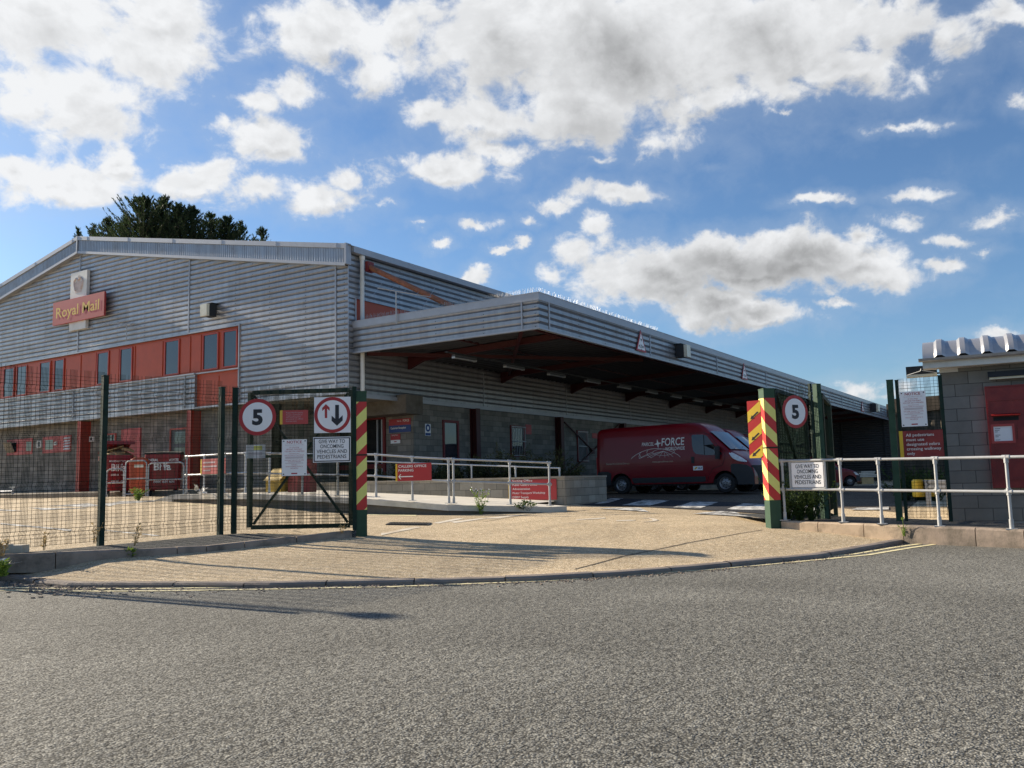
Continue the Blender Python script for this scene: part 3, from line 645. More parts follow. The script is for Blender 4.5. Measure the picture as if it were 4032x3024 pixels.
# raised pavements: left of the entrance, right of it
lk = [(-1500,2245),(-500,2228),(0,2218),(221,2214.5),(525,2199),(700,2190),(816,2184),(966,2160.5),(1170,2138),(1389,2115.5)]
lkt = [(-1500,2210),(-500,2195),(0,2184),(218,2176),(525,2163),(700,2155),(811,2150.5),(966,2134),(1170,2112),(1389,2088)]
lkd = [6.8, 9.3, 10.6, 11.0, 11.6, 11.95, 12.2, 12.6, 13.15, 13.68]
LKB = [atD(x, y, d) for (x, y), d in zip(lk, lkd)]; LKT = [Vector((b.x, b.y, atD(x, y, d).z)) for b, (x, y), d in zip(LKB, lkt, lkd)]
kk = MB()
for i in range(len(LKB)-1):
    a0, a1, b0, b1 = LKB[i], LKB[i+1], LKT[i], LKT[i+1]
    L_ = (a1-a0).length; nseg = max(1, round(L_/.92))
    for s in range(nseg):
        t0 = s/nseg; t1 = (s+1)/nseg-.012/L_
        A, B, C, D = a0.lerp(a1, t0), a0.lerp(a1, t1), b0.lerp(b1, t0), b0.lerp(b1, t1)
        d = (B-A); d.z = 0; d.normalize(); nv = Vector((-d.y, d.x, 0))
        j = Vector((0, 0, random.uniform(-.005, .005)))
        for P, Q, S in ((0,0,0),): pass
        rw = [[X-nv*.0+Vector((0,0,-.12)), X, X+(Y-X)*.82+nv*.012+j, Y+nv*.035+j, Y+nv*.14+j, X+nv*.14+Vector((0,0,-.1))] for X, Y in ((A, C), (B, D))]
        kk.grid(rw); kk.poly(list(rw[0])); kk.poly(list(rw[1]))
tag(kk.build('left_kerb', M['kerbpink']), kind='structure')
# pavement behind the left kerb, up to the fence
FLD = [(-12.0,5.5,.10),(-8.2,9.1,.24),(-6.95,10.6,.28),(-5.755,12.1,.306),(-4.59,13.6,.34),(-4.4,13.75,.345),(-2.41,13.85,.25)]
def fen(la):
    la = min(max(la, -12), -2.41)
    for a, b in zip(FLD, FLD[1:]):
        if a[0] <= la <= b[0]: t = (la-a[0])/(b[0]-a[0]); return a[1]+(b[1]-a[1])*t, a[2]+(b[2]-a[2])*t
rows = []
lkr = resample(LKT, .4)
for p in lkr:
    la, de = latdep(p); fd, fz_ = fen(la); fd = max(fd+.10, de+.02)
    rows.append([(*world(la, de+.13+(fd-de-.13)*t), p.z-.006+(fz_-p.z+.006)*t) for t in (0, .33, .66, 1)])
    rows[-1].append((rows[-1][-1][0], rows[-1][-1][1], rows[-1][-1][2]-.25))
tag(MB().grid(rows).build('left_pavement', M['pavement']), kind='structure')
rkt = [(3075,2051,14.42),(3220,2056,13.95),(3400,2062,13.4),(3556,2068.5,12.95),(3840,2077.5,12.15),(4032,2086,11.65),(4500,2108,10.65)]
rkb = [(3065,2079),(3215,2090),(3406,2100),(3558,2111),(3840,2126),(4032,2136),(4500,2163)]
RKT = [atD(*q) for q in rkt]; RKB = []
for t, (x, y), q in zip(RKT, rkb, rkt):
    b = atD(x, y, q[2]); RKB.append(Vector((t.x, t.y, min(b.z, t.z-.08)-.02)))
_e = (RKT[-1]-RKT[-2]).normalized()*5.0; RKT.append(RKT[-1]+_e); RKB.append(RKB[-1]+_e)
for lo, hi, mt, nm in ((0, 3, 'kerbbuff', 'buff_kerb'), (3, 7, 'kerbpink', 'right_kerb')):
    kk = MB()
    for i in range(lo, hi):
        A, B, C, D = RKB[i], RKB[i+1], RKT[i], RKT[i+1]; Ln = (B-A).length; ns = max(1, round(Ln/.9))
        for s in range(ns):
            t0 = s/ns; t1 = (s+1)/ns-.012/Ln
            rw = []
            for t in (t0, t1):
                X = A.lerp(B, t); Y = C.lerp(D, t); d = (B-A); d.z = 0; d.normalize(); nv = Vector((-d.y, d.x, 0))
                rw.append([X-Vector((0,0,.1)), X+(Y-X)*.85, Y+nv*.03, Y+nv*.16, X+nv*.16-Vector((0,0,.1))])
            kk.grid(rw); kk.poly(list(rw[0])); kk.poly(list(rw[1]))
    tag(kk.build(nm, M[mt]), kind='structure')
rows = []
for p in resample(RKT, .5):
    la, de = latdep(p); rows.append([(*world(la, de+.15+k), p.z-.006) for k in (0, .6, 1.2, 2.0, 3.6)])
tag(MB().grid(rows).build('right_pavement', M['pavement']), kind='structure')
# ---------------------------------------------------------------- the depot
UG, VS = 21.45, 20.3
YR, ZR = 36.42, 12.30; YE, ZE = 20.2, 9.20; SL = (ZR-ZE)/(YR-YE); YL = 2*YR-YE
Z_LB, Z_LT, Z_WB, Z_WT = 4.19, 5.46, 5.50, 7.15
UEND = 86.0
def roofz(y): return ZR-abs(y-YR)*SL
PITCH = (Z_WT-Z_LB)/15
PROF = [(0, 0), (.106, 0), (.118, .062), (.126, .062), (PITCH, 0)]     # height in one rib, depth back
def clad(mb, axis, at, s0, s1, z0, z1, lim=None, m=0, side=1):
    """ribbed sheet: axis 'u' stands in plane X=at facing -X; axis 'v' in plane Y=at facing -Y"""
    zs = []; z = z0
    k = 0
    while z < z1-1e-6:
        for h, dpt in PROF[:-1]:
            zz = z0+k*PITCH+h
            if zz < z1: zs.append((zz, dpt))
        k += 1; z = z0+k*PITCH
    zs.append((z1, 0))
    for (za, da), (zb_, db) in zip(zs, zs[1:]):
        a0, a1 = (s0, s1) if not lim else lim(za); b0, b1 = (s0, s1) if not lim else lim(zb_)
        if a1 <= a0+1e-4: continue
        if b1 < b0: b0 = b1 = (b0+b1)/2
        if da == 0 and db == 0 and zb_-za > .07:
            s = math.ceil(a0/.93)*.93
            while s < a1:
                zz = za+.03
                if axis == 'u': mb.box((at-.008, s-.012, zz-.012), (at+.001, s+.012, zz+.012), 1)
                elif s < 52: mb.box((s-.012, at-.008, zz-.012), (s+.012, at+.001, zz+.012), 1)
                s += 1.86
        if axis == 'u': mb.poly([(at+da, a0, za), (at+da, a1, za), (at+db, b1, zb_), (at+db, b0, zb_)], m)
        else: mb.poly([(a0, at+da, za), (a1, at+da, za), (b1, at+db, zb_), (b0, at+db, zb_)], m)
depot = thing('depot', 'long grey ribbed metal depot with shallow gable, orange-red window band and deep loading canopy', 'building', (UG, VS, .9))
P = depot
YB = 25.80           # end of the window band
YWALL = 47.5
up_ = MB()
clad(up_, 'u', UG, VS, YL, Z_WT, ZR-.1, lambda z: (VS if z <= roofz(VS)-.45 else YR-(ZR-.45-z)/SL, min(YL, YR+(ZR-.45-z)/SL)))
gable = up_
clad(gable, 'u', UG, VS, YB, Z_LB, Z_WT)
gable.build('gable_cladding', [M['clad'], M['fixing']], P)
lb = MB(); yb2 = onU(772, 1530, UG).y
clad(lb, 'u', UG-.06, yb2, YL, Z_LB, Z_LT)
lb.poly([(UG-.06, yb2, Z_LB), (UG+.3, yb2, Z_LB), (UG+.3, yb2, Z_LT), (UG-.06, yb2, Z_LT)])
lb.build('lower_cladding_band', [M['clad'], M['fixing']], P)
tr = MB()
tr.box((UG-.13, yb2-.02, Z_LT), (UG+.32, YL, Z_LT+.05)); tr.box((UG-.10, VS-.0, Z_LB-.07), (UG+.06, YL, Z_LB-.005))
tr.box((UG-.05, YB, Z_WT-.05), (UG+.03, YL, Z_WT-.002)); tr.box((UG-.05, YB-.045, Z_LB+.0), (UG-.004, YB, Z_WT+.02))
tr.box((UG-.06, yb2-.0, Z_LT-.0), (UG+.33, YB-.05, Z_LT+.045))
for x, y in ((745, 1150), (1322, 1200)):
    yy = onU(x, y, UG).y; tr.box((UG-.022, yy-.03, Z_WT if x < 900 else Z_LB), (UG-.002, yy+.03, roofz(yy)-.5))
yy = YR; tr.box((UG-.022, yy-.03, Z_WT), (UG-.002, yy+.03, roofz(yy)-.5))
for x in (293, 732): yy = onU(x, 1600 if x < 400 else 1560, UG).y; tr.box((UG-.085, yy-.025, Z_LB), (UG-.062, yy+.025, Z_LT))
tr.build('cladding_trim', M['clad_trim'], P)
# verge: ribbed flashing and capping along both slopes
vg = MB(); H = .62
def verge(y0, y1, m):
    n = int(abs(y1-y0)/.03); r0 = []; r1 = []
    pat = [0, 0, .018, .018]
    for k in range(n+1):
        y = y0+(y1-y0)*k/n; dx = pat[k % 4]; z = roofz(y)
        r0.append((UG-.16+dx, y, z-H)); r1.append((UG-.16+dx, y, z-.10))
    vg.grid([r0, r1], m)
verge(VS-.05, YR, 0); verge(YR, YL, 0)
vg.build('verge_flashing', M['clad'], P)
vc = MB()
for a, b in ((VS-.05, YR), (YR, YL)):
    for lo, hi, xo, xi in ((-.11, .06, -.20, .10), (-H-.10, -H+.01, -.19, .0)):
        vc.poly([(UG+xo, a, roofz(a)+lo), (UG+xo, b, roofz(b)+lo), (UG+xo, b, roofz(b)+hi), (UG+xo, a, roofz(a)+hi)])
        vc.poly([(UG+xo, a, roofz(a)+hi), (UG+xo, b, roofz(b)+hi), (UG+xi, b, roofz(b)+hi), (UG+xi, a, roofz(a)+hi)])
        vc.poly([(UG+xo, a, roofz(a)+lo), (UG+xo, b, roofz(b)+lo), (UG+xi, b, roofz(b)+lo), (UG+xi, a, roofz(a)+lo)])
    k = a+.4
    while k < b: vc.box((UG-.206, k-.015, roofz(k)-.11), (UG-.2005, k+.015, roofz(k)+.06)); k += 3.0
vc.box((UG-.21, YR-.035, ZR-H-.1), (UG-.158, YR+.035, ZR+.07))
vc.box((UG-.24, VS-.14, roofz(VS)-H-.06), (UG+.02, VS-.055, roofz(VS)+.05))
vc.build('verge_capping', M['clad_trim'], P)
rf = MB()
for a, b in ((YE-.1, YR), (YL+.1, YR)):
    rf.poly([(UG-.15, a, roofz(a)+.03), (UEND, a, roofz(a)+.03), (UEND, b, roofz(b)+.03), (UG-.15, b, roofz(b)+.03)])
rf.poly([(UEND, YE, ZE), (UEND, YL, ZE), (UEND, YR, ZR)]); rf.poly([(UEND, YE, 0), (UEND, YL, 0), (UEND, YL, ZE), (UEND, YE, ZE)])
rf.poly([(UG+1, YL, 0), (UEND, YL, 0), (UEND, YL, ZE), (UG+1, YL, ZE)])
roof = rf.build('roof', M['roofing'], P)
# chimney flue on the roof
fp = onV(2983, 1440, 24.0); fl = MB(); fl.lathe((fp.x, fp.y, 8.6), (0,0,1), [(0, .22), (fp.z-8.6-.35, .22), (fp.z-8.6-.35, .17), (fp.z-8.6-.05, .17)], 14)
fl.lathe((fp.x, fp.y, fp.z), (0,0,1), [(-.12, .46), (-.02, .3), (.10, .02)], 14); fl.build('flue', M['galv'], roof)
# window band
wb = MB(); wb.box((UG+.07, YB, Z_WB), (UG+.12, YL, Z_WT-.05))
band = wb.build('panel_band', M['redpanel'], P)
def band_y(xs): return onU(xs, 1508-.1556*xs, UG+.05).y
wins = [(30,125),(145,237),(345,440),(470,560),(845,950),(1045,1155),(1435,1565),(1768,1905),(1942,2070)]
edges = [(237,345),(570,705),(712,838),(957,1038),(1160,1178),(1182,1420),(1572,1660),(1667,1755)]
for a, b in edges:
    y0, y1 = band_y(a*.452), band_y(b*.452)
    fr = MB(); fr.box((UG+.045, y1+.03, Z_WB+.10), (UG+.068, y0-.03, Z_WT-.14)); fr.build('panel', M['redpanel'], band)
extra = [(-500,-380),(-330,-220),(-130,-30)]
for i, (a, b) in enumerate(extra+wins):
    y1, y0 = band_y(a*.452), band_y(b*.452); zb0, zb1 = Z_WB+.13, Z_WT-.20
    f = MB()
    for q in (((y0, zb0), (y0+.06, zb1)), ((y1-.06, zb0), (y1, zb1)), ((y0, zb0-.05), (y1, zb0)), ((y0, zb1), (y1, zb1+.05))):
        f.box((UG+.02, q[0][0], q[0][1]), (UG+.068, q[1][0], q[1][1]))
    wo_ = f.build('window', M['redframe'], P)
    gp = MB(); gp.poly([(UG+.05, y0+.06, zb0), (UG+.05, y1-.06, zb0), (UG+.05, y1-.06, zb1), (UG+.05, y0+.06, zb1)])
    gp.build('pane', M['glass'], wo_)
sp = MB(); y0, y1 = onU(934, 1520, UG).y, onU(790, 1520, UG).y
sp.box((UG+.05, YB-.001, Z_LB), (UG+.10, yb2, Z_LT)); sub = sp.build('entrance_panel', M['redpanel'], P)
f = MB(); ym = (y0+y1)/2
for a, b in ((y0+.03, ym-.04), (ym+.04, y1-.03)): f.box((UG+.03, a, Z_LB+.15), (UG+.048, b, Z_LT-.15))
f.build('panel', M['redpanel'], sub)
# ground storey of the gable, blocks, with its openings, frames and columns
UW = UG+.38
wl = MB(); wl.box((UW, 24.2, -.2), (UW+.25, YL, Z_LB-.06)); 
wl.box((UG+.06, VS+.0, Z_LB-.10), (UW+.3, YL, Z_LB-.065)) ; wl.build('ground_wall', M['block'], P)
def rectU(p0, p1, U): a = onU(*p0, U); b = onU(*p1, U); return min(a.y, b.y), max(a.y, b.y), min(a.z, b.z), max(a.z, b.z)
def wz(z, sx, sy, ox, oy_): return (ox+z[0]*sx, oy_+z[1]*sy)
ZA = lambda x, y: (x*.226, 1650+y*.226); ZB = lambda x, y: (380+x*.2712, 1650+y*.2712)
def on_gable(name, parts, p0, p1, d=.05, m='redframe', parent=P):
    y0, y1, z0, z1 = rectU(p0, p1, UW); mb = MB(); mb.box((UW-d, y0, z0), (UW+.02, y1, z1)); return mb.build(name, M[m], parent), (y0, y1, z0, z1)
def framed(p0, p1, m_in, bars=0, name='window', mframe='redframe', cols=0):
    y0, y1, z0, z1 = rectU(p0, p1, UW); f = MB(); t = .07
    for a, b in (((y0, z0), (y0+t, z1)), ((y1-t, z0), (y1, z1)), ((y0+t, z0), (y1-t, z0+t)), ((y0+t, z1-t), (y1-t, z1))): f.box((UW-.05, a[0], a[1]), (UW+.0, b[0], b[1]))
    o = f.build(name, M[mframe], P)
    g_ = MB(); g_.poly([(UW-.012, y0+t, z0+t), (UW-.012, y1-t, z0+t), (UW-.012, y1-t, z1-t), (UW-.012, y0+t, z1-t)]); g_.build('pane', M[m_in], o)
    if bars or cols:
        b_ = MB()
        for k in range(1, bars+1): z = z0+(z1-z0)*k/(bars+1); b_.box((UW-.03, y0+t, z-.015), (UW-.014, y1-t, z+.015))
        for k in range(1, cols+1): y = y0+(y1-y0)*k/(cols+1); b_.box((UW-.034, y-.015, z0+t), (UW-.0145, y+.015, z1-t))
        b_.build('glazing_bars', M['white' if bars+cols < 3 else 'plastic'], o)
    return o, (y0, y1, z0, z1)
# two strip windows left of the first column (red infill, small glass lights, an open casement)
for (p0, p1, lights) in ((ZA(130,405), ZA(565,572), ((145,300),(470,560))), (ZA(755,352), ZA(1240,530), ((800,935),))):
    y0, y1, z0, z1 = rectU(p0, p1, UW); zc = (z0+z1)/2; h = .74
    mb = MB(); mb.box((UW-.03, y0, zc-h/2), (UW+.02, y1, zc+h/2)); o = mb.build('strip_window', M['fadedred'], P)
    for a, b in lights:
        ya, yb_ = onU(*ZA(b, 450), UW).y, onU(*ZA(a, 450), UW).y
        g_ = MB(); g_.poly([(UW-.034, ya, zc-.22), (UW-.034, yb_, zc-.22), (UW-.034, yb_, zc+.22), (UW-.034, ya, zc+.22)]); g_.build('pane', M['glassdk'], o)
    if len(lights) == 2:
        ya, yb_ = onU(*ZA(285, 450), UW).y, onU(*ZA(145, 450), UW).y
        cs = MB(); cs.obox(((UW-.16), (ya+yb_)/2, zc), (0, (yb_-ya)/2, 0), (.10, 0, -.24), (.012, 0, .005)); cs.build('open_casement', M['glass'], o)
    else:
        ya, yb_ = onU(*ZA(1240, 420), UW).y, onU(*ZA(1130, 420), UW).y
        lv = MB()
        for k in range(5): z = zc-.24+k*.12; lv.obox((UW-.05, (ya+yb_)/2, z), (0, (yb_-ya)/2, 0), (.02, 0, .035), (.004, 0, -.002))
        lv.build('louvre', M['whiteplastic'], o)
for p0, p1 in ((ZA(668,382), ZA(735,500)), (ZA(962,395), ZA(1010,455)), (ZA(1580,305), ZA(1640,392))):
    y0, y1, z0, z1 = rectU(p0, p1, UW); mb = MB()
    for a, b in (((y0, z0), (y0+.05, z1)), ((y1-.05, z0), (y1, z1)), ((y0+.05, z0), (y1-.05, z0+.05)), ((y0+.05, z1-.05), (y1-.05, z1))): mb.box((UW-.07, a[0], a[1]), (UW, b[0], b[1]))
    o = mb.build('wall_vent', M['whiteplastic'], P); q = MB(); q.lathe((UW-.03, (y0+y1)/2, (z0+z1)/2), (-1,0,0), [(0, 0), (.0, min(y1-y0, z1-z0)*.36), (.03, min(y1-y0, z1-z0)*.34), (.03, 0)], 16); q.build('fan_hood', M['clad_dark'], o)
framed(ZB(135,215), ZB(285,430), 'glassdk', 3, cols=2)                                   # small window beside the bin store
pk, _ = on_gable('boarded_door', None, ZB(378,150), ZB(642,640), .06, 'fadedred')         # boarded pink door
do, (y0, y1, z0, z1) = framed(ZB(1075,140), ZB(1318,690), 'clad_dark', 0, 'door')
for za, zb_ in ((.1, .40), (.50, .82)):
    q = MB(); q.poly([(UW-.02, y0+.12, z1-(z1-z0)*zb_), (UW-.02, y1-.30, z1-(z1-z0)*zb_), (UW-.02, y1-.30, z1-(z1-z0)*za), (UW-.02, y0+.12, z1-(z1-z0)*za)]); q.build('door_glass', M['glassdk'], do)
for xs0, xs1, yt in ((306, 334, 1790), (742, 764, 1790), (40-700, 70-700, 1900)):
    y0, y1 = onU(xs1, yt, UG+.04).y, onU(xs0, yt, UG+.04).y; yc = (y0+y1)/2
    c = MB(); c.box((UG-.10, yc-.12, 0), (UG-.08, yc+.10, Z_LB-.11)); c.box((UW-.03, yc-.10, 0), (UW-.005, yc+.10, Z_LB-.11)); c.box((UG-.08, yc-.008, 0), (UW-.03, yc+.008, Z_LB-.11))
    c.box((UG-.105, yc+.101, 0), (UW-.006, yc+.115, Z_LB-.11)); c.build('column', M['sunlitred'], P)
# entrance lobby cut into the corner
UL = onV(1630, 1700, VS).x
lo = MB(); lo.box((UL, VS+.02, -.2), (UL+.25, 24.8, Z_LB-.12)); lo.box((UW, 24.2, -.2), (UL, 24.44, Z_LB-.12))
lo.box((UG+.02, VS+.02, Z_LB-.12), (UL, 24.4, Z_LB-.10))
lo.build('lobby_wall', M['block'], P)
ld = MB(); y0, y1, z0, z1 = rectU((1330,1650), (1518,1910), UL-.05)
for a, b in (((y0, z0), (y0+.10, z1)), ((y1-.10, z0), (y1, z1)), ((y0+.1, z1-.14), (y1-.1, z1)), ((y0+.1, z0+.62), (y1-.1, z0+.80))): ld.box((UL-.09, a[0], a[1]), (UL-.002, b[0], b[1]))
ldo = ld.build('lobby_door', M['redsteel'], P)
q = MB(); q.poly([(UL-.03, y0+.1, z0), (UL-.03, y1-.1, z0), (UL-.03, y1-.1, z1-.14), (UL-.03, y0+.1, z1-.14)]); q.build('door_glass', M['glassdk'], ldo)
q = MB()
for k, yy in ((0, y0+.13), (1, y0+.36)): q.box((UL-.07, yy, z0), (UL-.035, yy+.05, z1-.15))
q.build('door_stile', M['galv'], ldo)
y0, y1, z0, z1 = rectU((1405,1570), (1598,1626), UL-1.0)
q = MB(); q.box((UL-1.0, y0, z0), (UL-.02, 24.1, z1)); q.build('lobby_lintel', M['concrete_dk'], P)
# long side: upper ribbed wall, red clerestory, gutter, ribbed wall under the canopy, blockwork
ZC0, ZC1 = 5.54, 6.60
sd = MB(); clad(sd, 'v', VS, UG+.0, UEND, 7.45, ZE-.22); clad(sd, 'v', VS, UG+.0, UEND, Z_LB-.02, 5.78)
clad(sd, 'v', VS, UG, UG+.36, 5.72, 7.45)
sd.build('side_cladding', [M['clad'], M['fixing']], P)
st = MB(); st.box((UG-.0, VS-.06, Z_LB-.16), (UEND, VS+.02, Z_LB-.025))
for x, y in ((1903, 1500), (2229, 1560), (2481, 1620)):
    uu = onV(x, y, VS).x; st.box((uu-.03, VS-.022, Z_LB), (uu+.03, VS-.002, 5.6))
for k in range(14): uu = 49+k*3.6; st.box((uu-.03, VS-.022, Z_LB), (uu+.03, VS-.002, 5.6))
st.box((UG-.005, VS-.02, 4.2), (UG+.03, VS-.001, 9.0)); st.box((UG+.34, VS-.03, 5.72), (UG+.40, VS-.002, 7.46)); st.build('side_trim', M['clad_trim'], P)
cl = MB(); cl.box((UG+.37, VS+.04, 5.72), (UEND, VS+.09, 7.46)); cl.build('clerestory_panel', M['redpanel'], P)
gt = MB(); gt.box((UG+.05, VS-.24, ZE-.22), (UEND, VS-.03, ZE-.20)); gt.box((UG+.05, VS-.245, ZE-.22), (UEND, VS-.235, ZE+.0)); gt.box((UG+.05, VS-.24, ZE-.22), (UG+.06, VS-.03, ZE))
k = UG+3.0
while k < UEND: gt.box((k-.02, VS-.252, ZE-.225), (k+.02, VS-.2455, ZE+.005)); k += 3.05
gto = gt.build('gutter', M['clad_trim'], P)
dpu = onV(1427, 1300, VS-.13).x; dp = MB(); dp.tube([(dpu, VS-.13, ZE-.22), (dpu, VS-.13, Z_LB-.6)], .075, 12); dp.lathe((dpu, VS-.13, ZE-.25), (0,0,-1), [(0, .075), (0, .11), (.12, .09), (.12, .075)], 12)
dp.lathe((dpu, VS-.13, 8.05), (0,0,-1), [(0, .075), (0, .088), (.1, .088), (.1, .075)], 12)
dp.tube([(dpu, VS-.13, Z_LB-.6), (dpu, VS-.13, 1.0)], .07, 12); dp.build('downpipe', M['whiteplastic'], P)
bw = MB(); bw.box((UL+.25, VS+.03, -.2), (UEND, VS+.28, Z_LB-.17)); bw.box((UL+.0, VS+.021, -.2), (UL+.25, VS+.03, Z_LB-.17)); bw.build('side_wall', M['block'], P)
VW = VS+.03
def rectV(p0, p1, W): a = onV(*p0, W); b = onV(*p1, W); return min(a.x, b.x), max(a.x, b.x), min(a.z, b.z), max(a.z, b.z)
def side_window(p0, p1, barred, name='window'):
    x0, x1, z0, z1 = rectV(p0, p1, VW); f = MB(); t = .10
    for a, b in (((x0, z0), (x0+t, z1)), ((x1-t, z0), (x1, z1)), ((x0+t, z0), (x1-t, z0+t)), ((x0+t, z1-t), (x1-t, z1))): f.box((a[0], VW-.05, a[1]), (b[0], VW-.001, b[1]))
    o = f.build(name, M['redsteel'], P)
    q = MB(); q.poly([(x0+t, VW-.012, z0+t), (x1-t, VW-.012, z0+t), (x1-t, VW-.012, z1-t), (x0+t, VW-.012, z1-t)]); q.build('pane', M['glass'], o)
    if barred:
        q = MB(); n = 8
        for k in range(n+1): xx = x0+.04+(x1-x0-.08)*k/n; q.tube([(xx, VW-.09, z0+.03), (xx, VW-.09, z1-.03)], .012, 6)
        for zz in (z0+.06, (z0+z1)/2, z1-.06): q.bar((x0, VW-.105, zz), (x1, VW-.105, zz), .012, .03)
        q.build('window_bars', M['palegalv'], o)
side_window((1741,1653), (1806,1822), False); side_window((2007,1674), (2066,1800), True); side_window((2269,1694), (2313,1820), True)
for x0, x1, yt in ((1862, 1893, 1750), (2195, 2224, 1750), (2444, 2467, 1680), (2620,2635,1680)):
    uc = onV((x0+x1)/2, yt, VS-.2).x; c = MB()
    c.box((uc-.14, VS-.30, .3), (uc+.14, VS-.275, Z_LB-.17)); c.box((uc-.14, VS-.02, .3), (uc+.14, VS+.02, Z_LB-.17)); c.box((uc-.012, VS-.275, .3), (uc+.012, VS-.02, Z_LB-.17))
    c.build('column', M['shadedred'], P)
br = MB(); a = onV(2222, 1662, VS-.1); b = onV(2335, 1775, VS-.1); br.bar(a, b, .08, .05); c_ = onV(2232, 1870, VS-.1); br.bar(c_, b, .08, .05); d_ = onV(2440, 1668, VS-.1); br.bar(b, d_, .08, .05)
br.box((b.x-.12, b.y-.03, b.z-.15), (b.x+.12, b.y+.03, b.z+.15)); br.build('cross_brace', M['shadedred'], P)
sh = MB()
for k in range(7):
    u0 = 49+k*5.0; 
    for j in range(22): z = .4+j*.16; sh.box((u0, VS-.0+.005*(j%2), z), (u0+3.6, VS+.029, z+.155))
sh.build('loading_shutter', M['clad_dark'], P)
# the wall that closes the loading side far down
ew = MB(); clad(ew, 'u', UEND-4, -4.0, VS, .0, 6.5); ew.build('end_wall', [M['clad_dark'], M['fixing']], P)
for k in range(6):
    et = MB(); yy = VS-3.0-k*3.6; et.box((UEND-4.05, yy-.06, .0), (UEND-4.003, yy+.06, 6.4)); et.build('end_wall_trim', M['plastic'], P)
# orange prop from the gutter down to the canopy
a = onV(1455, 1052, VS-.25); b = onU(1772, 1203, a.x+.25); b = a+(b-a)*1.25; pp = MB(); pp.tube([a, b], .095, 14); pp.build('canopy_prop', M['rustpipe'], P)
pb = MB(); pb.obox(a, (.16,0,0), (0,.06,0), (0,0,.18)); pb.build('prop_bracket', M['redsteel'], P)
# ---- canopy
UR = UG+.25; VC = onU(2120, 1200, UR).y; UC1 = UEND-4.2
cz0, cz1 = 5.52, 6.61; top = .22
cano = MB(); clad(cano, 'u', UR, VC, VS-.0, cz0+.05, cz1-top); clad(cano, 'v', VC, UR, UC1, cz0+.05, cz1-top)
co = cano.build('canopy', [M['clad'], M['fixing']], P)
ct = MB()
ct.box((UR-.03, VC-.03, cz1-top), (UR+.02, VS-.0, cz1)); ct.box((UR+.02, VC-.03, cz1-top), (UC1, VC+.02, cz1)); ct.box((UR-.04, VC-.04, cz1), (UR+.25, VS, cz1+.02)); ct.box((UR+.25, VC-.04, cz1), (UC1, VC+.25, cz1+.02))
ct.box((UR-.025, VC-.025, cz0), (UR+.10, VS, cz0+.05)); ct.box((UR+.10, VC-.025, cz0), (UC1, VC+.10, cz0+.05))
yy = onU(2055, 1240, UR).y; ct.box((UR-.022, yy-.025, cz0+.05), (UR-.002, yy+.025, cz1-top))
for xs, ys in ((2161, 1240), (2559, 1360), (2822, 1430), (3016, 1500)):
    uu = onV(xs, ys, VC).x; ct.box((uu-.03, VC-.022, cz0+.05), (uu+.03, VC-.002, cz1-top))
for k in range(8): uu = 51+k*3.7; ct.box((uu-.03, VC-.022, cz0+.05), (uu+.03, VC-.002, cz1-top))
ct.build('fascia_trim', M['clad_trim'], co)
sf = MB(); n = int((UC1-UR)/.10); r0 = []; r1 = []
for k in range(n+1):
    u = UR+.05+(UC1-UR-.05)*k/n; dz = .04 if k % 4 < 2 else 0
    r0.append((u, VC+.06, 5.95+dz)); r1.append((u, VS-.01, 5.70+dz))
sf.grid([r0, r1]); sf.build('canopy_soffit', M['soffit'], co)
cr_ = MB(); cr_.poly([(UR+.05, VC+.05, cz1-.3), (UC1, VC+.05, cz1-.3), (UC1, VS, cz1-.1), (UR+.05, VS, cz1-.1)]); cr_.build('canopy_roof', M['roofing'], co)
k = UG+3.2; i = 0
while k < UC1:
    b_ = MB()                                                   # tapering red beam out from the wall
    b_.prism([(k-.07, VS-.02, 5.70), (k-.07, VS-.02, 5.25), (k-.07, VS-.7, 5.50), (k-.07, VC+.5, 5.72), (k-.07, VC+.5, 5.92)], (.14, 0, 0))
    b_.build('canopy_beam', M['shadedred'], co); k += 6.2
b_ = MB(); b_.box((UR+.4, VC+.75, 5.70), (UC1, VC+.87, 5.93)); b_.box((UR+.4, VS-3.4, 5.80), (UC1, VS-3.3, 5.93)); b_.build('edge_beam', M['shadedred'], co)
b_ = MB(); a = onV(1445, 1402, VS-.15); b_.bar((a.x, a.y, 5.55), (UG+9.4, VC+.8, 5.62), .12, .12); b_.bar((UG+.6, VC+.8, 5.66), (UG+9.4, VS-.4, 5.60), .10, .10); b_.build('wind_brace', M['shadedred'], co)
ck = MB(); ck.box((UG+.6, 16.55, 5.22), (UC1-4, 16.65, 5.26)); ck.build('lighting_trunk', M['plastic'], co)
# bird spikes along the canopy edge
random.seed(3)
def spikes(p, q, step, hgt):
    p = Vector(p); q = Vector(q); n = int((q-p).length/step); d = (q-p).normalized(); s = Vector((-d.y, d.x, 0))
    for i in range(n):
        if i % 12 == 0:
            if i: bs.build('bird_spike_strip', M['palegalv'], co)
            bs = MB(); bs.bar(p+d*(i*step-.01), p+d*(min(n, i+12)*step-.02), .03, .008)
        c = p+d*(i*step)
        for sg in (-1, 0, 1):
            if random.random() < .15: continue
            h = hgt*random.uniform(.75, 1.1); bs.tube([c, c+s*(sg*.06)+Vector((0,0,h))+d*random.uniform(-.03, .03)], .0026, 3, cap=False)
    bs.build('bird_spike_strip', M['palegalv'], co)
spikes((UR+.05, VS-.4, cz1+.02), (UR+.05, VC+.05, cz1+.02), .055, .16); spikes((UR+.05, VC+.05, cz1+.02), (UR+9, VC+.05, cz1+.02), .10, .15)
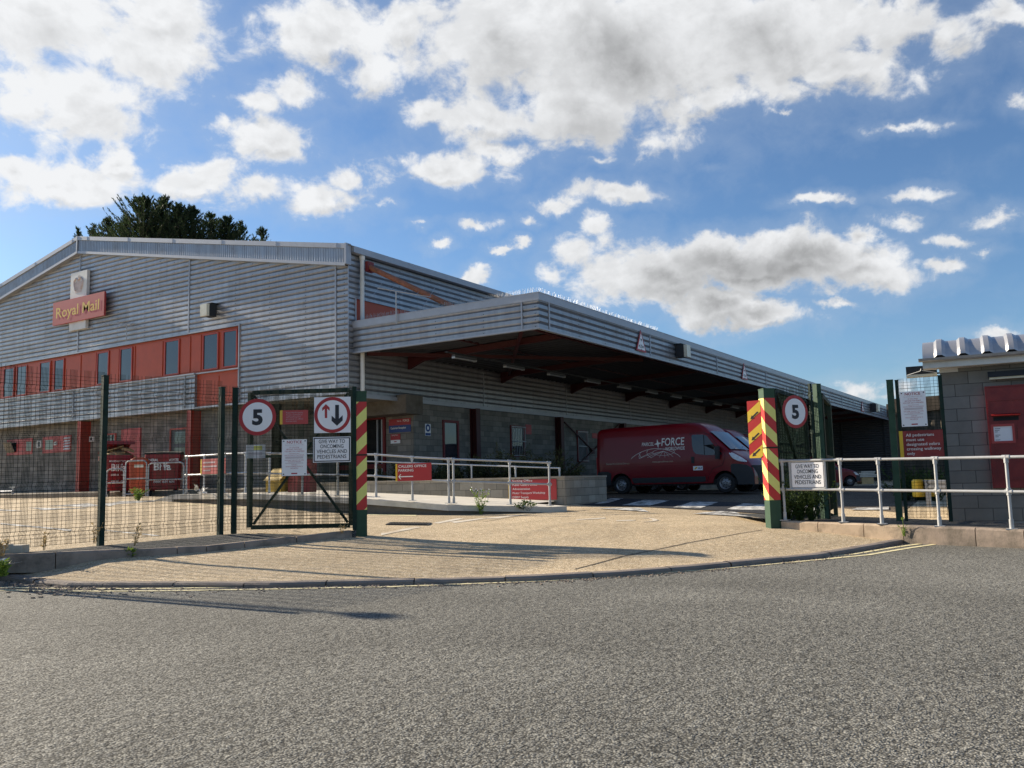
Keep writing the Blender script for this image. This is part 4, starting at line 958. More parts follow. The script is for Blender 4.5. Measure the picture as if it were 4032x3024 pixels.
# ---- things fixed to the depot
def rects(mb, o, ex, ey, nrm, quads):
    for (x0, y0, x1, y1, m, h) in quads:
        mb.poly([o+ex*x0+ey*y0+nrm*h, o+ex*x1+ey*y0+nrm*h, o+ex*x1+ey*y1+nrm*h, o+ex*x0+ey*y1+nrm*h], m)
tl = None
for i, (x, y) in enumerate([(1812,1409),(1958+60,1447),(2193,1478),(2330,1506),(2460,1530),(2575,1550),(2683,1567),(2765,1582),(2842,1594),(2905,1605)]):
    pnt = onV(x, y, 16.6); u = UG+1.6+i*3.05
    if tl is None:
        tl = thing('tube_light', 'unlit tube light beneath the canopy, first of the row from the gable end', 'light', (u, 16.6, 5.10), 'tube lights beneath the canopy')
        q = MB(); q.box((u-.62, 16.54, 5.13), (u+.62, 16.66, 5.20)); q.box((u-.02, 16.59, 5.20), (u+.02, 16.61, 5.24)); q.build('light_body', M['clad_dark'], tl)
        q = MB(); q.tube([(u-.58, 16.57, 5.10), (u+.58, 16.57, 5.10)], .02, 8); q.tube([(u-.58, 16.63, 5.10), (u+.58, 16.63, 5.10)], .02, 8)
        for xx in (u-.6, u+.6): q.box((xx-.02, 16.54, 5.075), (xx+.02, 16.66, 5.13))
        q.build('tube', M['galv'], tl)
    else:
        c = copy_tree(tl); c.location = (u, 16.6, 5.10); c['label'] = 'unlit tube light beneath the canopy, %s of the row from the gable end' % 'first second third fourth fifth sixth seventh eighth ninth tenth'.split()[i]
def flood(c, ax_out, ax_side, label, s=1.0):
    c = Vector(c); o = Vector(ax_out); sd_ = Vector(ax_side); t = thing('floodlight', label, 'light', c)
    q = MB(); q.obox(c+o*.14*s, o*.14*s, sd_*.17*s, Vector((0,0,.21*s))); q.obox(c+o*.02+Vector((0,0,.23*s)), o*.20*s, sd_*.19*s, Vector((0,0,.015))); q.build('lamp_housing', M['plastic'], t)
    q = MB(); q.obox(c+o*.34*s-Vector((0,0,.02)), o*.055*s, sd_*.165*s, Vector((0,0,.20*s))); 
    q.build('lens', M['lamp'], t)
    q = MB(); q.bar(c-o*.04, c+o*.02, .10, .10); q.build('bracket', M['plastic'], t)
p = onU(842, 1226, UG); flood((UG-.03, p.y, p.z), (-1,0,0), (0,1,0), 'boxy white-lensed floodlight on the gable above the red window band', 1.15)
p = onV(2665, 1385, VC); flood((p.x, VC-.03, p.z), (0,-1,0), (1,0,0), 'weathered floodlight on the canopy fascia to the right of a triangular sign', 1.2)
p = onV(3428, 1607, VC); flood((p.x, VC-.03, p.z), (0,-1,0), (1,0,0), 'small far floodlight near the distant end of the canopy fascia', 1.5)
def tri_sign(x, y, label):
    p = onV(x, y, VC-.05); c = Vector((p.x, VC-.05, 5.98)); ex = Vector((1,0,0)); ey = Vector((0,0,1)); nn = Vector((0,-1,0))
    t = thing('height_sign', label, 'sign', c, None); s = .46
    def tri(k, h): return [c+nn*h+ey*(s*1.0*k)+ey*(-.06*(1-k)), c+nn*h-ex*(s*.95*k)-ey*(s*.72*k)+ey*(-.06*(1-k)), c+nn*h+ex*(s*.95*k)-ey*(s*.72*k)+ey*(-.06*(1-k))]
    q = MB(); q.prism(tri(1.0, 0), nn*-.02); q.build('panel', M['signred'], t)
    q = MB(); q.poly(tri(.76, .003)); q.build('face', M['signwhite'], t)
    q = MB(); o = c+nn*.006; q.text('4.35m', o-ey*.19, ex, ey, w=.42, h=.11, align='C', bold=.02)
    q.poly([o+ey*.14-ex*.08, o+ey*.14+ex*.08, o+ey*.03]); q.poly([o-ey*.29-ex*.06, o-ey*.29+ex*.06, o-ey*.22])
    q.build('lettering', M['signdark'], t)
tri_sign(2525, 1358, 'nearest red triangle height limit sign on the canopy fascia beside a floodlight')
tri_sign(2932, 1475, 'middle red triangle height limit sign on the canopy fascia below the roof flue')
tri_sign(3397, 1607, 'farthest and smallest height limit triangle on the canopy fascia')
# big name sign on the gable: white upright, red cross board
cn = onU(310, 1225, UG-.1)
nm = thing('name_sign', 'big cross-shaped name sign, red board with yellow letters over a white upright, on the gable', 'sign', cn)
ex = Vector((0,-1,0)); ey = Vector((0,0,1)); nn = Vector((-1,0,0))
y0, y1, z0, z1 = rectU((276,1060), (342,1305), UG-.16); pc = (y0+y1)/2; 
a = onU(309, 1070, UG-.15).z; b = onU(305, 1298, UG-.15).z; hw = (onU(277,1150,UG-.15).y-onU(341,1140,UG-.15).y)/2
yc = (onU(277,1150,UG-.15).y+onU(341,1140,UG-.15).y)/2
q = MB(); q.box((UG-.15, yc-hw, b), (UG-.01, yc+hw, a)); q.build('upright_panel', M['whiteplastic'], nm)
zt = onU(310, 1170, UG-.24).z; zb_ = onU(310, 1262, UG-.24).z; ya = onU(208, 1240, UG-.24).y; yb_ = onU(410, 1190, UG-.24).y
q = MB(); q.box((UG-.24, yb_, zb_), (UG-.151, ya, zt)); q.build('board', M['fadedred'], nm)
q = MB(); W = ya-yb_; hh = zt-zb_; q.text('Royal Mail', Vector((UG-.246, ya-W*.07, zb_+hh*.30)), ex, ey, w=W*.84, h=hh*.44, bold=.010)
q.build('lettering', M['gold'], nm)
q = MB(); o = Vector((UG-.154, yc, zt)); s = (a-zt)*.5                      # sun-bleached crown
for k in range(-1, 2, 2):
    q.tube([o+ex*(k*s*.02)+ey*s*1.35, o+ex*(k*s*.30)+ey*s*1.52, o+ex*(k*s*.55)+ey*s*1.30, o+ex*(k*s*.52)+ey*s*1.0, o+ex*(k*s*.38)+ey*s*.62], .05, 4)
q.box((UG-.158, yc-s*.42, zt+s*.42), (UG-.151, yc+s*.42, zt+s*.60)); q.box((UG-.158, yc-s*.04, zt+s*1.35), (UG-.151, yc+s*.04, zt+s*1.75)); q.box((UG-.158, yc-s*.12, zt+s*1.56), (UG-.151, yc+s*.12, zt+s*1.63))
q.poly([o+nn*.001+ex*(-s*.40)+ey*s*.62, o+nn*.001+ex*(s*.40)+ey*s*.62, o+nn*.001+ex*(s*.46)+ey*s*1.2, o+nn*.001+ey*s*1.4, o+nn*.001-ex*(s*.46)+ey*s*1.2])
q.build('crown_mark', mat('bleached_print', (.60,.50,.46), .6, var=.25, scale=5), nm)
def aerial(base, mast_h, boom_dir, L_, els, el_dir, label):
    base = Vector(base); t = thing('tv_aerial', label, 'aerial', base); q = MB(); topp = base+Vector((0,0,mast_h)); q.tube([base, topp], .022, 6); q.build('mast', M['palegalv'], t)
    q = MB(); bd = Vector(boom_dir).normalized(); ed = Vector(el_dir).normalized(); q.tube([topp-bd*L_*.35, topp+bd*L_*.65], .014, 5)
    for k, ln_ in enumerate(els): c = topp-bd*L_*.33+bd*(L_*.95*k/max(1, len(els)-1)); q.tube([c-ed*ln_, c+ed*ln_], .008, 4)
    q.build('boom', M['galv'], t)
p = onU(497, 1345, UG-.12); aerial((UG-.12, p.y, p.z), onU(495, 1275, UG-.12).z-p.z, (-.3, 1, .06), 2.1, [.35,.2,.18,.17,.16,.15,.14,.14,.13,.13], (.6,.3,.7), 'spiky tv aerial on a short pole against the gable above the orange-red band')
p = onV(1560, 1240, VS-2.0); aerial((p.x, p.y, p.z-.3), 1.1, (.4, -1, -.25), 1.9, [.7,.30,.26,.24,.8], (.75,.3,.55), 'spiky tv aerial standing behind the canopy edge near the downpipe')
# ---------------------------------------------------------------- forecourt of the depot: ramp, planter, rails
def lin(v, pts):
    if v <= pts[0][0]: return pts[0][1]
    for a, b in zip(pts, pts[1:]):
        if v <= b[0]: return a[1]+(b[1]-a[1])*(v-a[0])/(b[0]-a[0])
    return pts[-1][1]
# front edge of the raised path, top edge (x, y, depth)
RE = [atD(*q) for q in ((686,1948,24.75),(803,1946,24.1),(966,1945,23.0),(1200,1951,22.3),(1447,1964,21.5),(1624,1977,20.95),(1768,1988,20.45),(2000,1992,20.9),(2173,1996,21.2),(2236,1992,21.6))]
zp = sorted([(p.y, p.z) for p in RE]); 
def pathz(v): return lin(v, zp)
rp = MB(); rows = []
for p in resample(RE, .5):
    pb = UG+.35 if p.y > 12.2 else p.x+.2
    g0 = gz(p.x-.1, p.y)-.25
    rows.append([(p.x, p.y, g0), (p.x, p.y, p.z-.13)])
    rp_ = rows
front = MB().grid(rows)
bz0, bz1 = onU(1446, 1940, UG), onU(2226, 1975, UG)
def backz(v): return min(pathz(v)+.03, bz1.z+(bz0.z-bz1.z)*(v-bz1.y)/(bz0.y-bz1.y))
top = MB(); rows = []
for p in resample(RE, .5):
    bx = max(p.x+.3, UL-.05 if p.y > VS-.3 else UG+.4)
    if p.y < 12.2: bx = p.x+ (p.y-10.2)*1.5
    rows.append([(p.x-.06, p.y, p.z-.135), (p.x-.06, p.y, p.z), (p.x+.2, p.y, p.z+.002), (p.x+(bx-p.x)*.5, p.y, (p.z+backz(p.y))/2+.002), (bx, p.y, backz(p.y))])
print('BACKZ', [(round(p.y,1), round(p.z,2), round(backz(p.y),2)) for p in RE])
pth = thing('ramp', 'raised pale concrete footpath ramp with a dark stained front wall before the depot', 'ramp', RE[6]-Vector((0,0,.4)))
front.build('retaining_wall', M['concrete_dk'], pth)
top.grid(rows); top.build('path_slab', M['concrete'], pth)
ye = MB(); a = RE[0]; ye.prism([(a.x-.07, a.y+.02, a.z+.003), (a.x-.07, a.y+1.6, a.z-.30), (a.x-.07, a.y+.02, a.z-.35)], (1.5, 0, 0)); ye.build('ramp_end', M['concrete'], pth)
# paved strip and kerb along the foot of the gable
gk = MB(); c1 = onU(384, 1940, UG-1.5); c0_ = onU(0, 1946, UG-1.5); zk = (c1.z+c0_.z)/2
rows = []
for y in np.arange(RE[0].y+1.0, 52, .9):
    rows.append([(UG-1.5, y+.0, zk-.5), (UG-1.5, y, zk-.02), (UG-1.47, y, zk), (UG-1.3, y, zk), (UG+.6, y, zk+.05)])
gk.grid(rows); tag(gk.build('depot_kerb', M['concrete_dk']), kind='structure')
# low rail at far left on that kerb
lr = thing('low_rail', 'low galvanised hoop rail at the kerb by the gable, far left', 'rail', (UG-1.3, 41.5, zk)); 
a = onU(50, 1945, UG-1.3); q = MB(); t_ = onU(50, 1919, UG-1.3).z; l0 = onU(-300, 1940, UG-1.3)
q.tube([(a.x, a.y, zk), (a.x, a.y, t_)], .05, 8); q.build('post', M['galv'], lr)
q = MB(); q.tube([(a.x, a.y, zk+.13), (a.x, l0.y, zk+.13)], .045, 8); q.bar((a.x, a.y-.25, t_), (a.x, a.y+.25, t_), .1, .05); q.build('rail', M['galv'], lr)
# guard rails
def fitting(mb, p, r=.034, h=.10): mb.tube([Vector(p)-Vector((0,0,h/2)), Vector(p)+Vector((0,0,h/2))], r, 10)
def guard_rail(label, posts, hgt, mids, r=.025, mname='galv', ends=True, plates=True, name='guard_rail', lo=None):
    """posts: base points; one top rail and lower rails at the given heights"""
    t = thing(name, label, 'railing', posts[0])
    posts = [Vector(p) for p in posts]
    for p in posts:
        q = MB(); q.tube([p, p+Vector((0,0,hgt))], r, 10)
        if plates: q.box((p.x-.07, p.y-.07, p.z), (p.x+.07, p.y+.07, p.z+.012)); q.tube([p+Vector((0,0,.012)), p+Vector((0,0,.14))], r*1.35, 10)
        for m_ in mids+[hgt-.03]: fitting(q, p+Vector((0,0,m_)), r*1.4)
        q.build('post', M[mname], t, smooth=True, angle=40)
    for h in [hgt]+mids:
        q = MB(); pts = [p+Vector((0,0,h)) for p in posts]
        q.tube(pts, r, 10)
        for p, n_ in zip(pts, pts[1:]+[pts[-2]]):
            d = (n_-p).normalized(); q.tube([p-d*.05, p+d*.05], r*1.38, 10)
        q.build('rail', M[mname], t, smooth=True, angle=40)
    return t
def along(pts2, dx=.12):
    out = []
    for x, y, d in pts2: p = atD(x, y, d); out.append(p)
    return out
gA = along([(733,1943,24.6),(803,1942,24.1),(883,1940,23.5),(966,1940,23.05),(1060,1943,22.75),(1190,1948,22.4),(1330,1951,22.0),(1481,1957,21.45),(1624,1971,21.0),(1768,1982,20.6)])
guard_rail('long galvanised two-bar handrail along the ramp edge behind the left gate', gA, 1.05, [.52])
gB = along([(1787,1982,20.6),(2010,1987,20.95),(2166,1991,21.2)])
guard_rail('short galvanised handrail section at the low end of the ramp before the red directory board', gB, 1.05, [.52])
# planter
PX = UG+.02; pe = onU(2226, 1974, PX).y; pz = onU(2226, 1874, PX).z
pl = thing('planter', 'long low grey block planter wall with a stone coping beneath the canopy', 'planter', (PX, (pe+VS)/2, .6))
q = MB(); q.box((PX, pe, -.1), (PX+.22, VS+1.6, pz-.06)); q.box((PX+.22, pe, -.1), (PX+2.6, pe+.22, pz-.06)); q.build('planter_wall', M['blockpl'], pl)
q = MB()
for k in range(18):
    y = pe-.03+k*.55
    if y < VS+1.5: q.box((PX-.035, y, pz-.058), (PX+.26, y+.54, pz+random.uniform(-.004,.004)))
q.box((PX+.261, pe-.03, pz-.058), (PX+2.6, pe+.25, pz)); q.build('coping', M['coping'], pl)
q = MB(); q.poly([(PX+.2, pe+.2, pz-.12), (PX+2.7, pe+.2, pz-.12), (PX+2.7, VS+1.5, pz-.12), (PX+.2, VS+1.5, pz-.12)]); q.build('soil_bed', M['soil'], pl)
hr = thing('hand_rail', 'single-bar handrail standing on the planter coping, sloping down to the right', 'railing', (PX+.1, pe+.3, pz))
z0 = onU(2205, 1843, PX+.1).z; z1 = onU(1447, 1816, PX+.1).z; ys = [onU(2203, 1860, PX+.1).y, onU(2030, 1855, PX+.1).y, onU(1857, 1855, PX+.1).y]
yend = onU(1400, 1813, PX+.1).y; sl_ = (z1-z0)/(onU(1447,1816,PX+.1).y-ys[0])
q = MB(); q.tube([(PX+.1, ys[0], z0), (PX+.1, yend, z0+sl_*(yend-ys[0]))], .025, 10); q.build('rail', M['galv'], hr)
for y in ys+[ys[-1]+2.2, ys[-1]+4.4]:
    zz = z0+sl_*(y-ys[0]); q = MB(); q.tube([(PX+.1, y, pz-.01), (PX+.1, y, zz)], .025, 10); fitting(q, (PX+.1, y, zz-.03)); q.build('post', M['galv'], hr)
# ---------------------------------------------------------------- vegetation helpers
def leaf(mb, c, d, up, ln, wd, m=0):
    c = Vector(c); d = Vector(d).normalized(); s = d.cross(up)
    if s.length < 1e-4: s = d.orthogonal()
    s.normalize(); mb.poly([c, c+d*ln*.5+s*wd*.5, c+d*ln, c+d*ln*.5-s*wd*.5], m)
def rnd(): 
    while True:
        v = Vector((random.uniform(-1,1), random.uniform(-1,1), random.uniform(-1,1)))
        if .05 < v.length < 1: return v.normalized()
def juniper(c, rx, ry, h, n, label):
    c = Vector(c); t = thing('juniper_shrub', label, 'shrub', c); random.seed(int(c.y*100)); q = MB(); st_ = MB()
    nb = 46
    for b in range(nb):
        a = random.uniform(0, 6.283); rr = math.sqrt(random.random()); hh = h*random.uniform(.35, 1.0)*(1-.45*rr*rr)
        tip = c+Vector((rx*rr*math.cos(a), ry*rr*math.sin(a), hh)); root = c+Vector((rx*rr*.3*math.cos(a), ry*rr*.3*math.sin(a), 0)); bend = (root+tip)/2+Vector((0,0,-.05))
        st_.tube([root, bend, tip], [.014, .01, .004], 4)
        for i in range(int(n/nb)):
            t_ = random.uniform(.25, 1.05); p = root.lerp(bend, t_*2) if t_ < .5 else bend.lerp(tip, t_*2-1)
            p = p+rnd()*random.uniform(.0, .14); dr_ = (Vector((math.cos(a), math.sin(a), .6))+rnd()*.9); leaf(q, p, dr_, rnd(), random.uniform(.07, .16), random.uniform(.018, .04))
    q.build('foliage', M['juniper'], t, recalc=False); st_.build('stem', M['bark'], t)
jl = ['low dark juniper spreading behind the callers sign, nearest the gate post', 'dark juniper between the two handrails behind the red callers sign', 'wide dark juniper below the reception window', 'tall dark juniper mound before the barred window', 'dark juniper at the right end of the planter above the red directory board']
for (y, h, rx, ry, lb_) in ((19.2, .62, .9, 1.2, jl[0]), (17.6, .66, .9, 1.2, jl[1]), (16.3, .80, .95, 1.2, jl[2]), (14.9, 1.15, 1.0, 1.3, jl[3]), (13.3, .88, .9, 1.1, jl[4])):
    juniper((PX+1.25, y, pz-.15), rx, ry, h+.12, 2600, lb_)
def weed(base, h, n, label, mname='weed', flowers=0, spread=.5, lw=.03, cat='weed', dry=0, name='weed_plant'):
    base = Vector(base); t = thing(name, label, cat, base); random.seed(int(abs(base.x*77+base.y*31))); q = MB(); s_ = MB(); f_ = MB()
    ns = max(3, n//14)
    for k in range(ns):
        a = random.uniform(0, 6.283); tip = base+Vector((math.cos(a)*spread*h*random.uniform(.2,1), math.sin(a)*spread*h*random.uniform(.2,1), h*random.uniform(.5, 1)))
        mid = base.lerp(tip, .5)+Vector((0,0,h*.08)); s_.tube([base+Vector((math.cos(a), math.sin(a), 0))*.02, mid, tip], [.006, .004, .002], 4)
        for i in range(n//ns):
            t_ = random.random()**.8; p = base.lerp(mid, t_*2) if t_ < .5 else mid.lerp(tip, t_*2-1)
            d = Vector((random.uniform(-1,1), random.uniform(-1,1), random.uniform(-.1, 1))); leaf(q, p, d, rnd(), random.uniform(.5, 1)*lw*3, lw*random.uniform(.6, 1.1))
        if flowers:
            for i in range(flowers//ns+1): leaf(q, tip+rnd()*.05, rnd(), rnd(), .035, .03, 1)
    s_.build('stem', M['dryweed' if dry else mname], t); q.build('leaves', [M[mname], M['white']], t, recalc=False)
p = oy(1895, 2026); weed(p, .62, 150, 'tall yellow-green weed with white seed heads growing at the foot of the ramp wall', flowers=46, spread=.42, lw=.035)
p = oy(2075, 2020); weed(p, .34, 150, 'low leafy weed with pale flowers at the low end of the ramp wall', 'creeper', flowers=14, spread=1.2, lw=.045)
# ---------------------------------------------------------------- boards: a panel square to a vertical plane, with its lettering
class Board:
    def __init__(s, name, label, cat, p0, nrm, rect, th=.006, mface='signwhite', off=.0, group=None, shape='rect', size=None, panel='panel'):
        n = Vector(nrm).normalized(); s.n = n; s.ey = Vector((0,0,1)); s.ex = s.ey.cross(n).normalized()
        x0, y0, x1, y1 = rect; xm, ym = (x0+x1)/2, (y0+y1)/2; p0 = Vector(p0)+n*off
        s.c = onP(xm, ym, p0, n); s.w = abs((onP(x1, ym, p0, n)-onP(x0, ym, p0, n)).dot(s.ex)); s.h = onP(xm, y0, p0, n).z-onP(xm, y1, p0, n).z
        if size: s.w, s.h = size
        s.t = thing(name, label, cat, s.c, group); q = MB()
        if shape == 'rect': q.obox(s.c-n*th/2, s.ex*s.w/2, n*th/2, s.ey*s.h/2)
        else: q.lathe(s.c, n, [(-th, 0), (-th, s.w/2), (0, s.w/2), (0, 0)], 48)
        q.build(panel, M[mface], s.t)
    def at(s, x, y, k=1): return s.c+s.ex*x+s.ey*y+s.n*(.0025*k)
    def rect(s, name, x0, y0, x1, y1, m, k=1):
        MB().poly([s.at(x0,y0,k), s.at(x1,y0,k), s.at(x1,y1,k), s.at(x0,y1,k)]).build(name, M[m], s.t)
    def disc(s, name, x, y, r, m, k=1, n=48):
        MB().poly([s.at(x+r*math.cos(2*math.pi*i/n), y+r*math.sin(2*math.pi*i/n), k) for i in range(n)]).build(name, M[m], s.t)
    def lines(s, name, items, m, k=2):
        q = MB()
        for it in items:
            t, x, y, wd, h, al = it[:6]; bold = it[6] if len(it) > 6 else .0
            q.text(t, s.at(x, y, k), s.ex, s.ey, w=wd, h=h, align=al, bold=bold)
        return q.build(name, M[m], s.t)
# signs on the depot
B = Board('directory_sign', 'red directory board with a yellow edge and white lines, low on the planter wall', 'sign', (PX, 0, 0), (-1,0,0), (2001,1888,2190,1968), off=.03, mface='signred')
B.rect('yellow_edge', -B.w/2, -B.h/2, -B.w/2+.05, B.h/2, 'signyellow')
ww = B.w
B.lines('lettering', [('Sorting Office', -ww/2+.14, .235, ww*.42, .06, 'L'), ('Public Callers Office', -ww/2+.14, .115, ww*.52, .062, 'L'), ('Administration', -ww/2+.14, -.003, ww*.37, .062, 'L'), ('Motor Transport Workshop', -ww/2+.14, -.12, ww*.68, .062, 'L'), ('DERV Supply', -ww/2+.14, -.24, ww*.34, .062, 'L')], 'textwhite')
d = (gA[9]-gA[8]); d.z = 0; d.normalize(); nr = Vector((-abs(d.y), d.x*(-1 if d.y > 0 else 1), 0)); nr = Vector((d.y, -d.x, 0)); nr = nr if nr.x < 0 else -nr
B = Board('callers_sign', 'red callers office parking sign with a white left arrow, hung on the ramp handrail', 'sign', gA[8]+nr*.04, nr, (1557,1824,1698,1893), mface='signred')
B.rect('yellow_edge', -B.w/2, -B.h/2, -B.w/2+.05, B.h/2, 'signyellow')
B.lines('lettering', [('CALLERS OFFICE', -B.w/2+.085, B.h*.27, B.w*.78, B.h*.14, 'L', .012), ('PARKING', -B.w/2+.085, B.h*.04, B.w*.42, B.h*.14, 'L', .012)], 'textwhite')
q = MB(); x0 = -B.w/2+.085; yy = -B.h*.25; q.poly([B.at(x0+.02, yy-.012, 2), B.at(x0+B.w*.41, yy-.012, 2), B.at(x0+B.w*.41, yy+.012, 2), B.at(x0+.02, yy+.012, 2)])
for sg in (-1, 1): q.poly([B.at(x0-.005, yy, 3), B.at(x0+.055, yy+sg*.062, 3), B.at(x0+.078, yy+sg*.062, 3), B.at(x0+.026, yy, 3)])
q.build('arrow', M['textwhite'], B.t)
B = Board('reception_sign', 'red over blue customer reception sign beside the lobby door', 'sign', (UL,0,0), (-1,0,0), (1531,1649,1617,1702), off=.03, mface='signblue')
B.rect('red_header', -B.w/2, B.h*.03, B.w/2, B.h/2, 'signred')
B.lines('lettering', [('Customer Reception', -B.w*.42, -B.h*.24, B.w*.70, .075, 'L', .02), ('FORCE', B.w*.15, B.h*.27, B.w*.28, .085, 'L', .01), ('PARCEL', -B.w*.12, B.h*.28, B.w*.2, .05, 'L')], 'textwhite')
B = Board('hours_sign', 'small red opening hours plate with a white foot, below the reception sign', 'sign', (UL,0,0), (-1,0,0), (1538,1709,1576,1746), off=.03, mface='signred')
B.rect('white_foot', -B.w/2, -B.h/2, B.w/2, -B.h*.13, 'signwhite'); B.lines('lettering', [('Opening Hours', -B.w*.4, B.h*.33, B.w*.62, .05, 'L')], 'textwhite')
B.rect('logo_bar', -B.w*.13, -B.h*.36, B.w*.13, -B.h*.27, 'signred', 2)
B = Board('hi_vis_sign', 'blue and white mandatory clothing sign on the blockwork left of the side window', 'sign', (0,VW,0), (0,-1,0), (1674,1669,1696,1716), off=.02)
B.disc('blue_disc', 0, B.h*.16, B.w*.42, 'signblue'); B.rect('blue_strip', -B.w*.46, -B.h*.47, B.w*.46, -B.h*.26, 'signblue')
B.rect('vest_mark', -B.w*.17, B.h*.02, B.w*.17, B.h*.28, 'signwhite', 2)
for r_, lb_ in (((2070,1672,2093,1710), 'small red notice plate right of the first barred window'), ((2332,1706,2352,1726), 'small red notice plate behind the back of the nearest van')):
    B = Board('wall_notice', lb_, 'sign', (0,VW,0), (0,-1,0), r_, off=.02, mface='signred'); B.rect('print_block', -B.w*.35, -B.h*.05, B.w*.3, B.h*.25, 'fadedred')
# ---------------------------------------------------------------- bins by the gable
def bin1100(loc, rz, s, label, txt, lidopen, size=(1.36, 1.05, 1.18)):
    t = thing('waste_bin', label, 'bin', (0,0,0)); Wd, Dp, Ht = size; z0 = .20
    def ring(k, z): 
        hw, hd = Wd/2*k, Dp/2*k; r = .07; o = []
        for (cx, cy, a0) in ((hw-r, hd-r, 0), (-hw+r, hd-r, 90), (-hw+r, -hd+r, 180), (hw-r, -hd+r, 270)):
            for a in (0, 45, 90): o.append((cx+r*math.cos(R(a0+a)), cy+r*math.sin(R(a0+a)), z))
        return o
    q = MB(); q.grid([ring(.80, z0), ring(.84, z0+.05), ring(.96, z0+Ht*.86), ring(1.0, z0+Ht*.87), ring(1.0, z0+Ht)], close=True); q.poly(list(reversed(ring(.80, z0)))); q.grid([ring(1.0, z0+Ht), ring(.95, z0+Ht), ring(.82, z0+.2)], close=True); q.poly(ring(.82, z0+.2))
    for sx in (-1, 1):
        q.tube([(sx*Wd*.49, -.16, z0+Ht*.8), (sx*Wd*.54, -.16, z0+Ht*.8), (sx*Wd*.54, .16, z0+Ht*.8), (sx*Wd*.49, .16, z0+Ht*.8)], .02, 6)
    for k in (-.33, 0, .33): q.obox((k*Wd, -Dp*.47, z0+Ht*.45), (.02,0,0), (0,.012,.0), (0,-.04,Ht*.36))
    q.build('bin_body', M['binred'], t)
    lid = MB()
    if lidopen == 'black':
        lid.grid([[(-Wd*.51, y, z0+Ht+.015+zz), (0, y, z0+Ht+.03+zz), (Wd*.51, y, z0+Ht+.015+zz)] for y, zz in ((-Dp*.53, -.02), (-Dp*.5, .03), (0, .07), (Dp*.5, .05), (Dp*.53, -.02))]); lid.build('lid', M['dark'], t)
    else:
        lid.grid([[(x, y, z0+Ht+h+zz) for x in (-Wd*.51, 0, Wd*.51)] for y, h, zz in ((-Dp*.53, .40, -.05), (-Dp*.52, .46, 0), (-.1, .36, .03), (Dp*.5, .05, .03))]); lid.build('lid', M['binred'], t)
    wh = MB()
    for sx in (-1, 1):
        for sy in (-1, 1): c = (sx*Wd*.33, sy*Dp*.30, .09); wh.lathe((c[0]-.025, c[1], c[2]), (1,0,0), [(0,0),(0,.09),(.05,.09),(.05,0)], 14); wh.box((c[0]-.04, c[1]-.03, .09), (c[0]+.04, c[1]+.03, z0+.02))
    wh.build('castor', M['dark'], t)
    q = MB(); yb_ = -Dp*.5
    def tx(st, x, zf, w_, h, al='C', bold=.02):
        k = .80+.16*zf/.86; q.text(st, (x, -Dp/2*(.84+.12*zf)-.022, z0+Ht*zf), (1,0,0), (0,-.06,1), w=w_, h=h, align=al, bold=bold)
    for it in txt: tx(*it)
    q.build('lettering', M['textwhite'], t)
    t.location = Vector(loc); t.rotation_euler = (0,0,rz); t.scale = (s,)*3; return t
pb1 = atD(452, 1964, 33.0); pb2 = atD(645, 1960, 32.2); pb3 = atD(548, 1963, 31.6)
def faceeye(p, add=0): return math.atan2(-p.y, -p.x)+math.pi/2+add
b1 = bin1100((pb1.x, pb1.y, gz(pb1.x, pb1.y)+.0), faceeye(pb1, R(14)), 1.16, 'red wheeled bin overflowing with cardboard, its lid propped open', [('Biffa', -.04, .56, .46, .22, 'C', .03), ('0800 601 601', -.05, .42, .46, .06), ('MIXED RECYCLING', 0, .80, .66, .06), ('www.biffa.co.uk', -.04, .25, .55, .06)], 'open', (.86, 1.05, 1.15))
b2 = bin1100((pb2.x, pb2.y, gz(pb2.x, pb2.y)), faceeye(pb2, R(-8)), 1.14, 'red wheeled general waste bin with a black lid beside the ramp', [('Biffa', 0, .56, .52, .22, 'C', .03), ('GENERAL', -.32, .80, .38, .08), ('WASTE', .34, .80, .30, .08), ('0800 601 601', .05, .20, .62, .075)], 'black', (1.08, .90, 1.16))
# cardboard sticking out of the open bin
cdt = thing('cardboard', 'flattened cardboard boxes sticking out of the open red bin', 'cardboard', b1.location+Vector((0,0,1.2)))
Rz = Matrix.Rotation(b1.rotation_euler.z, 4, 'Z')
for (c, a, b, cc) in (((-.15,-.1,1.50), (.36,0,.05), (0,.40,.06), (0,-.01,.02)), ((.15,-.2,1.46), (.38,.05,-.06), (-.05,.34,.10), (0,0,.03)), ((-.1,.0,1.60), (.30,0,.10), (.0,.3,-.04), (0,0,.02)), ((.3,-.1,1.62), (.22,0,-.05), (0,.26,.05), (0,0,.05))):
    q = MB(); q.obox(b1.location+Rz@(Vector(c)*1.12), Rz@Vector(a), Rz@Vector(b), Rz@Vector(cc)); q.build('cardboard_sheet', M['card'], cdt)
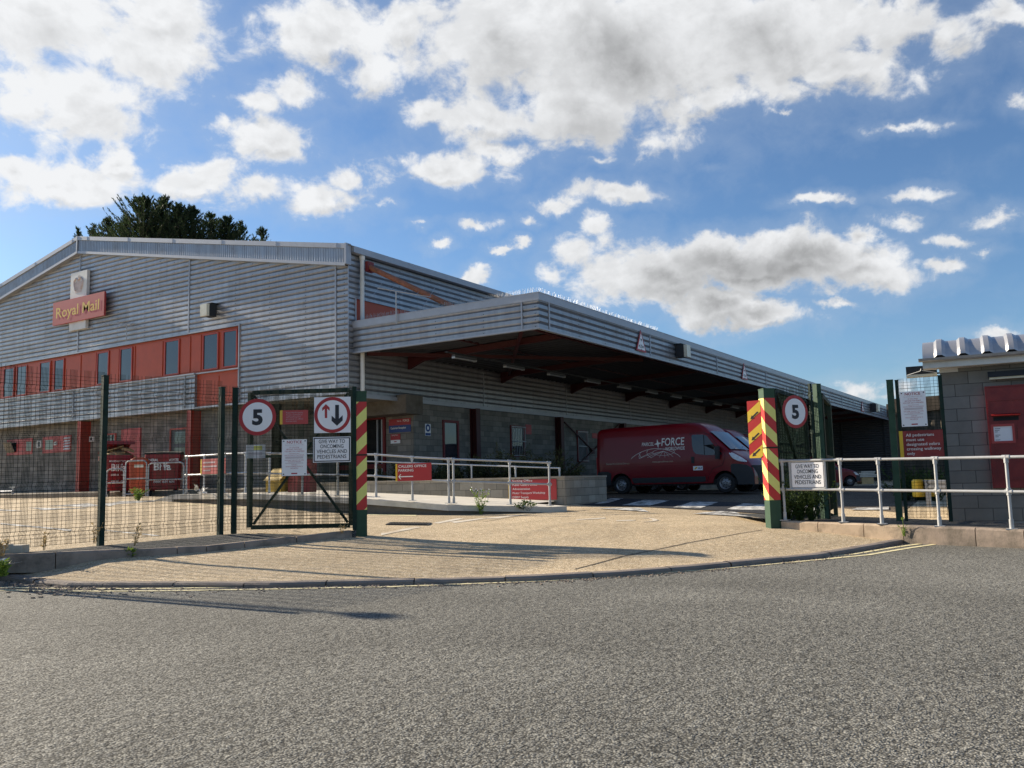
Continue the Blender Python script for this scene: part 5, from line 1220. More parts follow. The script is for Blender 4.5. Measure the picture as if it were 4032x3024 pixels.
# narrow orange-red litter bin between the two
lt = thing('litter_bin', 'narrow orange-red litter bin with a small pale label between the two wheeled bins', 'bin', (pb3.x, pb3.y, gz(pb3.x, pb3.y))); o = Vector(lt.location)
q = MB(); rz = faceeye(pb3, R(-6)); exb = Vector((math.cos(rz), math.sin(rz), 0)); eyb = Vector((-exb.y, exb.x, 0))
rw = []
for z, k in ((.02,.5),(.10,.72),(.28,.95),(1.10,1.0),(1.25,1.0),(1.36,.85),(1.42,.5)): rw.append([o+exb*(x*.34*k)+eyb*(y*.30*k)+Vector((0,0,z)) for x, y in ((-1,-.8),(-.8,-1),(.8,-1),(1,-.8),(1,.8),(.8,1),(-.8,1),(-1,.8))])
q.grid(rw, close=True); q.poly(rw[-1]); q.build('bin_body', mat('litter_bin_orange', (.50,.075,.02), .5, var=.12), lt)
q = MB(); c = o-eyb*.305+Vector((0,0,1.10)); q.obox(c, exb*.16, eyb*.004, Vector((0,0,.05))); q.build('label_plate', M['lamp'], lt)
# hoop barriers in front of the bins
def hoop(px0, px1, ytop, ybot, dep, label, bottom=False):
    a = atD(px0, ybot, dep); b = atD(px1, ybot, dep-.1); zt = atD((px0+px1)/2, ytop, dep).z; r = .14; t = thing('hoop_barrier', label, 'barrier', (a+b)/2)
    d = (b-a).normalized(); za = gz(a.x, a.y); q = MB()
    pts = [Vector((a.x, a.y, za)), Vector((a.x, a.y, zt-r))]+[a+d*(r-r*math.cos(R(k)))+Vector((0,0,zt-r+r*math.sin(R(k))-a.z)) for k in (30, 60, 90)]+[b-d*(r-r*math.cos(R(k)))+Vector((0,0,zt-r+r*math.sin(R(k))-b.z)) for k in (90, 60, 30)]+[Vector((b.x, b.y, zt-r)), Vector((b.x, b.y, za))]
    q.tube(pts, .028, 10); q.build('hoop_tube', M['galv'], t)
    q = MB(); zm = (za+zt)/2; q.tube([(a.x, a.y, zm), (b.x, b.y, zm)], .024, 8); q.build('cross_bar', M['galv'], t)
    if bottom: q = MB(); q.tube([(a.x, a.y, za+.08), (b.x, b.y, za+.08)], .028, 8); q.build('bottom_bar', M['galv'], t)
hoop(418, 486, 1847, 1962, 31.0, 'low galvanised hoop barrier before the overflowing bin'); hoop(492, 575, 1814, 1960, 30.8, 'tall galvanised hoop barrier before the narrow litter bin', True); hoop(582, 722, 1822, 1960, 30.6, 'wide galvanised hoop barrier before the general waste bin')
p = oy(545, 1972); weed(p, .38, 160, 'bright green weed at the foot of the tall hoop barrier', spread=.9, lw=.05)
p = RE[1]; pos = atD(795, 1938, 23.9)
q = MB(); random.seed(5)
for k in range(9): leaf(q, pos+Vector((random.uniform(-.1,.1), random.uniform(-.1,.1), random.uniform(0, .1))), rnd(), rnd(), .22, .14)
tag(q.build('litter_scrap', M['white'], origin=pos), 'scrap of white plastic litter lying on the ramp by the handrail', 'litter')
d = (gA[2]-gA[1]); d.z = 0; d.normalize(); nr2 = Vector((d.y, -d.x, 0)); nr2 = nr2 if nr2.x < 0 else -nr2
B = Board('ramp_sign', 'red sign with a yellow edge on the ramp handrail behind the mesh fence', 'sign', gA[1]+nr2*.05, nr2, (789,1806,887,1866), mface='fadedred')
B.rect('yellow_edge', -B.w/2, -B.h/2, -B.w/2+.06, B.h/2, 'signyellow')
for k, (x1_, y_) in enumerate(((.30,.11),(.34,.0),(.18,-.11))): B.rect('print_line', -B.w/2+.14, y_-.02, -B.w/2+.14+B.w*.6*x1_/.3*.8, y_+.02, 'textgrey')
# yellow grit bin and red box by the lobby
g0 = atD(1110, 1953, 24.6); gt_ = thing('grit_bin', 'yellow grit bin with a sloping lid behind the left gate', 'bin', (g0.x, g0.y, pathz(g0.y)+.02)); o = Vector(gt_.location)
q = MB(); q.prism([o+Vector((-.3,-.28,0)), o+Vector((.3,-.28,0)), o+Vector((.36,-.32,.40)), o+Vector((-.36,-.32,.32))], (0,.60,0)); q.build('bin_body', M['dullyellow'], gt_)
q = MB(); q.prism([o+Vector((-.40,-.35,.33)), o+Vector((.38,-.35,.41)), o+Vector((.30,-.35,.66)), o+Vector((-.05,-.35,.66))], (0,.66,0)); q.build('lid', M['dullyellow'], gt_)
g1 = atD(1190, 1948, 24.2); rb = thing('pillar_bin', 'dark red box bin on the ramp path behind the left gate', 'bin', (g1.x, g1.y, pathz(g1.y)+.02)); o = Vector(rb.location)
q = MB(); q.obox(o+Vector((0,0,.42)), (.25,0,0), (0,.30,0), (0,0,.42)); q.build('bin_body', M['postboxred'], rb)
q = MB(); q.obox(o+Vector((0,0,.88)), (.28,0,0), (0,.33,0), (0,0,.038)); q.build('lid', M['redsteel'], rb)
# ---------------------------------------------------------------- fences and gates
VPAT = [0, .018, .036, .054, .072, .090, .145]
def foldoff(z, folds, amp):
    for f in folds:
        if abs(z-f) < .055: return amp*(1-abs(z-f)/.055)
    return 0
def mesh_panel(p, q, H, parent, folds=(.22, .85, 1.5, 2.15), amp=.035, r=.0031, step=.052, jag=.06, name='mesh_panel', lift=.06, pat=VPAT, per=.2, fl=1):
    p = Vector(p); q = Vector(q); d = q-p; Lh = math.hypot(d.x, d.y); dx = d/Lh; n = Vector((-d.y, d.x, 0)).normalized()*fl
    mb = MB(); zs = sorted(set([lift]+[f+o for f in folds for o in (-.055, 0, .055)]+[H+jag]))
    k = 0; x = 0
    while x < Lh:
        for o in pat:
            xx = x+o
            if xx > Lh: break
            b = p+dx*xx
            mb.tube([b+Vector((0,0,z))+n*foldoff(z, folds, amp) for z in zs], r, 3, cap=False)
        x += per
    hz = list(np.arange(lift+.01, H, step))+[f+o for f in folds for o in (-.055, 0, .055)]
    for z in hz: mb.tube([p+Vector((0,0,z))+n*(foldoff(z, folds, amp)+.004), q+Vector((0,0,z))+n*(foldoff(z, folds, amp)+.004)], r*.72, 3, cap=False)
    return mb.build(name, M['wire'], parent)
def fpost(parent, b, H, w=.06, m='green', d=None, name='post', lean=(0,0)):
    q = MB(); d = d or Vector((1,0,0)); n = Vector((-d.y, d.x, 0)); top = Vector(b)+Vector((lean[0], lean[1], H))
    q.obox((Vector(b)+top)/2, d*w/2, n*w/2, (top-Vector(b))/2)
    q.obox(top+Vector((0,0,.006)), d*(w/2+.004), n*(w/2+.004), Vector((0,0,.006)))
    for k in range(7):
        c = Vector(b).lerp(top, (k+.5)/7); q.obox(c+n*(-w/2-.006), d*.022, n*.008, Vector((0,0,.03))); q.obox(c+n*(w/2+.006), d*.022, n*.008, Vector((0,0,.03)))
    return q.build(name, M[m], parent)
PA, PB, PC = atD(395,2149,12.1), atD(866,2107,13.55), atD(920,2102,13.75)
GL, GR = atD(1422,2112,13.85), atD(3049,2075,14.5)
PA0 = Vector((*world(-7.0, 10.55), PA.z-.03)); PA00 = Vector((*world(-8.25, 9.0), PA.z-.06))
HF = atD(395,1472,12.1).z-PA.z; HB = atD(866,1519,13.55).z-PB.z; HC = atD(920,1522,13.75).z-PC.z
fn = thing('mesh_fence', 'dark green weld-mesh fence along the left pavement, before the bins', 'fence', PA)
for a, h in ((PA0, HF), (PA, HF), (PB, HB)): fpost(fn, a, h, .075, d=(PB-PA).normalized())
mesh_panel(PA0, PA, HF, fn); mesh_panel(PA, PB, HF-.02, fn); mesh_panel(PB, PC, HB-.02, fn)
sf_ = thing('sign_fence', 'short green mesh fence panel carrying the traffic signs at the left gate post', 'fence', PC)
GLa = GL+(PC-GL).normalized()*.10
fpost(sf_, PC, HC, .075, d=(GL-PC).normalized()); fpost(sf_, Vector((GLa.x, GLa.y, GL.z+.1)), 2.3, .06, d=(GL-PC).normalized())
mesh_panel(PC, Vector((GLa.x, GLa.y, PC.z-.02)), HC-.02, sf_)
fl_dir = (GL-PC); fl_dir.z = 0; fl_dir.normalize(); fl_n = Vector((fl_dir.y, -fl_dir.x, 0))
if fl_n.dot(-V(FWD)) < 0: fl_n = -fl_n
def clip(poly, f):
    out = []
    for a, b in zip(poly, poly[1:]+poly[:1]):
        fa, fb = f(a), f(b)
        if fa >= 0: out.append(a)
        if (fa >= 0) != (fb >= 0): t = fa/(fa-fb); out.append((a[0]+(b[0]-a[0])*t, a[1]+(b[1]-a[1])*t))
    return out
def stripes(mb, o, ex, ey, W, z0, z1, slope, period, duty, phase, m=0, split=None):
    """diagonal bands across a face"""
    for (a0, a1) in ([(z0, z1)] if not split else [(z0, split-.012), (split+.012, z1)]):
        k = -20
        while k < 40:
            lo = k*period+phase; hi = lo+period*duty
            pl_ = [(0, a0), (W, a0), (W, a1), (0, a1)]
            pl_ = clip(pl_, lambda p: (p[1]-slope*p[0])-lo) if pl_ else []
            pl_ = clip(pl_, lambda p: hi-(p[1]-slope*p[0])) if pl_ else []
            if len(pl_) > 2: mb.poly([o+ex*x+ey*y for x, y in pl_], m)
            k += 1
def gate_post(base, exd, H, W, zs, slope, label, faces, strap, per=.405, phase=.1, yduty=.5):
    t = thing('gate_post', label, 'gate post', base); ex = Vector(exd).normalized(); ey = Vector((-ex.y, ex.x, 0)); z = Vector((0,0,1))
    q = MB(); q.obox(base+z*(H/2-.05), ex*W/2, ey*W/2, z*(H/2+.05)); q.obox(base+z*(H+.008), ex*(W/2+.004), ey*(W/2+.004), z*.008); q.build('post_body', M['palegreen'], t)
    for (o, e, Wf, sl_, ph) in faces(base, ex, ey, W):
        r_ = MB(); r_.poly([o+z*zs[0], o+e*Wf+z*zs[0], o+e*Wf+z*zs[1], o+z*zs[1]]); rp_ = r_.build('hazard_panel', M['hazred'], t)
        y_ = MB(); n = e.cross(z).normalized(); stripes(y_, o+n*.002, e, z, Wf, zs[0], zs[1], sl_, per, yduty, ph, split=strap); y_.build('hazard_stripe', M['hivis'], rp_)
    if strap:
        s_ = MB(); s_.obox(base+z*strap, ex*(W/2+.008), ey*(W/2+.008), z*.012); s_.build('strap', M['green'], t)
    return t
def face_front(base, ex, ey, W): return [(base-ex*W/2-ey*(W/2+.003), ex, W, 1.0, .07)]
tw = V(FWD); dv = GL.copy(); dv.z = 0; dv.normalize(); exL = Vector((dv.y, -dv.x, 0))
HL = atD(1422,1536,13.85).z-GL.z; zsL = (atD(1422,2008,13.85).z-GL.z, atD(1422,1576,13.85).z-GL.z); stL = atD(1422,1790,13.85).z-GL.z
gate_post(GL+dv*.1, exL, HL, .192, zsL, 1, 'square gate post with red and yellow stripes rising rightwards, left of the entrance', face_front, stL)
gdir = (GR-GL); gdir.z = 0; gdir.normalize(); gn = Vector((gdir.y, -gdir.x, 0)); gn = gn if gn.dot(tw) < 0 else -gn
def face_two(base, ex, ey, W):
    return [(base-ex*W/2-ey*(W/2+.003), ex, W, -1.0, .33), (base-ex*(W/2+.003)+ey*W/2, -ey, W, -1.0, .33+.192)]
HR = atD(3020,1528,14.5).z-GR.z; zsR = (atD(3040,1969,14.5).z-GR.z, atD(3040,1563,14.5).z-GR.z); stR = atD(3040,1762,14.5).z-GR.z
ea = R(4); exR = Vector((gdir.x*math.cos(ea)-gdir.y*math.sin(ea), gdir.x*math.sin(ea)+gdir.y*math.cos(ea), 0))
gpR = gate_post(GR-gn*.02, exR, HR, .195, zsR, -1, 'square gate post with red and yellow stripes falling rightwards, right of the entrance', face_two, stR)
# arrow board fixed to the left flank of the right post
a0 = atD(2946,1690,14.68); a1 = atD(2999,1690,14.52); zt, zb_ = atD(2960,1577,14.6).z, atD(2960,1804,14.6).z
ab = thing('arrow_board', 'red and yellow banded board with black arrows, fixed beside the right gate post', 'sign', Vector((a0.x, a0.y, zb_)))
e = Vector((a1.x-a0.x, a1.y-a0.y, 0)); Wf = e.length; e.normalize(); n = e.cross(Vector((0,0,1))); z = Vector((0,0,1)); o = Vector((a0.x, a0.y, zb_))
q = MB(); q.obox(o+e*Wf/2+z*(zt-zb_)/2-n*.006, e*Wf/2, n*.006, z*(zt-zb_)/2); q.build('panel', M['hazred'], ab)
q = MB(); stripes(q, o+n*.002, e, z, Wf, 0, zt-zb_, .75, .37, .5, -.145); q.build('yellow_band', M['hazyellow'], ab)
q = MB(); hh = zt-zb_
for zc in (.74*hh, .37*hh, .03*hh+.06):
    c = o+n*.004+e*(Wf*.5)+z*zc; dd = (e*.75+z*.62).normalized(); pp = (e*-.62+z*.75).normalized()
    q.poly([c+dd*.09+pp*.013, c+dd*.09-pp*.013, c-dd*.04-pp*.013, c-dd*.04+pp*.013]); q.poly([c-dd*.095, c-dd*.03+pp*.034, c-dd*.03-pp*.034])
q.build('arrow', M['signdark'], ab)
# open gate leaves
def gate_leaf(b0, b1, H, label, lift=.12, bars=True, folds=(.3, .9, 1.5, 2.0), r=.0026, amp=.03, fw=.07, xb=True):
    t = thing('gate_leaf', label, 'gate', (b0+b1)/2); b0 = Vector(b0); b1 = Vector(b1); z = Vector((0,0,1)); d = (b1-b0).normalized(); n = Vector((-d.y, d.x, 0)).normalized()
    q = MB(); A, B_, C, D = b0+z*lift, b1+z*lift, b1+z*H, b0+z*H
    for p, s in ((A, D), (B_, C)): q.bar(p, s, fw, fw)
    for p, s in ((A, B_), (D, C)): q.bar(p+d*fw*.5, s-d*fw*.5, fw*.98, fw*.98)
    q.build('gate_frame', M['green'], t)
    q = MB(); m0, m1 = A.lerp(D, .52), B_.lerp(C, .52); q.bar(m0+d*fw*.5, m1-d*fw*.5, fw*.6, fw*.6)
    if xb: q.bar(A+d*.06+z*.05+n*.02, C-d*.06-z*.05+n*.02, .05, .035); q.bar(B_-d*.06+z*.05-n*.02, D+d*.06-z*.05-n*.02, .05, .035)
    q.build('gate_brace', M['green'], t)
    mesh_panel(b0+n*.04, b1+n*.04, H-.02, t, folds=folds, lift=lift, jag=0, r=r, amp=amp)
    return t
L0, L1 = atD(982,2084,14.25), atD(1385,2083,14.15); gzl = gz(L0.x, L0.y)
hL = atD(982,1541,14.25).z
gate_leaf(Vector((L0.x, L0.y, L0.z-.1)), Vector((L1.x, L1.y, L0.z-.1)), hL-L0.z+.1, 'green mesh gate leaf with crossed braces folded open behind the left sign panel', lift=.13)
# right: short sign panel, its post, a folded leaf and a stray panel seen edge-on
PR = atD(3248,2042,15.0); PRt = atD(3222,1508,15.0); HR2 = PRt.z-PR.z
rf_ = thing('sign_fence', 'short green mesh fence panel with tall post, carrying the right round sign', 'fence', PR)
dPR = (PR-GR); dPR.z = 0; dPR.normalize()
fpost(rf_, PR, HR2, .10, d=dPR, m='palegreen'); fpost(rf_, PR-dPR*.16, HR2, .045, d=dPR)
fpost(rf_, GR+dPR*.16-gn*.1, 2.25, .05, d=dPR)
mesh_panel(GR+dPR*.12-gn*.1, PR-dPR*.1, HR2-.06, rf_)
pn = dPR.cross(Vector((0,0,1))); pn = pn if pn.dot(tw) < 0 else -pn
b0 = atD(3075,2040,14.75); b1 = atD(3196,2036,16.9); b0.z = gz(b0.x, b0.y)+.02; b1.z = b0.z
gate_leaf(b0, b1, 2.33, 'green mesh gate leaf folded open behind the right round sign', r=.0052, amp=.09, folds=(.25, .95, 1.45, 2.1))
c0 = atD(3262,2030,15.2); c1 = atD(3292,2028,17.2); c0.z = gz(c0.x, c0.y); c1.z = c0.z
gate_leaf(c0, c1, 2.36, 'bent green mesh gate leaf seen nearly edge-on beside the tall post', r=.0055, amp=.12, folds=(.22, 1.25, 2.08), xb=False)
# signs on the left panel
def LB(name, label, rect, **k): return Board(name, label, 'sign', PC, fl_n, rect, off=.035, **k)
def five(B, r):
    B.disc('white_disc', 0, 0, r*.80, 'signwhite'); h = r*.78
    B.lines('numeral', [('5', 0, -h/2, r*.57, h, 'C', .045)], 'signdark', 2)
B = LB('speed_sign', 'round red-ringed white 5 speed limit sign on the left sign panel', (940,1568,1088,1716), mface='signred', shape='disc', size=(.592,.592)); five(B, .296)
B = LB('property_sign', 'small red property notice with a yellow edge between the left round signs', (1102,1615,1213,1670), mface='fadedred')
B.rect('yellow_edge', -B.w/2, -B.h/2, -B.w/2+.042, B.h/2, 'gold')
B.lines('lettering', [(t_, -B.w*.28, .078-.034*i-.016, B.w*w_, .024, 'L') for i, (t_, w_) in enumerate((('Royal Mail Property', .6), ('Access restricted to', .58), ('staff parking and', .51), ('personnel on official', .6), ('business only', .38)))], 'textgrey')
B = LB('priority_sign', 'square white plate with a red ring, small red up arrow and big black down arrow', (1237,1563,1381,1704), mface='signwhite')
B.disc('red_ring', 0, 0, B.w*.496, 'signred'); B.disc('white_disc', 0, 0, B.w*.405, 'signwhite', 2)
k_ = B.w/640
for nm_, m_, pts_ in (('black_arrow', 'signdark', [(49,175),(115,175),(115,-70),(180,-12),(180,-102),(80,-195),(-15,-105),(-13,-15),(49,-70)]), ('red_arrow', 'signred', [(-113,192),(-178,125),(-178,70),(-133,110),(-133,-55),(-91,-55),(-91,112),(-48,72),(-48,128)])):
    MB().poly([B.at(x*k_, y*k_, 3) for x, y in pts_]).build(nm_, M[m_], B.t)
def notice(B):
    W, H_ = B.w, B.h
    it = [('NOTICE', 0, .39, .60, .075, 'textred', .012), ('OCCUPIERS LIABILITY ACT 1984', 0, .335, .74, .022, 'textgrey', 0), ('IF YOU PASS', 0, .265, .38, .032, 'textred', 0), ('BEYOND THIS POINT', 0, .21, .62, .034, 'textred', 0), ('YOU ARE ON A PREMISES', 0, .155, .80, .034, 'textred', 0), ('TAKE NOTICE THAT', 0, .095, .42, .022, 'textred', 0), ('THE OCCUPIER OF THIS PREMISES', 0, .05, .80, .024, 'textred', 0), ('EXCLUDES THE DUTY OF CARE', 0, -.085, .76, .026, 'textred', 0), ('TOWARDS VISITORS', 0, -.13, .5, .026, 'textred', 0), ('WARNING', 0, -.215, .24, .026, 'textred', 0), ('UNAUTHORISED ENTRY IS', 0, -.26, .68, .026, 'textred', 0), ('PROHIBITED', 0, -.31, .3, .028, 'textred', 0)]
    for mm in ('textred', 'textgrey'):
        q = MB()
        for (t_, x, y, w_, h_, m_, bd) in it:
            if m_ == mm: q.text(t_, B.at(0, y*H_, 1), B.ex, B.ey, w=w_*W, h=h_*H_, align='C', bold=bd)
        if mm == 'textgrey':
            for y in (.015, -.005, -.025, -.16): q.poly([B.at(*p, 1) for p in ((-W*.36, y*H_), (W*.36, y*H_), (W*.36, (y+.010)*H_), (-W*.36, (y+.010)*H_))])
        else: q.poly([B.at(*p, 1) for p in ((-W*.12, -.455*H_), (W*.12, -.455*H_), (W*.12, -.42*H_), (-W*.12, -.42*H_))])
        q.build('lettering', M[mm], B.t)
    q = MB()
    for sx in (-1, 1):
        for sy in (-1, 1): q.lathe(B.at(sx*W*.43, sy*H_*.455, 0), B.n, [(0,.011),(.006,.009),(.006,0)], 10)
    q.build('bolt', M['plastic'], B.t)
notice(LB('notice_sign', 'tall white notice with red print on the left sign panel', (1110,1730,1208,1873)))
def giveway(B, bord=True, scale=1.0):
    W, H_ = B.w, B.h
    if bord:
        B.rect('black_border', -W*.485, -H_*.47, W*.485, H_*.47, 'signdark', 1); B.rect('white_field', -W*.455, -H_*.43, W*.455, H_*.43, 'signwhite', 2)
    B.lines('lettering', [('GIVE WAY TO', 0, H_*.253, W*.70, H_*.145, 'C', .006), ('ONCOMING', 0, H_*.06, W*.62, H_*.145, 'C', .006), ('VEHICLES AND', 0, -H_*.143, W*.81, H_*.145, 'C', .006), ('PEDESTRIANS', 0, -H_*.347, W*.77, H_*.145, 'C', .006)], 'signdark', 3)
giveway(LB('give_way_sign', 'white give way sign with a thick black border beneath the priority arrows sign', (1233,1720,1381,1820)))
B = Board('small_plate', 'small white plate with a yellow patch, hung behind the left mesh panel', 'sign', PC, fl_n, (969,1751,1044,1804), off=-.06, mface='signwhite')
B.rect('yellow_patch', -B.w*.1, B.h*.1, B.w*.36, B.h*.42, 'hivis'); 
for k in range(2): B.rect('print_line', -B.w*.36, -B.h*(.14+.14*k), B.w*.36, -B.h*(.09+.14*k), 'textgrey')
# right round sign
B = Board('speed_sign', 'round red-ringed white 5 speed limit sign behind the right gate post', 'sign', PR, pn, (3066,1556,3196,1686), off=.05, mface='signred', shape='disc', size=(.57,.57)); five(B, .285)
# ---------------------------------------------------------------- right-hand fence, hut, rail
Q0, Q1 = atD(3543,2054,14.35), atD(3745,2053,14.0); 
Q1b = Vector((Q1.x, Q1.y, Q0.z)); HQ = atD(3500,1492,14.35).z-Q0.z
qf = thing('mesh_fence', 'green mesh fence panel between a square green post and the grey block hut', 'fence', Q0); dQ = (Q1-Q0); dQ.z = 0; dQ.normalize()
fpost(qf, Q0, HQ, .10, d=dQ, m='palegreen'); fpost(qf, Q0+dQ*.105, HQ-.01, .05, d=dQ); fpost(qf, Q1b, HQ+.02, .06, d=dQ)
mesh_panel(Q0+dQ*.12, Q1b, HQ-.04, qf)
qn = dQ.cross(Vector((0,0,1))); qn = qn if qn.dot(tw) < 0 else -qn
notice(Board('notice_sign', 'tall white notice with red print on the right mesh panel beside the hut', 'sign', Q0, qn, (3546,1540,3648,1679), off=.04))
B = Board('pedestrian_sign', 'dark red pedestrians notice with a yellow edge on the right mesh panel', 'sign', Q0, qn, (3550,1697,3706,1797), off=.04, mface='postboxred', size=(.655,.44))
B.rect('yellow_edge', -B.w/2, -B.h/2, -B.w/2+.055, B.h/2, 'signyellow')
B.lines('lettering', [(t_, -B.w*.34, .125-.076*i, B.w*w_, .048, 'L') for i, (t_, w_) in enumerate((('All pedestrians', .64), ('must use', .41), ('designated zebra', .76), ('crossing walkway', .78), ('only', .18)))], 'textwhite')
# hut
hc = atD(3747,2051,15.7); dl, dd_ = .885, -.466
e2 = np.array(_r2)*dl+np.array(_f2)*dd_; hx = Vector((e2[0], e2[1], 0)).normalized(); hyv = Vector((-hx.y, hx.x, 0)); 
if hyv.dot(tw) < 0: hyv = -hyv
zt_h = onP(3699, 1452, hc, hyv).z
hut = thing('block_hut', 'small grey blockwork hut with a ribbed metal roof and white gutter, far right', 'hut', (0,0,0))
# local axes: x along the front to the right, y into the hut
LW, LD = 4.2, 3.0; zh = zt_h-hc.z+.02
q = MB(); q.box((0, 0, -.3), (LW, .22, zh)); q.box((0, .22, -.3), (.22, LD, zh)); q.box((LW-.22, .22, -.3), (LW, LD, zh)); q.box((.22, LD-.22, -.3), (LW-.22, LD, zh)); q.build('hut_wall', M['blockhut'], hut)
def loc(x, y, plane_y=0): p = onP(x, y, hc+hyv*plane_y, hyv); return (p-hc).dot(hx), p.z-hc.z
gx0, gzb = loc(3634, 1452, -.34); _, gzt = loc(3634, 1414, -.34)
q = MB(); q.box((gx0, -.34, gzb), (LW+.3, -.30, gzt-.055)); q.box((gx0, -.30, gzb), (LW+.3, -.02, gzb+.02)); q.build('fascia_board', M['whiteplastic'], hut)
q = MB(); q.grid([[(x, -.36-.055*(1-math.cos(R(a)))-.0, gzt-.055+.06*(-math.sin(R(a))) +.05) for a in (0, 45, 90, 135, 180)] for x in (gx0-.06, LW+.3)]); q.poly([(gx0-.06, -.36-.055*(1-math.cos(R(a))), gzt-.005-.06*math.sin(R(a))) for a in (0,45,90,135,180)])
q.build('gutter', M['galv'], hut)
rx0, rzb = loc(3632, 1402, -.42); rzb -= .085; _, rzt = loc(3636, 1349, -.1); rows = []; prof = []
n = 14
for i in range(n+1):
    a = R(5+80*i/n); prof.append((-.42+.85*(1-math.cos(a)), rzb+(rzt-rzb+.05)*math.sin(a)/math.sin(R(85))))
prof += [(1.2, rzt+.08), (LD+.3, rzt+.2)]
pat = [(0, 0), (.16, 0), (.20, .045), (.27, .045), (.32, 0)]; 
for (py, pz_) in prof:
    r_ = []; x = rx0
    k = 0
    while x < LW+.4:
        for o, h in pat[:-1]: r_.append((x+o*1.18, py-h*.45, pz_+h*.9))
        x += .378
    rows.append(r_)
q = MB(); q.grid(rows); q.build('roof_sheet', M['roofzinc'], hut)
q = MB(); q.grid([[(x+.0, y, z-.03) for x in (rx0+.02, LW+.4)] for y, z in prof]); q.build('roof_lining', M['dark'], hut)
q = MB(); q.box((-.01, -.012, zh-.10), (.30, 0-.001, zh)); q.build('timber_plate', M['whiteplastic'], hut)
hut.location = hc; hut.rotation_euler = (0, 0, math.atan2(hx.y, hx.x))
def hutw(x, y, z): return hc+hx*x+hyv*y+Vector((0,0,z))
# post box set in the hut wall
px0, pzt = loc(3876, 1524); px0b, pzb = loc(3907, 1922)
pbx = thing('post_box', 'big faded red post box panel with letter slot and white plate, in the hut wall', 'post box', hutw(px0, -.05, pzb)); ORGp = pbx
W_, H_ = 1.45, pzt-pzb
q = MB(); q.obox(hutw(px0+W_/2, -.045, (pzt+pzb)/2), hx*W_/2, hyv*.045, Vector((0,0,H_/2))); q.build('box_front', M['postboxred'], pbx)
q = MB(); f = lambda u, w_: hutw(px0+u, -.0925, pzt-w_)
for (u0, u1, w0, w1, th) in ((0, W_, .0, .02, .02), (.02, W_-.02, .255, .268, .012), (.02, .035, .27, H_-.1, .012), (.10, W_-.1, H_-.16, H_-.14, .012), (.10, .12, 1.0, H_-.16, .012)):
    q.obox((f(u0, w0)+f(u1, w1))/2-hyv*th/2, hx*(u1-u0)/2, hyv*th/2, Vector((0,0,(w1-w0)/2)))
q.obox(f(.035, .38)-hyv*.015, hx*.015, hyv*.02, Vector((0,0,.09))); q.build('panel_edge', M['postboxred'], pbx)
x0, z0 = loc(3910, 1640, -.09); x1, z1 = loc(4012, 1656, -.09); 
q = MB(); q.obox(hutw((x0+x1)/2, -.094, (z0+z1)/2), hx*(x1-x0)/2, hyv*.004, Vector((0,0,.035))); q.build('letter_slot', M['dark'], pbx)
q = MB(); q.prism([hutw(x0-.03, -.09, z0+.045), hutw(x0-.03, -.17, z0+.01), hutw(x0-.03, -.165, z0-.0), hutw(x0-.03, -.09, z0+.03)], hx*(x1-x0+.06)); q.build('slot_hood', M['postboxred'], pbx)
x0, z0 = loc(3911, 1680, -.09); x1, z1 = loc(3989, 1735, -.09)
q = MB()
for a, b in (((x0-.04, z1-.04), (x0, z0+.04)), ((x1, z1-.04), (x1+.04, z0+.04)), ((x0, z0), (x1, z0+.04)), ((x0, z1-.04), (x1, z1))): q.obox(hutw((a[0]+b[0])/2, -.10, (a[1]+b[1])/2), hx*(b[0]-a[0])/2, hyv*.012, Vector((0,0,(b[1]-a[1])/2)))
q.build('plate_frame', M['fadedred'], pbx)
q = MB(); q.poly([hutw(x0, -.096, z1), hutw(x1, -.096, z1), hutw(x1, -.096, z0), hutw(x0, -.096, z0)])
for k, wd in enumerate((.6, .5, .3, 0, .55, .35, 0, .5)):
    zz = z0-.035-(z0-z1)*.11*k
    if wd: q.poly([hutw(x0+.02, -.0985, zz-.008), hutw(x0+.02+(x1-x0)*.5*wd, -.0985, zz-.008), hutw(x0+.02+(x1-x0)*.5*wd, -.0985, zz), hutw(x0+.02, -.0985, zz)], 1)
q.build('collection_plate', [M['signwhite'], M['signdark']], pbx)
x0, z0 = loc(4005, 1676, -.09); q = MB(); q.obox(hutw(x0+.17, -.10, z0-.11), hx*.17, hyv*.012, Vector((0,0,.12))); q.build('key_door', M['postboxred'], pbx)
x0, z0 = loc(3890, 1480, -.15); hl = thing('hood_light', 'long dark light hood on the hut wall above the red post box', 'light', hutw(x0, -.1, z0)); 
q = MB(); q.prism([hutw(x0, 0, z0+.08), hutw(x0, -.16, z0+.07), hutw(x0, -.2, z0-.03), hutw(x0, 0, z0-.03)], hx*1.4); q.build('lamp_housing', M['plastic'], hl)
q = MB(); q.obox(hutw(x0+.7, -.10, z0-.05), hx*.68, hyv*.06, Vector((0,0,.018))); q.build('lens', M['lamp'], hl)
x0, z0 = loc(3566, 1445, .5); x1, z1 = loc(3690, 1480, .5); fl2 = thing('floodlight', 'long dark floodlight sticking out under the gutter at the left corner of the hut', 'light', hutw(x0+.3, .5, z1))
q = MB(); q.prism([hutw(x0, .5, z0), hutw(x0, .72, z0), hutw(x0, .72, z1+.05), hutw(x0, .5, z1+.05)], hx*(x1-x0)); q.build('lamp_housing', M['plastic'], fl2)
q = MB(); q.obox(hutw((x0+x1)/2, .58, z1+.03), hx*(x1-x0)/2, hyv*.10, Vector((0,0,.022))); q.build('lens', M['lamp'], fl2)
q = MB(); q.tube([hutw(x0+.02, .48, z1+.05), hutw(x0+.25, .46, z1+.11), hutw((x0+x1)/2, .46, z0-.06), hutw(x1-.25, .46, z1+.12), hutw(x1, .48, z1+.06)], .007, 5); q.build('cable', M['white'], fl2)
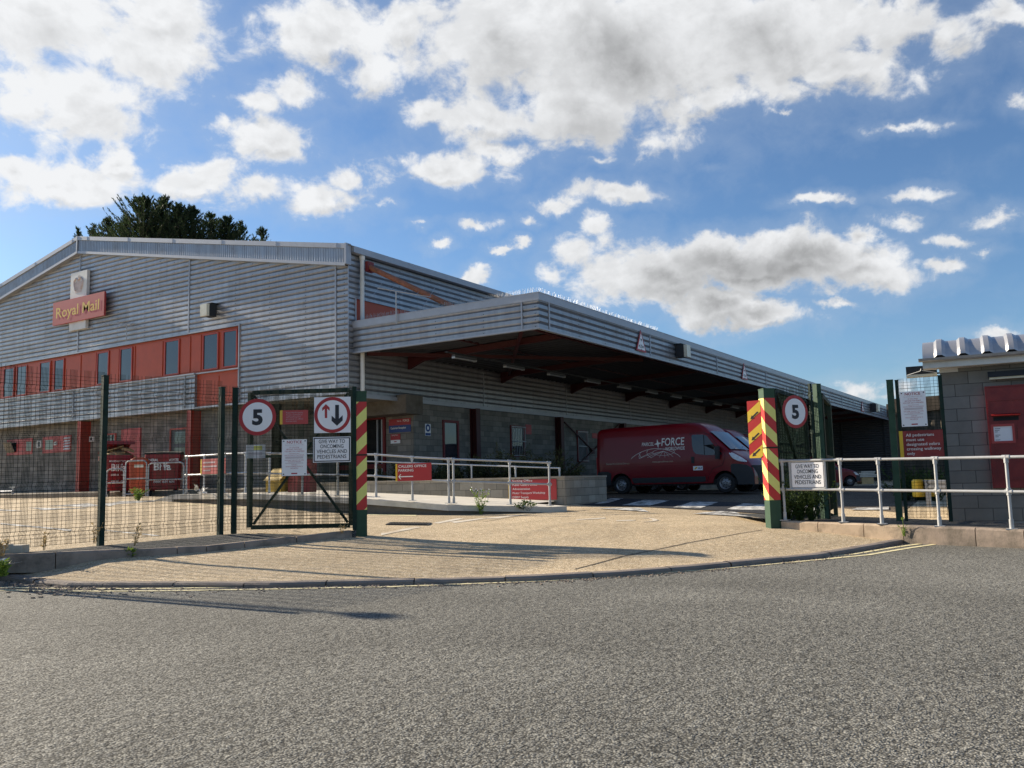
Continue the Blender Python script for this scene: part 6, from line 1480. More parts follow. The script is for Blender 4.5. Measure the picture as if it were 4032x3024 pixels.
q = MB(); q.tube([hutw(x1-.05, .6, z1+.06), hutw(x1+.12, .55, z1+.06), hutw(x1+.12, .3, z1+.12)], .018, 6); q.build('bracket', M['plastic'], fl2)
# front guard rail with its give way sign
rbase = [atD(3092,2049,14.45),atD(3322,2057,13.72),atD(3474,2064,13.25),atD(3701,2073,12.62),atD(3985,2085,11.85),atD(4400,2104,10.85)]
_e = (rbase[-1]-rbase[-2]).normalized()
rbase += [rbase[-1]+_e*2.0, rbase[-1]+_e*4.0]
rtop = [1809,1803,1803,1797,1797,1797]; 
fr_h = .99
grl = guard_rail('pale grey two-bar guard rail along the right kerb, carrying a give way sign', rbase, fr_h, [.515], r=.022, mname='palegalv')
d = (rbase[1]-rbase[0]); d.z = 0; d.normalize(); rn = d.cross(Vector((0,0,1))); rn = rn if rn.dot(tw) < 0 else -rn
B = Board('give_way_sign', 'white give way sign with a thin edge, hung on the right guard rail', 'sign', rbase[0], rn, (3114,1817,3245,1922), off=.0)
B.rect('grey_border', -B.w*.488, -B.h*.48, B.w*.488, B.h*.48, 'signdark'); B.rect('white_field', -B.w*.475, -B.h*.462, B.w*.475, B.h*.462, 'signwhite', 2)
giveway(B, False)
q = MB()
for sx in (-1, 1): q.tube([B.at(sx*(B.w/2+.018), -B.h/2-.02, 0), B.at(sx*(B.w/2+.018), B.h/2+.03, 0)], .016, 8)
q.build('sign_frame', M['palegalv'], B.t)
# creeper and weeds around the right fence
random.seed(12)
for i, (x, y, d, h, lb_) in enumerate(((3105,2048,14.75,.8,'leafy creeper at the left end of the right kerb, under the give way sign'), (3150,2052,14.75,.5,'low creeper in the middle of the right mesh panel'), (3195,2052,14.7,.65,'creeper climbing beside the tall right fence post'))):
    weed(atD(x, y, d), h, 420, lb_, 'creeper', spread=.75, lw=.032, cat='creeper', name='creeper')
weed(Vector(RKB[3])+Vector((0,0,.03))+(V(FWD)*-.02), .28, 30, 'thin weed sprouting from the joint between the buff and brown kerbs', spread=.35, lw=.015)
for x, y, d, h, n, mn, lb_, dy_ in ((525,2150,11.75,.30,46,'dryweed','dry straw-coloured weed on the left pavement edge by the kerb joint',1), (517,2196,11.62,.14,30,'weed','small yellow-green weed at the foot of the left kerb joint',0), (10,2190,10.5,.24,110,'dryweed','straggly dry weeds over the far left end of the kerb',1), (12,2270,10.1,.18,80,'weed','bright green weed growing at the far left of the kerb lip',0), (170,2165,11.2,.22,50,'dryweed','reddish dry tuft along the back of the left pavement',1), (370,2140,12.05,.3,26,'dryweed','thin dry stalks beside the tall left fence post',1), (1345,2100,13.6,.16,30,'dryweed','tiny dry tuft on the left pavement by the gate',1)):
    weed(atD(x, y, d), h, n, lb_, mn, spread=.55, lw=.022 if dy_ else .04, dry=dy_)
for x, y, d, lb_ in ((6,2156,11.0,'pale painted kerb block at the left edge'), (70,2158,11.1,'pale painted kerb block nearest the fence, second from the left edge')):
    p = atD(x, y, d); q = MB(); q.obox(p-Vector((0,0,.02)), dx*.10, dy*.09, Vector((0,0,.06))); tag(q.build('kerb_block', M['faint_line'], origin=p), lb_, 'block')
p = atD(22,2226,10.5); q = MB(); random.seed(9)
for k in range(6): leaf(q, p+Vector((random.uniform(-.08,.08), random.uniform(-.08,.08), random.uniform(.01,.05))), Vector((random.uniform(-1,1), random.uniform(-1,1), .15)), Vector((0,0,1)), .2, .12)
tag(q.build('litter_scrap', M['white'], origin=p), 'crumpled white paper litter at the foot of the left kerb', 'litter')
# loose grit along the gutter of the road
gr = MB(); random.seed(21)
for k in range(1700):
    i = random.randrange(len(lipfull)-1); t_ = random.random(); a = Vector(lipfull[i]).lerp(Vector(lipfull[i+1]), t_); la, de = latdep(a)
    lim_ = .9 if la < -3 else .35
    x, y = world(la, de-.10-abs(random.gauss(0, .35))*lim_); s = random.uniform(.004, .013)*(1.5 if la < -4 else 1); c = Vector((x, y, s*.3)); a_ = random.uniform(0, 6.28)
    gr.obox(c, Vector((math.cos(a_), math.sin(a_), random.uniform(-.3,.3)))*s, Vector((-math.sin(a_), math.cos(a_), 0))*s*.7, Vector((0,0,s*.5)))
tag(gr.build('loose_grit', M['kerbpink']), 'loose pale grit scattered along the road gutter', 'grit', kind='stuff')
# lamp post out of frame to the left whose shadow crosses the road
s0, s1 = onZ(560,2328,.0), onZ(1345,2415,.0)
tipL = s1; hp = 6.0; Lsh = hp/math.tan(R(SUN_EL)); base_lp = tipL+Vector((sdir.x, sdir.y, 0)).normalized()*Lsh
lp = thing('lamp_post', 'slim grey street lamp post standing on the verge left of the entrance', 'lamp post', base_lp)
q = MB(); q.tube([base_lp-Vector((0,0,.3)), base_lp+Vector((0,0,1.3)), base_lp+Vector((0,0,1.35)), base_lp+Vector((0,0,hp))], [.09,.09,.06,.045], 12); q.build('column', M['galv'], lp)
q = MB(); q.lathe(base_lp+Vector((0,0,hp)), (0,0,1), [(0,.05),(.1,.16),(.2,.16),(.28,.02)], 14); q.build('lantern', M['plastic'], lp)
# ---------------------------------------------------------------- vehicles (built along +x, front at +x, y across, wheels on z = 0)
def loft_body(st, top, bot, hw_at, nr=14):
    """st: stations; top/bot: heights; hw_at(x, t): half width at x and height share t"""
    rows = []
    for x in st:
        zt, zb = top(x), bot(x); ring = []
        H = max(zt-zb, .02)
        rr = min(.17, H*.30)
        side = []
        for t in np.linspace(0, 1, nr):
            z = zb+(H-rr)*t; side.append((hw_at(x, z), z))
        w0 = side[-1][0]
        for a in (22, 45, 67, 90): side.append((w0-rr*.9*(1-math.cos(R(a))), zt-rr+rr*math.sin(R(a))))
        w1 = side[-1][0]
        half = side+[(w1*.66, zt+.018), (w1*.33, zt+.028), (0, zt+.03)]
        ring = [(x, -w_, z) for w_, z in half]+[(x, w_, z) for w_, z in reversed(half[:-1])]
        rows.append(ring)
    return rows
def pw(x, pts):
    if x <= pts[0][0]: return pts[0][1]
    for a, b in zip(pts, pts[1:]):
        if x <= b[0]:
            t = (x-a[0])/(b[0]-a[0]); return a[1]+(b[1]-a[1])*t
    return pts[-1][1]
def wheel(parent, c, r, w_, side):
    """tyre with a dished steel disc"""
    q = MB(); q.lathe(c, (0,1,0), [(-w_/2, r*.60), (-w_/2, r*.90), (-w_*.36, r*.985), (0, r), (w_*.36, r*.985), (w_/2, r*.90), (w_/2, r*.60)], 36); o = q.build('wheel', M['tyre'], parent, smooth=True, angle=40)
    q = MB(); s = side
    q.lathe((c[0], c[1], c[2]), (0, s, 0), [(w_*.46, r*.62), (w_*.52, r*.60), (w_*.42, r*.54), (w_*.22, r*.47), (w_*.26, r*.36), (w_*.36, r*.22), (w_*.36, r*.13), (w_*.46, r*.11), (w_*.46, 0)], 32); q.build('rim', M['steelrim'], o, smooth=True, angle=35)
    q = MB()
    for k in range(8):
        a = 2*math.pi*k/8; cc = Vector((c[0]+math.cos(a)*r*.425, c[1]+s*w_*.245, c[2]+math.sin(a)*r*.425)); q.lathe(cc, (0, s, 0), [(.012, 0), (.012, r*.055), (0, r*.06)], 8)
    for k in range(5):
        a = 2*math.pi*k/5+.3; cc = Vector((c[0]+math.cos(a)*r*.19, c[1]+s*w_*.37, c[2]+math.sin(a)*r*.19)); q.lathe(cc, (0, s, 0), [(.02, 0), (.02, r*.04), (0, r*.045)], 6)
    q.build('wheel_holes', M['dark'], o)
def arch(x, cx, r, zc, zb):
    d = abs(x-cx)
    return zb if d >= r else max(zb, zc+math.sqrt(r*r-d*d))
def arcst(cx, r, n=19): return [cx+r*math.cos(R(a)) for a in np.linspace(180, 0, n)]
def panel_van(label):
    t = thing('delivery_van', label, 'van', (0,0,0), None)
    XR, XF, WR = 1.015, 5.05, .35
    topP = [(0,2.40),(.10,2.47),(.5,2.50),(3.0,2.53),(3.9,2.53),(4.15,2.47),(4.35,2.34),(4.5,2.18),(4.9,1.82),(5.30,1.46),(5.42,1.38),(5.65,1.24),(5.82,1.10),(5.93,.92),(5.975,.72),(5.99,.55)]
    zb = .36
    def bot(x):
        z = zb if x < 5.3 else .30
        return max(arch(x, XR, .435, WR+.0, z), arch(x, XF, .435, WR+.0, z))
    def top(x): return pw(x, topP)
    def hw(x, z):
        w_ = 1.02
        if z > 1.25: w_ -= (z-1.25)*.085+max(0, z-2.0)**2*.22
        if z < .75: w_ -= (.75-z)*.06
        if x > 5.1: w_ -= ((x-5.1)/.9)**2.4*.34
        if x < .12: w_ -= (.12-x)*.35
        if 4.3 < x and z > 1.4: w_ -= min(.16, (z-1.4)*.10*(x-4.3)*2)
        return w_
    st = sorted(set([round(s, 3) for s in [0,.03,.08,.16,.35,.55]+arcst(XR,.434)+list(np.arange(1.6,3.9,.23))+[3.9,4.02,4.15,4.25,4.35,4.45,4.5,4.55]+arcst(XF,.434)+[4.7,4.8,4.9,5.1,5.3,5.36,5.42,5.55,5.65,5.74,5.82,5.88,5.93,5.96,5.98,5.99]]))
    q = MB(); rows = loft_body(st, top, bot, hw); q.grid(rows); q.poly(rows[0]); q.poly(list(reversed(rows[-1])))
    q.build('body', M['vanred'], t, smooth=True, angle=38)
    q = MB(); q.box((.35, -.93, .30), (5.6, .93, .50)); q.build('underbody', M['dark'], t)
    for cx in (XR, XF):
        for s in (-1, 1):
            q = MB(); a_ = [(cx+.44*math.cos(R(a)), WR+.44*math.sin(R(a))) for a in np.linspace(-5, 185, 20)]
            q.grid([[(x, s*.60, z), (x, s*.985, z)] for x, z in a_]); q.poly([(x, s*.60, z) for x, z in a_]); q.build('wheel_arch', M['dark'], t)
            wheel(t, (cx, s*.885, WR), WR, .225, s)
    sides = ((-1, 'near'), (1, 'far'))
    def side_poly(pts, s, off): return [(x, s*(hw(x, z)+off), z) for x, z in pts]
    def fan(mb, pts, s, off, m=0):
        cx_ = sum(p[0] for p in pts)/len(pts); cz_ = sum(p[1] for p in pts)/len(pts); c = (cx_, s*(hw(cx_, cz_)+off), cz_); P_ = side_poly(pts, s, off)
        for a, b in zip(P_, P_[1:]+P_[:1]): mb.poly([c, a, b], m)
    win = [(3.86,2.04),(3.90,2.09),(4.30,2.08),(4.44,2.02),(4.66,1.72),(4.98,1.40),(4.98,1.335),(4.4,1.345),(4.02,1.40),(3.93,1.50),(3.88,1.7)]
    for s, nm_ in sides:
        q = MB(); dpts = [(3.80,2.15),(4.34,2.14),(4.52,2.06),(4.75,1.75),(5.06,1.42),(5.10,1.28),(4.98,.98),(4.62,.86),(4.46,.60),(4.40,.42),(3.80,.42)]
        P_ = side_poly(dpts, s, .004)
        for a, b in zip(P_, P_[1:]+P_[:1]): q.bar(a, b, .012, .006, up=(0, 1, 0))
        if s == -1 or True:
            for xx in ((2.6,), ): pass
        dr = q.build('door_seam', M['dark'], t)
        q = MB(); fan(q, win, s, .006); q.build('side_window', M['glassdk'], t)
        q = MB(); P_ = side_poly([(4.30,2.07),(4.33,2.07),(4.36,1.35),(4.33,1.35)], s, .010); q.poly(P_); q.build('window_pillar', M['plastic'], t)
        q = MB()
        q.obox((3.90, s*(hw(3.9,1.18)+.012), 1.19), (.055,0,0), (0,.014,0), (0,0,.115)); q.build('door_handle', M['plastic'], t)
        q = MB(); fan(q, [(1.50,.60),(1.47,.55),(1.55,.41),(4.30,.41),(4.35,.45),(4.35,.60)], s, .020); P_ = side_poly([(1.50,.60),(1.55,.41),(4.30,.41),(4.35,.60)], s, .02); q.build('side_moulding', M['plastic'], t)
        q = MB(); fan(q, [(.03,.34),(.03,.80),(.10,.86),(.50,.86),(.62,.78),(.585,.34)], s, .016); q.build('rear_bumper_corner', M['plastic'], t)
        q = MB(); fb = [(5.31,.50),(5.27,.80),(5.30,.98),(5.36,1.02),(5.6,1.0),(5.80,.96),(5.93,.88),(5.97,.7),(5.97,.30),(5.50,.30),(5.46,.42)]; rows = []
        for x in np.linspace(5.29, 5.985, 14):
            zt_ = pw(x, [(5.29,.98),(5.36,1.02),(5.6,1.0),(5.8,.96),(5.93,.86),(5.985,.66)]); z0_ = max(.29, bot(x) if x < 5.49 else .29)
            rows.append([(x, s*(hw(x, z0_+(max(zt_, z0_+.02)-z0_)*k/6)+.016), z0_+(max(zt_, z0_+.02)-z0_)*k/6) for k in range(7)])
        q = MB(); q.grid(rows); q.build('front_bumper_side', M['plastic'], t)
        q = MB(); q.obox((4.86, s*(1.01+.12), 1.47), (.07,0,0), (0,.075,0), (0,0,.16)); q.obox((4.86, s*(1.01+.11), 1.25), (.06,0,0), (0,.07,0), (0,0,.055)); q.bar((4.88, s*.98, 1.30), (4.86, s*1.08, 1.30), .07, .07); mo = q.build('wing_mirror', M['plastic'], t)
        q = MB(); q.obox((4.785, s*1.13, 1.46), (.004,0,0), (0,.06,0), (0,0,.12)); q.build('mirror_glass', M['lens'], mo)
        q = MB(); hp_ = [(5.24,1.43),(5.36,1.40),(5.60,1.27),(5.80,1.10),(5.74,1.07),(5.55,1.09),(5.36,1.20),(5.27,1.32)]
        rows = []
        for x in np.linspace(5.24, 5.80, 9):
            hi = min(pw(x, [(5.24,1.43),(5.36,1.40),(5.6,1.26),(5.8,1.11)]), top(x)-.02); lo = pw(x, [(5.24,1.37),(5.36,1.20),(5.55,1.10),(5.8,1.06)]); lo = min(lo, hi-.01)
            rows.append([(x, s*(hw(x, lo+(hi-lo)*k/4)+.010-.05*(k/4)**2*(1 if x < 5.7 else .6)), lo+(hi-lo)*k/4) for k in range(5)])
        q = MB(); q.grid(rows); q.build('headlight', M['lens'], t)
        q = MB(); P_ = side_poly([(.10,1.95),(.115,1.95),(.115,1.0),(.10,1.0)], s, .004); q.poly(P_); P_ = side_poly([(1.48,2.3),(1.49,2.3),(1.49,.62),(1.48,.62)], s, .003); q.poly(P_)
        P_ = side_poly([(.2,1.06),(3.8,1.06),(3.8,1.045),(.2,1.045)], s, .003); q.poly(P_); q.build('body_crease', M['binred'], t)
        q = MB(); q.obox((-.005, s*.93, 1.05), (.012,0,0), (0,.06,0), (0,0,.36)); q.build('tail_light', M['signred'], t)
    # windscreen on the slope between roof and bonnet
    q = MB(); rows = []
    for x in (4.53, 4.7, 4.9, 5.1, 5.27):
        z = top(x); w_ = hw(x, z-.17)-.07; sl_ = Vector((.67, 0, .74)); rows.append([(x+sl_.x*.022+.018*(1-abs(y))*1.0, y*w_, z+.035+.012*(1-y*y)+sl_.z*.004) for y in (-1, -.75, -.5, 0, .5, .75, 1)])
    q.grid(rows); q.build('windscreen', M['glass'], t, smooth=True)
    q = MB(); 
    for y0, y1 in ((-.7, .0), (.0, .65)): q.bar((5.30, y0, top(5.30)+.055), (5.16, y1, top(5.16)+.06), .02, .02)
    q.build('wiper', M['dark'], t)
    q = MB(); q.grid([[(5.90+.12*(1-(abs(y)/.8)**2)*.9+.0, y, z) for y in np.linspace(-.72, .72, 9)] for z in (.28, .5, .72, .86, .95)]); q.build('front_bumper', M['plastic'], t, smooth=True)
    # livery on both flanks, read left to right
    for s, nm_ in sides:
        q = MB(); cen = 2.95
        def pos(x, z, k=.007): return Vector((x, s*(hw(x, z)+k), z))
        def flat(txt, x, z, w_, h, al='L', shear=0, bold=0):
            vs, fs, (a0, a1) = glyphs(txt, shear, bold); sx = w_/(a1-a0); sy = h/.70; W_ = w_; off = {'L': 0, 'C': -W_/2, 'R': -W_}[al]; b = len(q.v)
            for vx, vy in vs:
                u_ = (vx-a0)*sx+off; xx = x+u_ if s == -1 else 2*cen-x-u_ if False else (x+u_ if s == -1 else (2*cen-x)-u_)
                q.v.append(tuple(pos(xx, z+vy*sy)))
            for f_ in fs: q.f.append(tuple(b+i for i in f_)); q.mi.append(0)
        def line(pts, wd):
            P_ = [pos(x if s == -1 else 2*cen-x, z) for x, z in pts]
            for a, b in zip(P_, P_[1:]):
                d = (b-a); 
                if d.length < 1e-5: continue
                d.normalize(); n_ = Vector((0, s, 0)).cross(d).normalized()*wd/2; q.poly([a-n_, b-n_, b+n_, a+n_])
        flat('PARCEL', 1.90, 1.765, .49, .125, shear=.25, bold=.010); flat('FORCE', 2.69, 1.745, .90, .275, shear=.12, bold=.012); flat('WORLDWIDE', 2.84, 1.57, .76, .12, bold=.006)
        cx_, cz_ = 2.545, 1.83
        for a in range(4):
            aa = R(90*a+8); d = (math.cos(aa), math.sin(aa)); n_ = (-d[1], d[0]); ln_ = .17 if a % 2 else .15
            for sg in (-1, 1): q.poly([pos(*((xx if s == -1 else 2*cen-xx), zz)) for xx, zz in ((cx_, cz_), (cx_+n_[0]*.035*sg+d[0]*.035, cz_+n_[1]*.035*sg+d[1]*.035), (cx_+d[0]*ln_, cz_+d[1]*ln_))])
        px = lambda x, y: (5.05+(x-1675)/268, (985-y)/268)
        arcm = [px(715+525*k/24, 634-92*math.sin(math.pi*(k/24))**.75) for k in range(25)]; line(arcm, .012)
        hub = (1065, 570)
        for e in ((800,632),(890,628),(1020,628),(1080,630),(1122,628),(1165,628)): line([px(*hub), px((hub[0]+e[0])/2+(e[1]-600)*.1, (hub[1]+e[1])/2-8), px(*e)], .008)
        line([px(1065+115*math.cos(R(a)), 580+32*math.sin(R(a))) for a in range(0, 365, 15)], .008)
        line([px(800+3*k, 585+ (48)*((k/10)-1)**2*0+ 45*k/10) for k in range(0, 11)], .011); line([px(808,632), px(850,612), px(905,590), px(960,572)], .011); line([px(805,632), px(800,610), px(815,578), px(830,568)], .011); line([px(930,630), px(895,600), px(885,572), px(900,553)], .011); line([px(930,632), px(985,602), px(1065,572)], .011)
        q.build('livery', M['textwhite'], t)
        q = MB(); flat('www.parcelforce.com', px(943, 0)[0], 1.145, .82, .062); flat('Express Worldwide Delivery', px(432, 0)[0], 1.115, .98, .065); q.build('small_livery', M['textgrey'] if False else M['faint_line'], t)
        q = MB(); P_ = [pos((x if s == -1 else 2*cen-x), z, .008) for x, z in ((3.90,.97),(4.26,.97),(4.26,.82),(3.90,.82))]; q.poly(P_); bd_ = q.build('door_badge', M['signwhite'], t)
        q = MB(); flat_k = .0; 
        def pos(x, z, k=.011): return Vector((x, s*(hw(x, z)+k), z))
        flat('GLS', 4.08, .865, .15, .065, shear=.2, bold=.03); q.build('badge_text', M['signblue'], bd_)
        q = MB(); q.poly([pos((x if s == -1 else 2*cen-x), z) for x, z in ((3.93,.86),(3.99,.85),(4.06,.90),(4.06,.94),(4.00,.94))]); q.build('badge_arrow', M['gold'], bd_)
    q = MB(); q.box((-.03, -.86, .42), (.02, .86, .52)); q.build('rear_step', M['plastic'], t)
    return t
van = panel_van('nearest red delivery van, white globe lettering along its side, backed up to the depot')
pr = atD(2449, 1944, 32.35); pf = atD(2875, 1946, 30.0)        # near-side wheels on the ground
ang = math.atan2(pf.y-pr.y, pf.x-pr.x); ca, sa = math.cos(ang), math.sin(ang)
def vplace(o, x, y, a, ox=1.015, oy_=-.99): o.rotation_euler = (0,0,a); o.location = (x-(ox*math.cos(a)-oy_*math.sin(a)), y-(ox*math.sin(a)+oy_*math.cos(a)), yz(x, y)-.01)
sc_v = (pf-pr).length/4.035; van.scale = (1,)*3
vplace(van, pr.x, pr.y, ang)
v2 = copy_tree(van); v2['label'] = 'red delivery van mostly hidden behind the nearest van, its roof showing by the arrow board'
v2.rotation_euler = (0,0,ang+R(3)); off = Vector((4.0, .55, 0)); v2.location = Vector(van.location)+off; v2.location.z = yz(v2.location.x+1, v2.location.y-2.5)-.01
v3 = copy_tree(van); v3['label'] = 'red delivery van farthest along the row, only its wheels showing beneath the nearer vans'
v3.rotation_euler = (0,0,ang+R(5)); v3.location = Vector(van.location)+Vector((8.6, 1.2, 0)); v3.location.z = yz(v3.location.x+1, v3.location.y-2.5)-.01
for v_ in (van, v2, v3): v_['group'] = 'red delivery vans parked in a row at the dock'
# small red car-van far beyond the right gate
def small_van(label):
    t = thing('small_van', label, 'van', (0,0,0)); XR, XF, WR = .75, 3.45, .30
    topP = [(0,1.70),(.08,1.76),(1.8,1.80),(2.2,1.74),(2.45,1.62),(2.9,1.22),(3.05,1.10),(3.5,1.0),(3.85,.86),(4.0,.72),(4.08,.55),(4.1,.45)]
    def top(x): return pw(x, topP)
    def bot(x): return max(arch(x, XR, .37, WR, .25), arch(x, XF, .37, WR, .25))
    def hw(x, z):
        w_ = .83
        if z > .9: w_ -= (z-.9)*.14
        if x > 3.3: w_ -= ((x-3.3)/.8)**2.2*.26
        return w_
    st = sorted(set([round(s, 3) for s in [0,.05,.15]+arcst(XR,.369)+list(np.arange(1.3,2.4,.2))+[2.45,2.6,2.75,2.9,3.0,3.05]+arcst(XF,.369)+[3.85,3.92,4.0,4.05,4.08,4.1]]))
    rows = loft_body(st, top, bot, hw, 10); q = MB(); q.grid(rows); q.poly(rows[0]); q.poly(list(reversed(rows[-1]))); q.build('body', M['vanred'], t, smooth=True, angle=38)
    for cx in (XR, XF):
        for s in (-1, 1):
            wheel(t, (cx, s*.72, WR), WR, .18, s)
            q = MB(); a_ = [(cx+.375*math.cos(R(a)), WR+.375*math.sin(R(a))) for a in np.linspace(-5, 185, 16)]; q.grid([[(x, s*.5, z), (x, s*.80, z)] for x, z in a_]); q.poly([(x, s*.5, z) for x, z in a_]); q.build('wheel_arch', M['dark'], t)
    def fan(mb, pts, s, off):
        cx_ = sum(p[0] for p in pts)/len(pts); cz_ = sum(p[1] for p in pts)/len(pts); P_ = [(x, s*(hw(x, z)+off), z) for x, z in pts]
        for a, b in zip(P_, P_[1:]+P_[:1]): mb.poly([(cx_, s*(hw(cx_, cz_)+off), cz_), a, b])
    for s in (-1, 1):
        q = MB(); fan(q, [(1.5,1.55),(2.3,1.55),(2.8,1.12),(2.8,1.02),(1.5,1.02)], s, .006); q.build('side_window', M['glassdk'], t)
        q = MB(); fan(q, [(3.84,.62),(3.84,.66),(3.95,.66),(4.07,.60),(4.09,.30),(3.80,.27)], s, .012); fan(q, [(3.2,.26),(3.05,.42),(3.1,.27)], s, .01); q.build('bumper_side', M['plastic'], t)
        q = MB(); q.poly([(x, s*(hw(x, z)+.010), z) for x, z in ((3.66,.86),(3.80,.84),(3.97,.73),(3.99,.66),(3.80,.68))]); q.build('headlight', M['lens'], t)
        q = MB(); q.obox((2.62, s*.93, 1.08), (.06,0,0), (0,.09,0), (0,0,.07)); q.build('wing_mirror', M['plastic'], t)
    q = MB(); rows = [[(x+.02, y*(hw(x, top(x)-.12)-.06), top(x)+.035) for y in (-1, -.5, 0, .5, 1)] for x in (2.48, 2.7, 2.9, 3.02)]; q.grid(rows); q.build('windscreen', M['glass'], t, smooth=True)
    q = MB(); q.grid([[(4.02+.10*(1-(abs(y)/.75)**2), y, z) for y in np.linspace(-.62, .62, 9)] for z in (.24, .45, .64)]); q.build('front_bumper', M['plastic'], t, smooth=True)
    q = MB(); q.box((4.122, -.26, .40), (4.13, .26, .51)); q.build('number_plate', M['signwhite'], t)
    q = MB(); q.box((4.08, -.3, .66), (4.10, .3, .70)); q.build('grille', M['dark'], t)
    return t
sv = small_van('small red car-derived van parked far off beyond the right guard rail, only its nose showing')
wc = atD(3348, 1903, 51.5); a_ = math.atan2(-RGT[0]*0+_r2[1]-.15*_f2[1], _r2[0]-.15*_f2[0])
sv.rotation_euler = (0,0,a_); sv.location = (wc.x-(3.45*math.cos(a_)+.78*math.sin(a_)), wc.y-(3.45*math.sin(a_)-.78*math.cos(a_)), yz(wc.x, wc.y)-.01)
# boards and a pallet by the far wall
p = oy(3408, 1906); pt = thing('timber_stack', 'low stack of pale boards on a brown crate by the far dark wall', 'timber', p); bx_ = Vector((_r2[0], _r2[1], 0)); by_ = Vector((_f2[0], _f2[1], 0))
q = MB(); q.obox(p+Vector((0,0,.22)), bx_*.40, by_*.4, Vector((0,0,.22))); q.build('crate', M['card'], pt)
for k in range(4):
    q = MB(); q.obox(p+bx_*(.10*(k % 2)-.05)+Vector((0,0,.50+.10*k)), bx_*(.62-.05*k), by_*.45, Vector((0,0,.04))); q.build('board', M['concrete'], pt)
# dock platform behind the vans
dk = thing('loading_dock', 'dark concrete dock platform with steps along the depot wall behind the vans', 'dock', (26.5, 18.5, .3))
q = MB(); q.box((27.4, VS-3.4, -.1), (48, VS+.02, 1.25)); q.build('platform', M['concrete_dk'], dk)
q = MB()
for k in range(4): q.box((24.6+.7*k, VS-3.2, -.1), (27.4, VS-.35, .42+.21*(k+.0)))
q.build('steps', M['concrete_dk'], dk)
q = MB(); q.box((27.36, VS-3.46, 1.0), (48, VS-3.40, 1.2)); q.build('dock_buffer', M['dark'], dk)
# beyond the right fence: sheeted shed wall, bank of weeds, crash barrier
s0, s1 = atD(3516, 1900, 30), atD(4100, 1900, 27); zt0, zt1 = atD(3525, 1597, 29.7).z, atD(3690, 1573, 28.9).z
sh = thing('sheeted_shed', 'dark weathered profile-sheeted shed wall beyond the right mesh fence', 'shed', s0)
q = MB(); d = (s1-s0); d.z = 0; L_ = d.length; d.normalize(); n_ = Vector((-d.y, d.x, 0)); rows = []
m0 = (zt1-zt0)/((atD(3690,1573,28.9)-atD(3525,1597,29.7)).length); pts = []
x = 0; k = 0
while x < L_: o = n_*(.05 if k % 4 in (1, 2) else 0); zz = zt0+m0*(x-.1); pts.append((s0+d*x+o, zz)); x += .075; k += 1
q.grid([[(p_.x, p_.y, -.2) for p_, zz in pts], [(p_.x, p_.y, zz) for p_, zz in pts]]); q.build('sheet_wall', M['timber'], sh)
q = MB(); q.obox(s0+d*L_/2+Vector((0,0,zt0+m0*(L_/2-.1)-s0.z-.12)), d*L_/2+Vector((0,0,m0*L_/2)), n_*.12, Vector((0,0,.22))); q.build('eaves_board', M['bark'], sh)
q = MB(); q.obox(s0+d*L_/2+n_*3+Vector((0,0,1.2)), d*L_/2, n_*2.9, Vector((0,0,1.7))); q.build('shed_body', M['timber'], sh)
random.seed(4)
for i, (x, y, d_, h) in enumerate(((3565,1935,24,1.15),(3625,1935,24,1.0),(3680,1935,23.5,1.1))):
    weed(Vector((*atD(x, y, d_).xy, .1)), h, 900, ('tall green weeds at the left of the crash barrier beyond the right fence', 'tall green weeds behind the yellow barrier end', 'tall green weeds nearest the hut beyond the fence')[i], 'creeper', spread=.7, lw=.04)
c0, c1 = atD(3640, 1925, 20.0), atD(3800, 1920, 17.5)
cb_ = thing('crash_barrier', 'grey crash barrier with a fat yellow plastic end beyond the right mesh fence', 'barrier', c0); d = (c1-c0); d.z = 0; d.normalize(); n_ = Vector((-d.y, d.x, 0)); zc = c0.z
q = MB(); prof = [(-.11,0),(-.08,.04),(-.04,.04),(0,0),(.04,.04),(.08,.04),(.11,0)]
q.grid([[(c0+d*t_+n_*(-o)).xy[:]+(zc+.10+z,) for z, o in prof] for t_ in (0, 1.2, 2.6)]); q.build('barrier_beam', M['clad_dark'], cb_)
for k in (.25, 1.6):
    q = MB(); pz_ = c0+d*k; q.box((pz_.x-.05, pz_.y-.05, 0), (pz_.x+.05, pz_.y+.05, zc+.2)); q.build('post', M['galv'], cb_)
q = MB()
for k in (-.13, .13):
    cc = c0-d*.05+Vector((_r2[0], _r2[1], 0))*k; q.lathe((cc.x, cc.y, zc-.18), (0,0,1), [(0,0),(0,.11),(.02,.13),(.36,.13),(.40,.10),(.40,0)], 14)
q.build('yellow_end', M['hazyellow'], cb_)
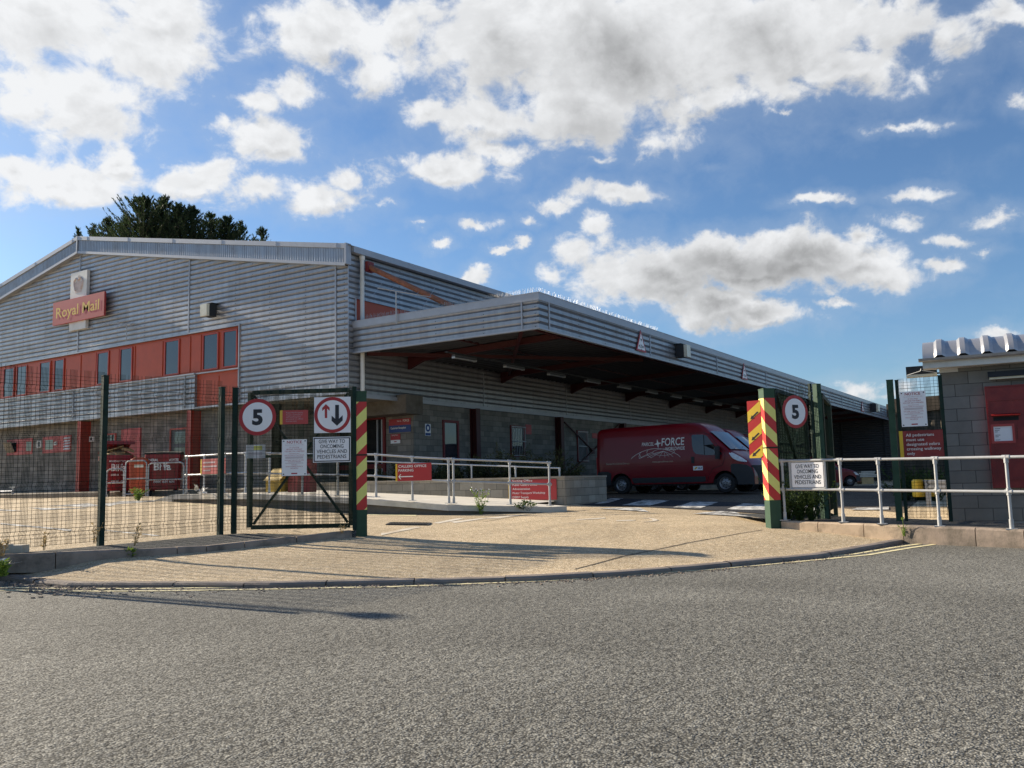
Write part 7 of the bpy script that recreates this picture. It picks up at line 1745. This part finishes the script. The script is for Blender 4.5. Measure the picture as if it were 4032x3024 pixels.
# ---------------------------------------------------------------- conifers behind the roof
def conifer(c, H, rad, label, n=4200, lean=0, dens=1.0, top_frac=.42):
    """only the upper crown shows: a trunk, many upswept limbs, feathery sprays along each limb, a ragged leader"""
    c = Vector(c); t = thing('conifer_tree', label, 'tree', c, 'dark conifers behind the depot roof'); random.seed(int(c.x*13+c.y*7)); tk = MB(); fo = MB()
    topp = c+Vector((lean, lean*.5, H)); tk.tube([c, c.lerp(topp, .5)+Vector((.1,.05,0)), topp], [.32, .2, .02], 8)
    nb = int(300*dens)
    def spray(p, d, ln_, w_):
        d = d.normalized(); s_ = d.cross(rnd()).normalized(); fo.poly([p, p+d*ln_*.4+s_*w_, p+d*ln_, p+d*ln_*.35-s_*w_])
    for b in range(nb):
        f = 1-random.random()*top_frac; base = c.lerp(topp, f); prof = (1-f)/top_frac
        L_ = min(4.2, rad*(.05+1.75*prof**.85))*random.choice((.5, .7, .85, .95, 1.0, 1.1)); a = random.uniform(0, 6.283); up = random.uniform(.5, 1.3)
        tip = base+Vector((math.cos(a)*L_, math.sin(a)*L_, L_*up*.75)); mid = base.lerp(tip, .55)+Vector((0,0,-.18*L_)); tk.tube([base, mid, tip], [.04, .025, .006], 3)
        for i in range(max(7, int(2.9*n/nb*(.35+1.1*L_/rad)))):
            u = random.random()**.75; p = base.lerp(mid, u*2) if u < .5 else mid.lerp(tip, u*2-1)
            d = (tip-base).normalized()*1.0+rnd()*.6+Vector((0,0,.45)); spray(p+rnd()*random.uniform(0, .22*(1.3-u)), d, random.uniform(.14, .42)*(1.15-.5*u), random.uniform(.018, .045))
    for i in range(60):
        f = 1-random.random()*.05; p = c.lerp(topp, f); spray(p, rnd()*.7+Vector((0,0,1)), random.uniform(.25,.6), .04)
    fo.build('crown', M['conifer'], t, recalc=False); tk.build('trunk', M['bark'], t)
def tree_at(xd, ytop, dep, rad, label, **k):
    p = atD(xd/.54861, ytop/.54861, dep); conifer((p.x, p.y, 0), p.z, rad, label, **k)
tree_at(168, 496, 84, 1.2, 'smallest conifer tip at the left end of the row, beside the roof apex', n=2250)
tree_at(203, 487, 88, 2.6, 'thin leaning conifer second from the left above the roof', n=3300, dens=.6)
tree_at(233, 474, 80, 2.6, 'low conifer third from the left, left of the tall group', n=4800)
tree_at(272, 466, 78, 2.4, 'bushy conifer at the left shoulder of the tall group', n=6000)
tree_at(310, 430, 76, 4.0, 'tallest conifer on the left of the tall group above the roof', n=11250)
tree_at(353, 430, 79, 3.6, 'tall twin-tipped conifer in the middle of the group', n=9750)
tree_at(346, 436, 80, 2.6, 'slim conifer tip just left of the middle of the group', n=4500, dens=.7)
tree_at(386, 446, 77, 3.3, 'conifer with a pale pointed tip right of the group centre', n=8250)
tree_at(415, 450, 78, 3.3, 'ragged conifer right of the pale-tipped one', n=8250)
tree_at(447, 460, 80, 3.0, 'broad conifer with a leaning tip towards the right of the group', n=7500, lean=.6)
tree_at(490, 472, 79, 3.0, 'flat-topped conifer at the right edge of the tall group', n=8250)
tree_at(520, 482, 81, 2.1, 'small conifer standing clear to the right of the group', n=4200)
tree_at(566, 495, 83, 2.4, 'lowest round conifer at the right end of the row', n=3900)
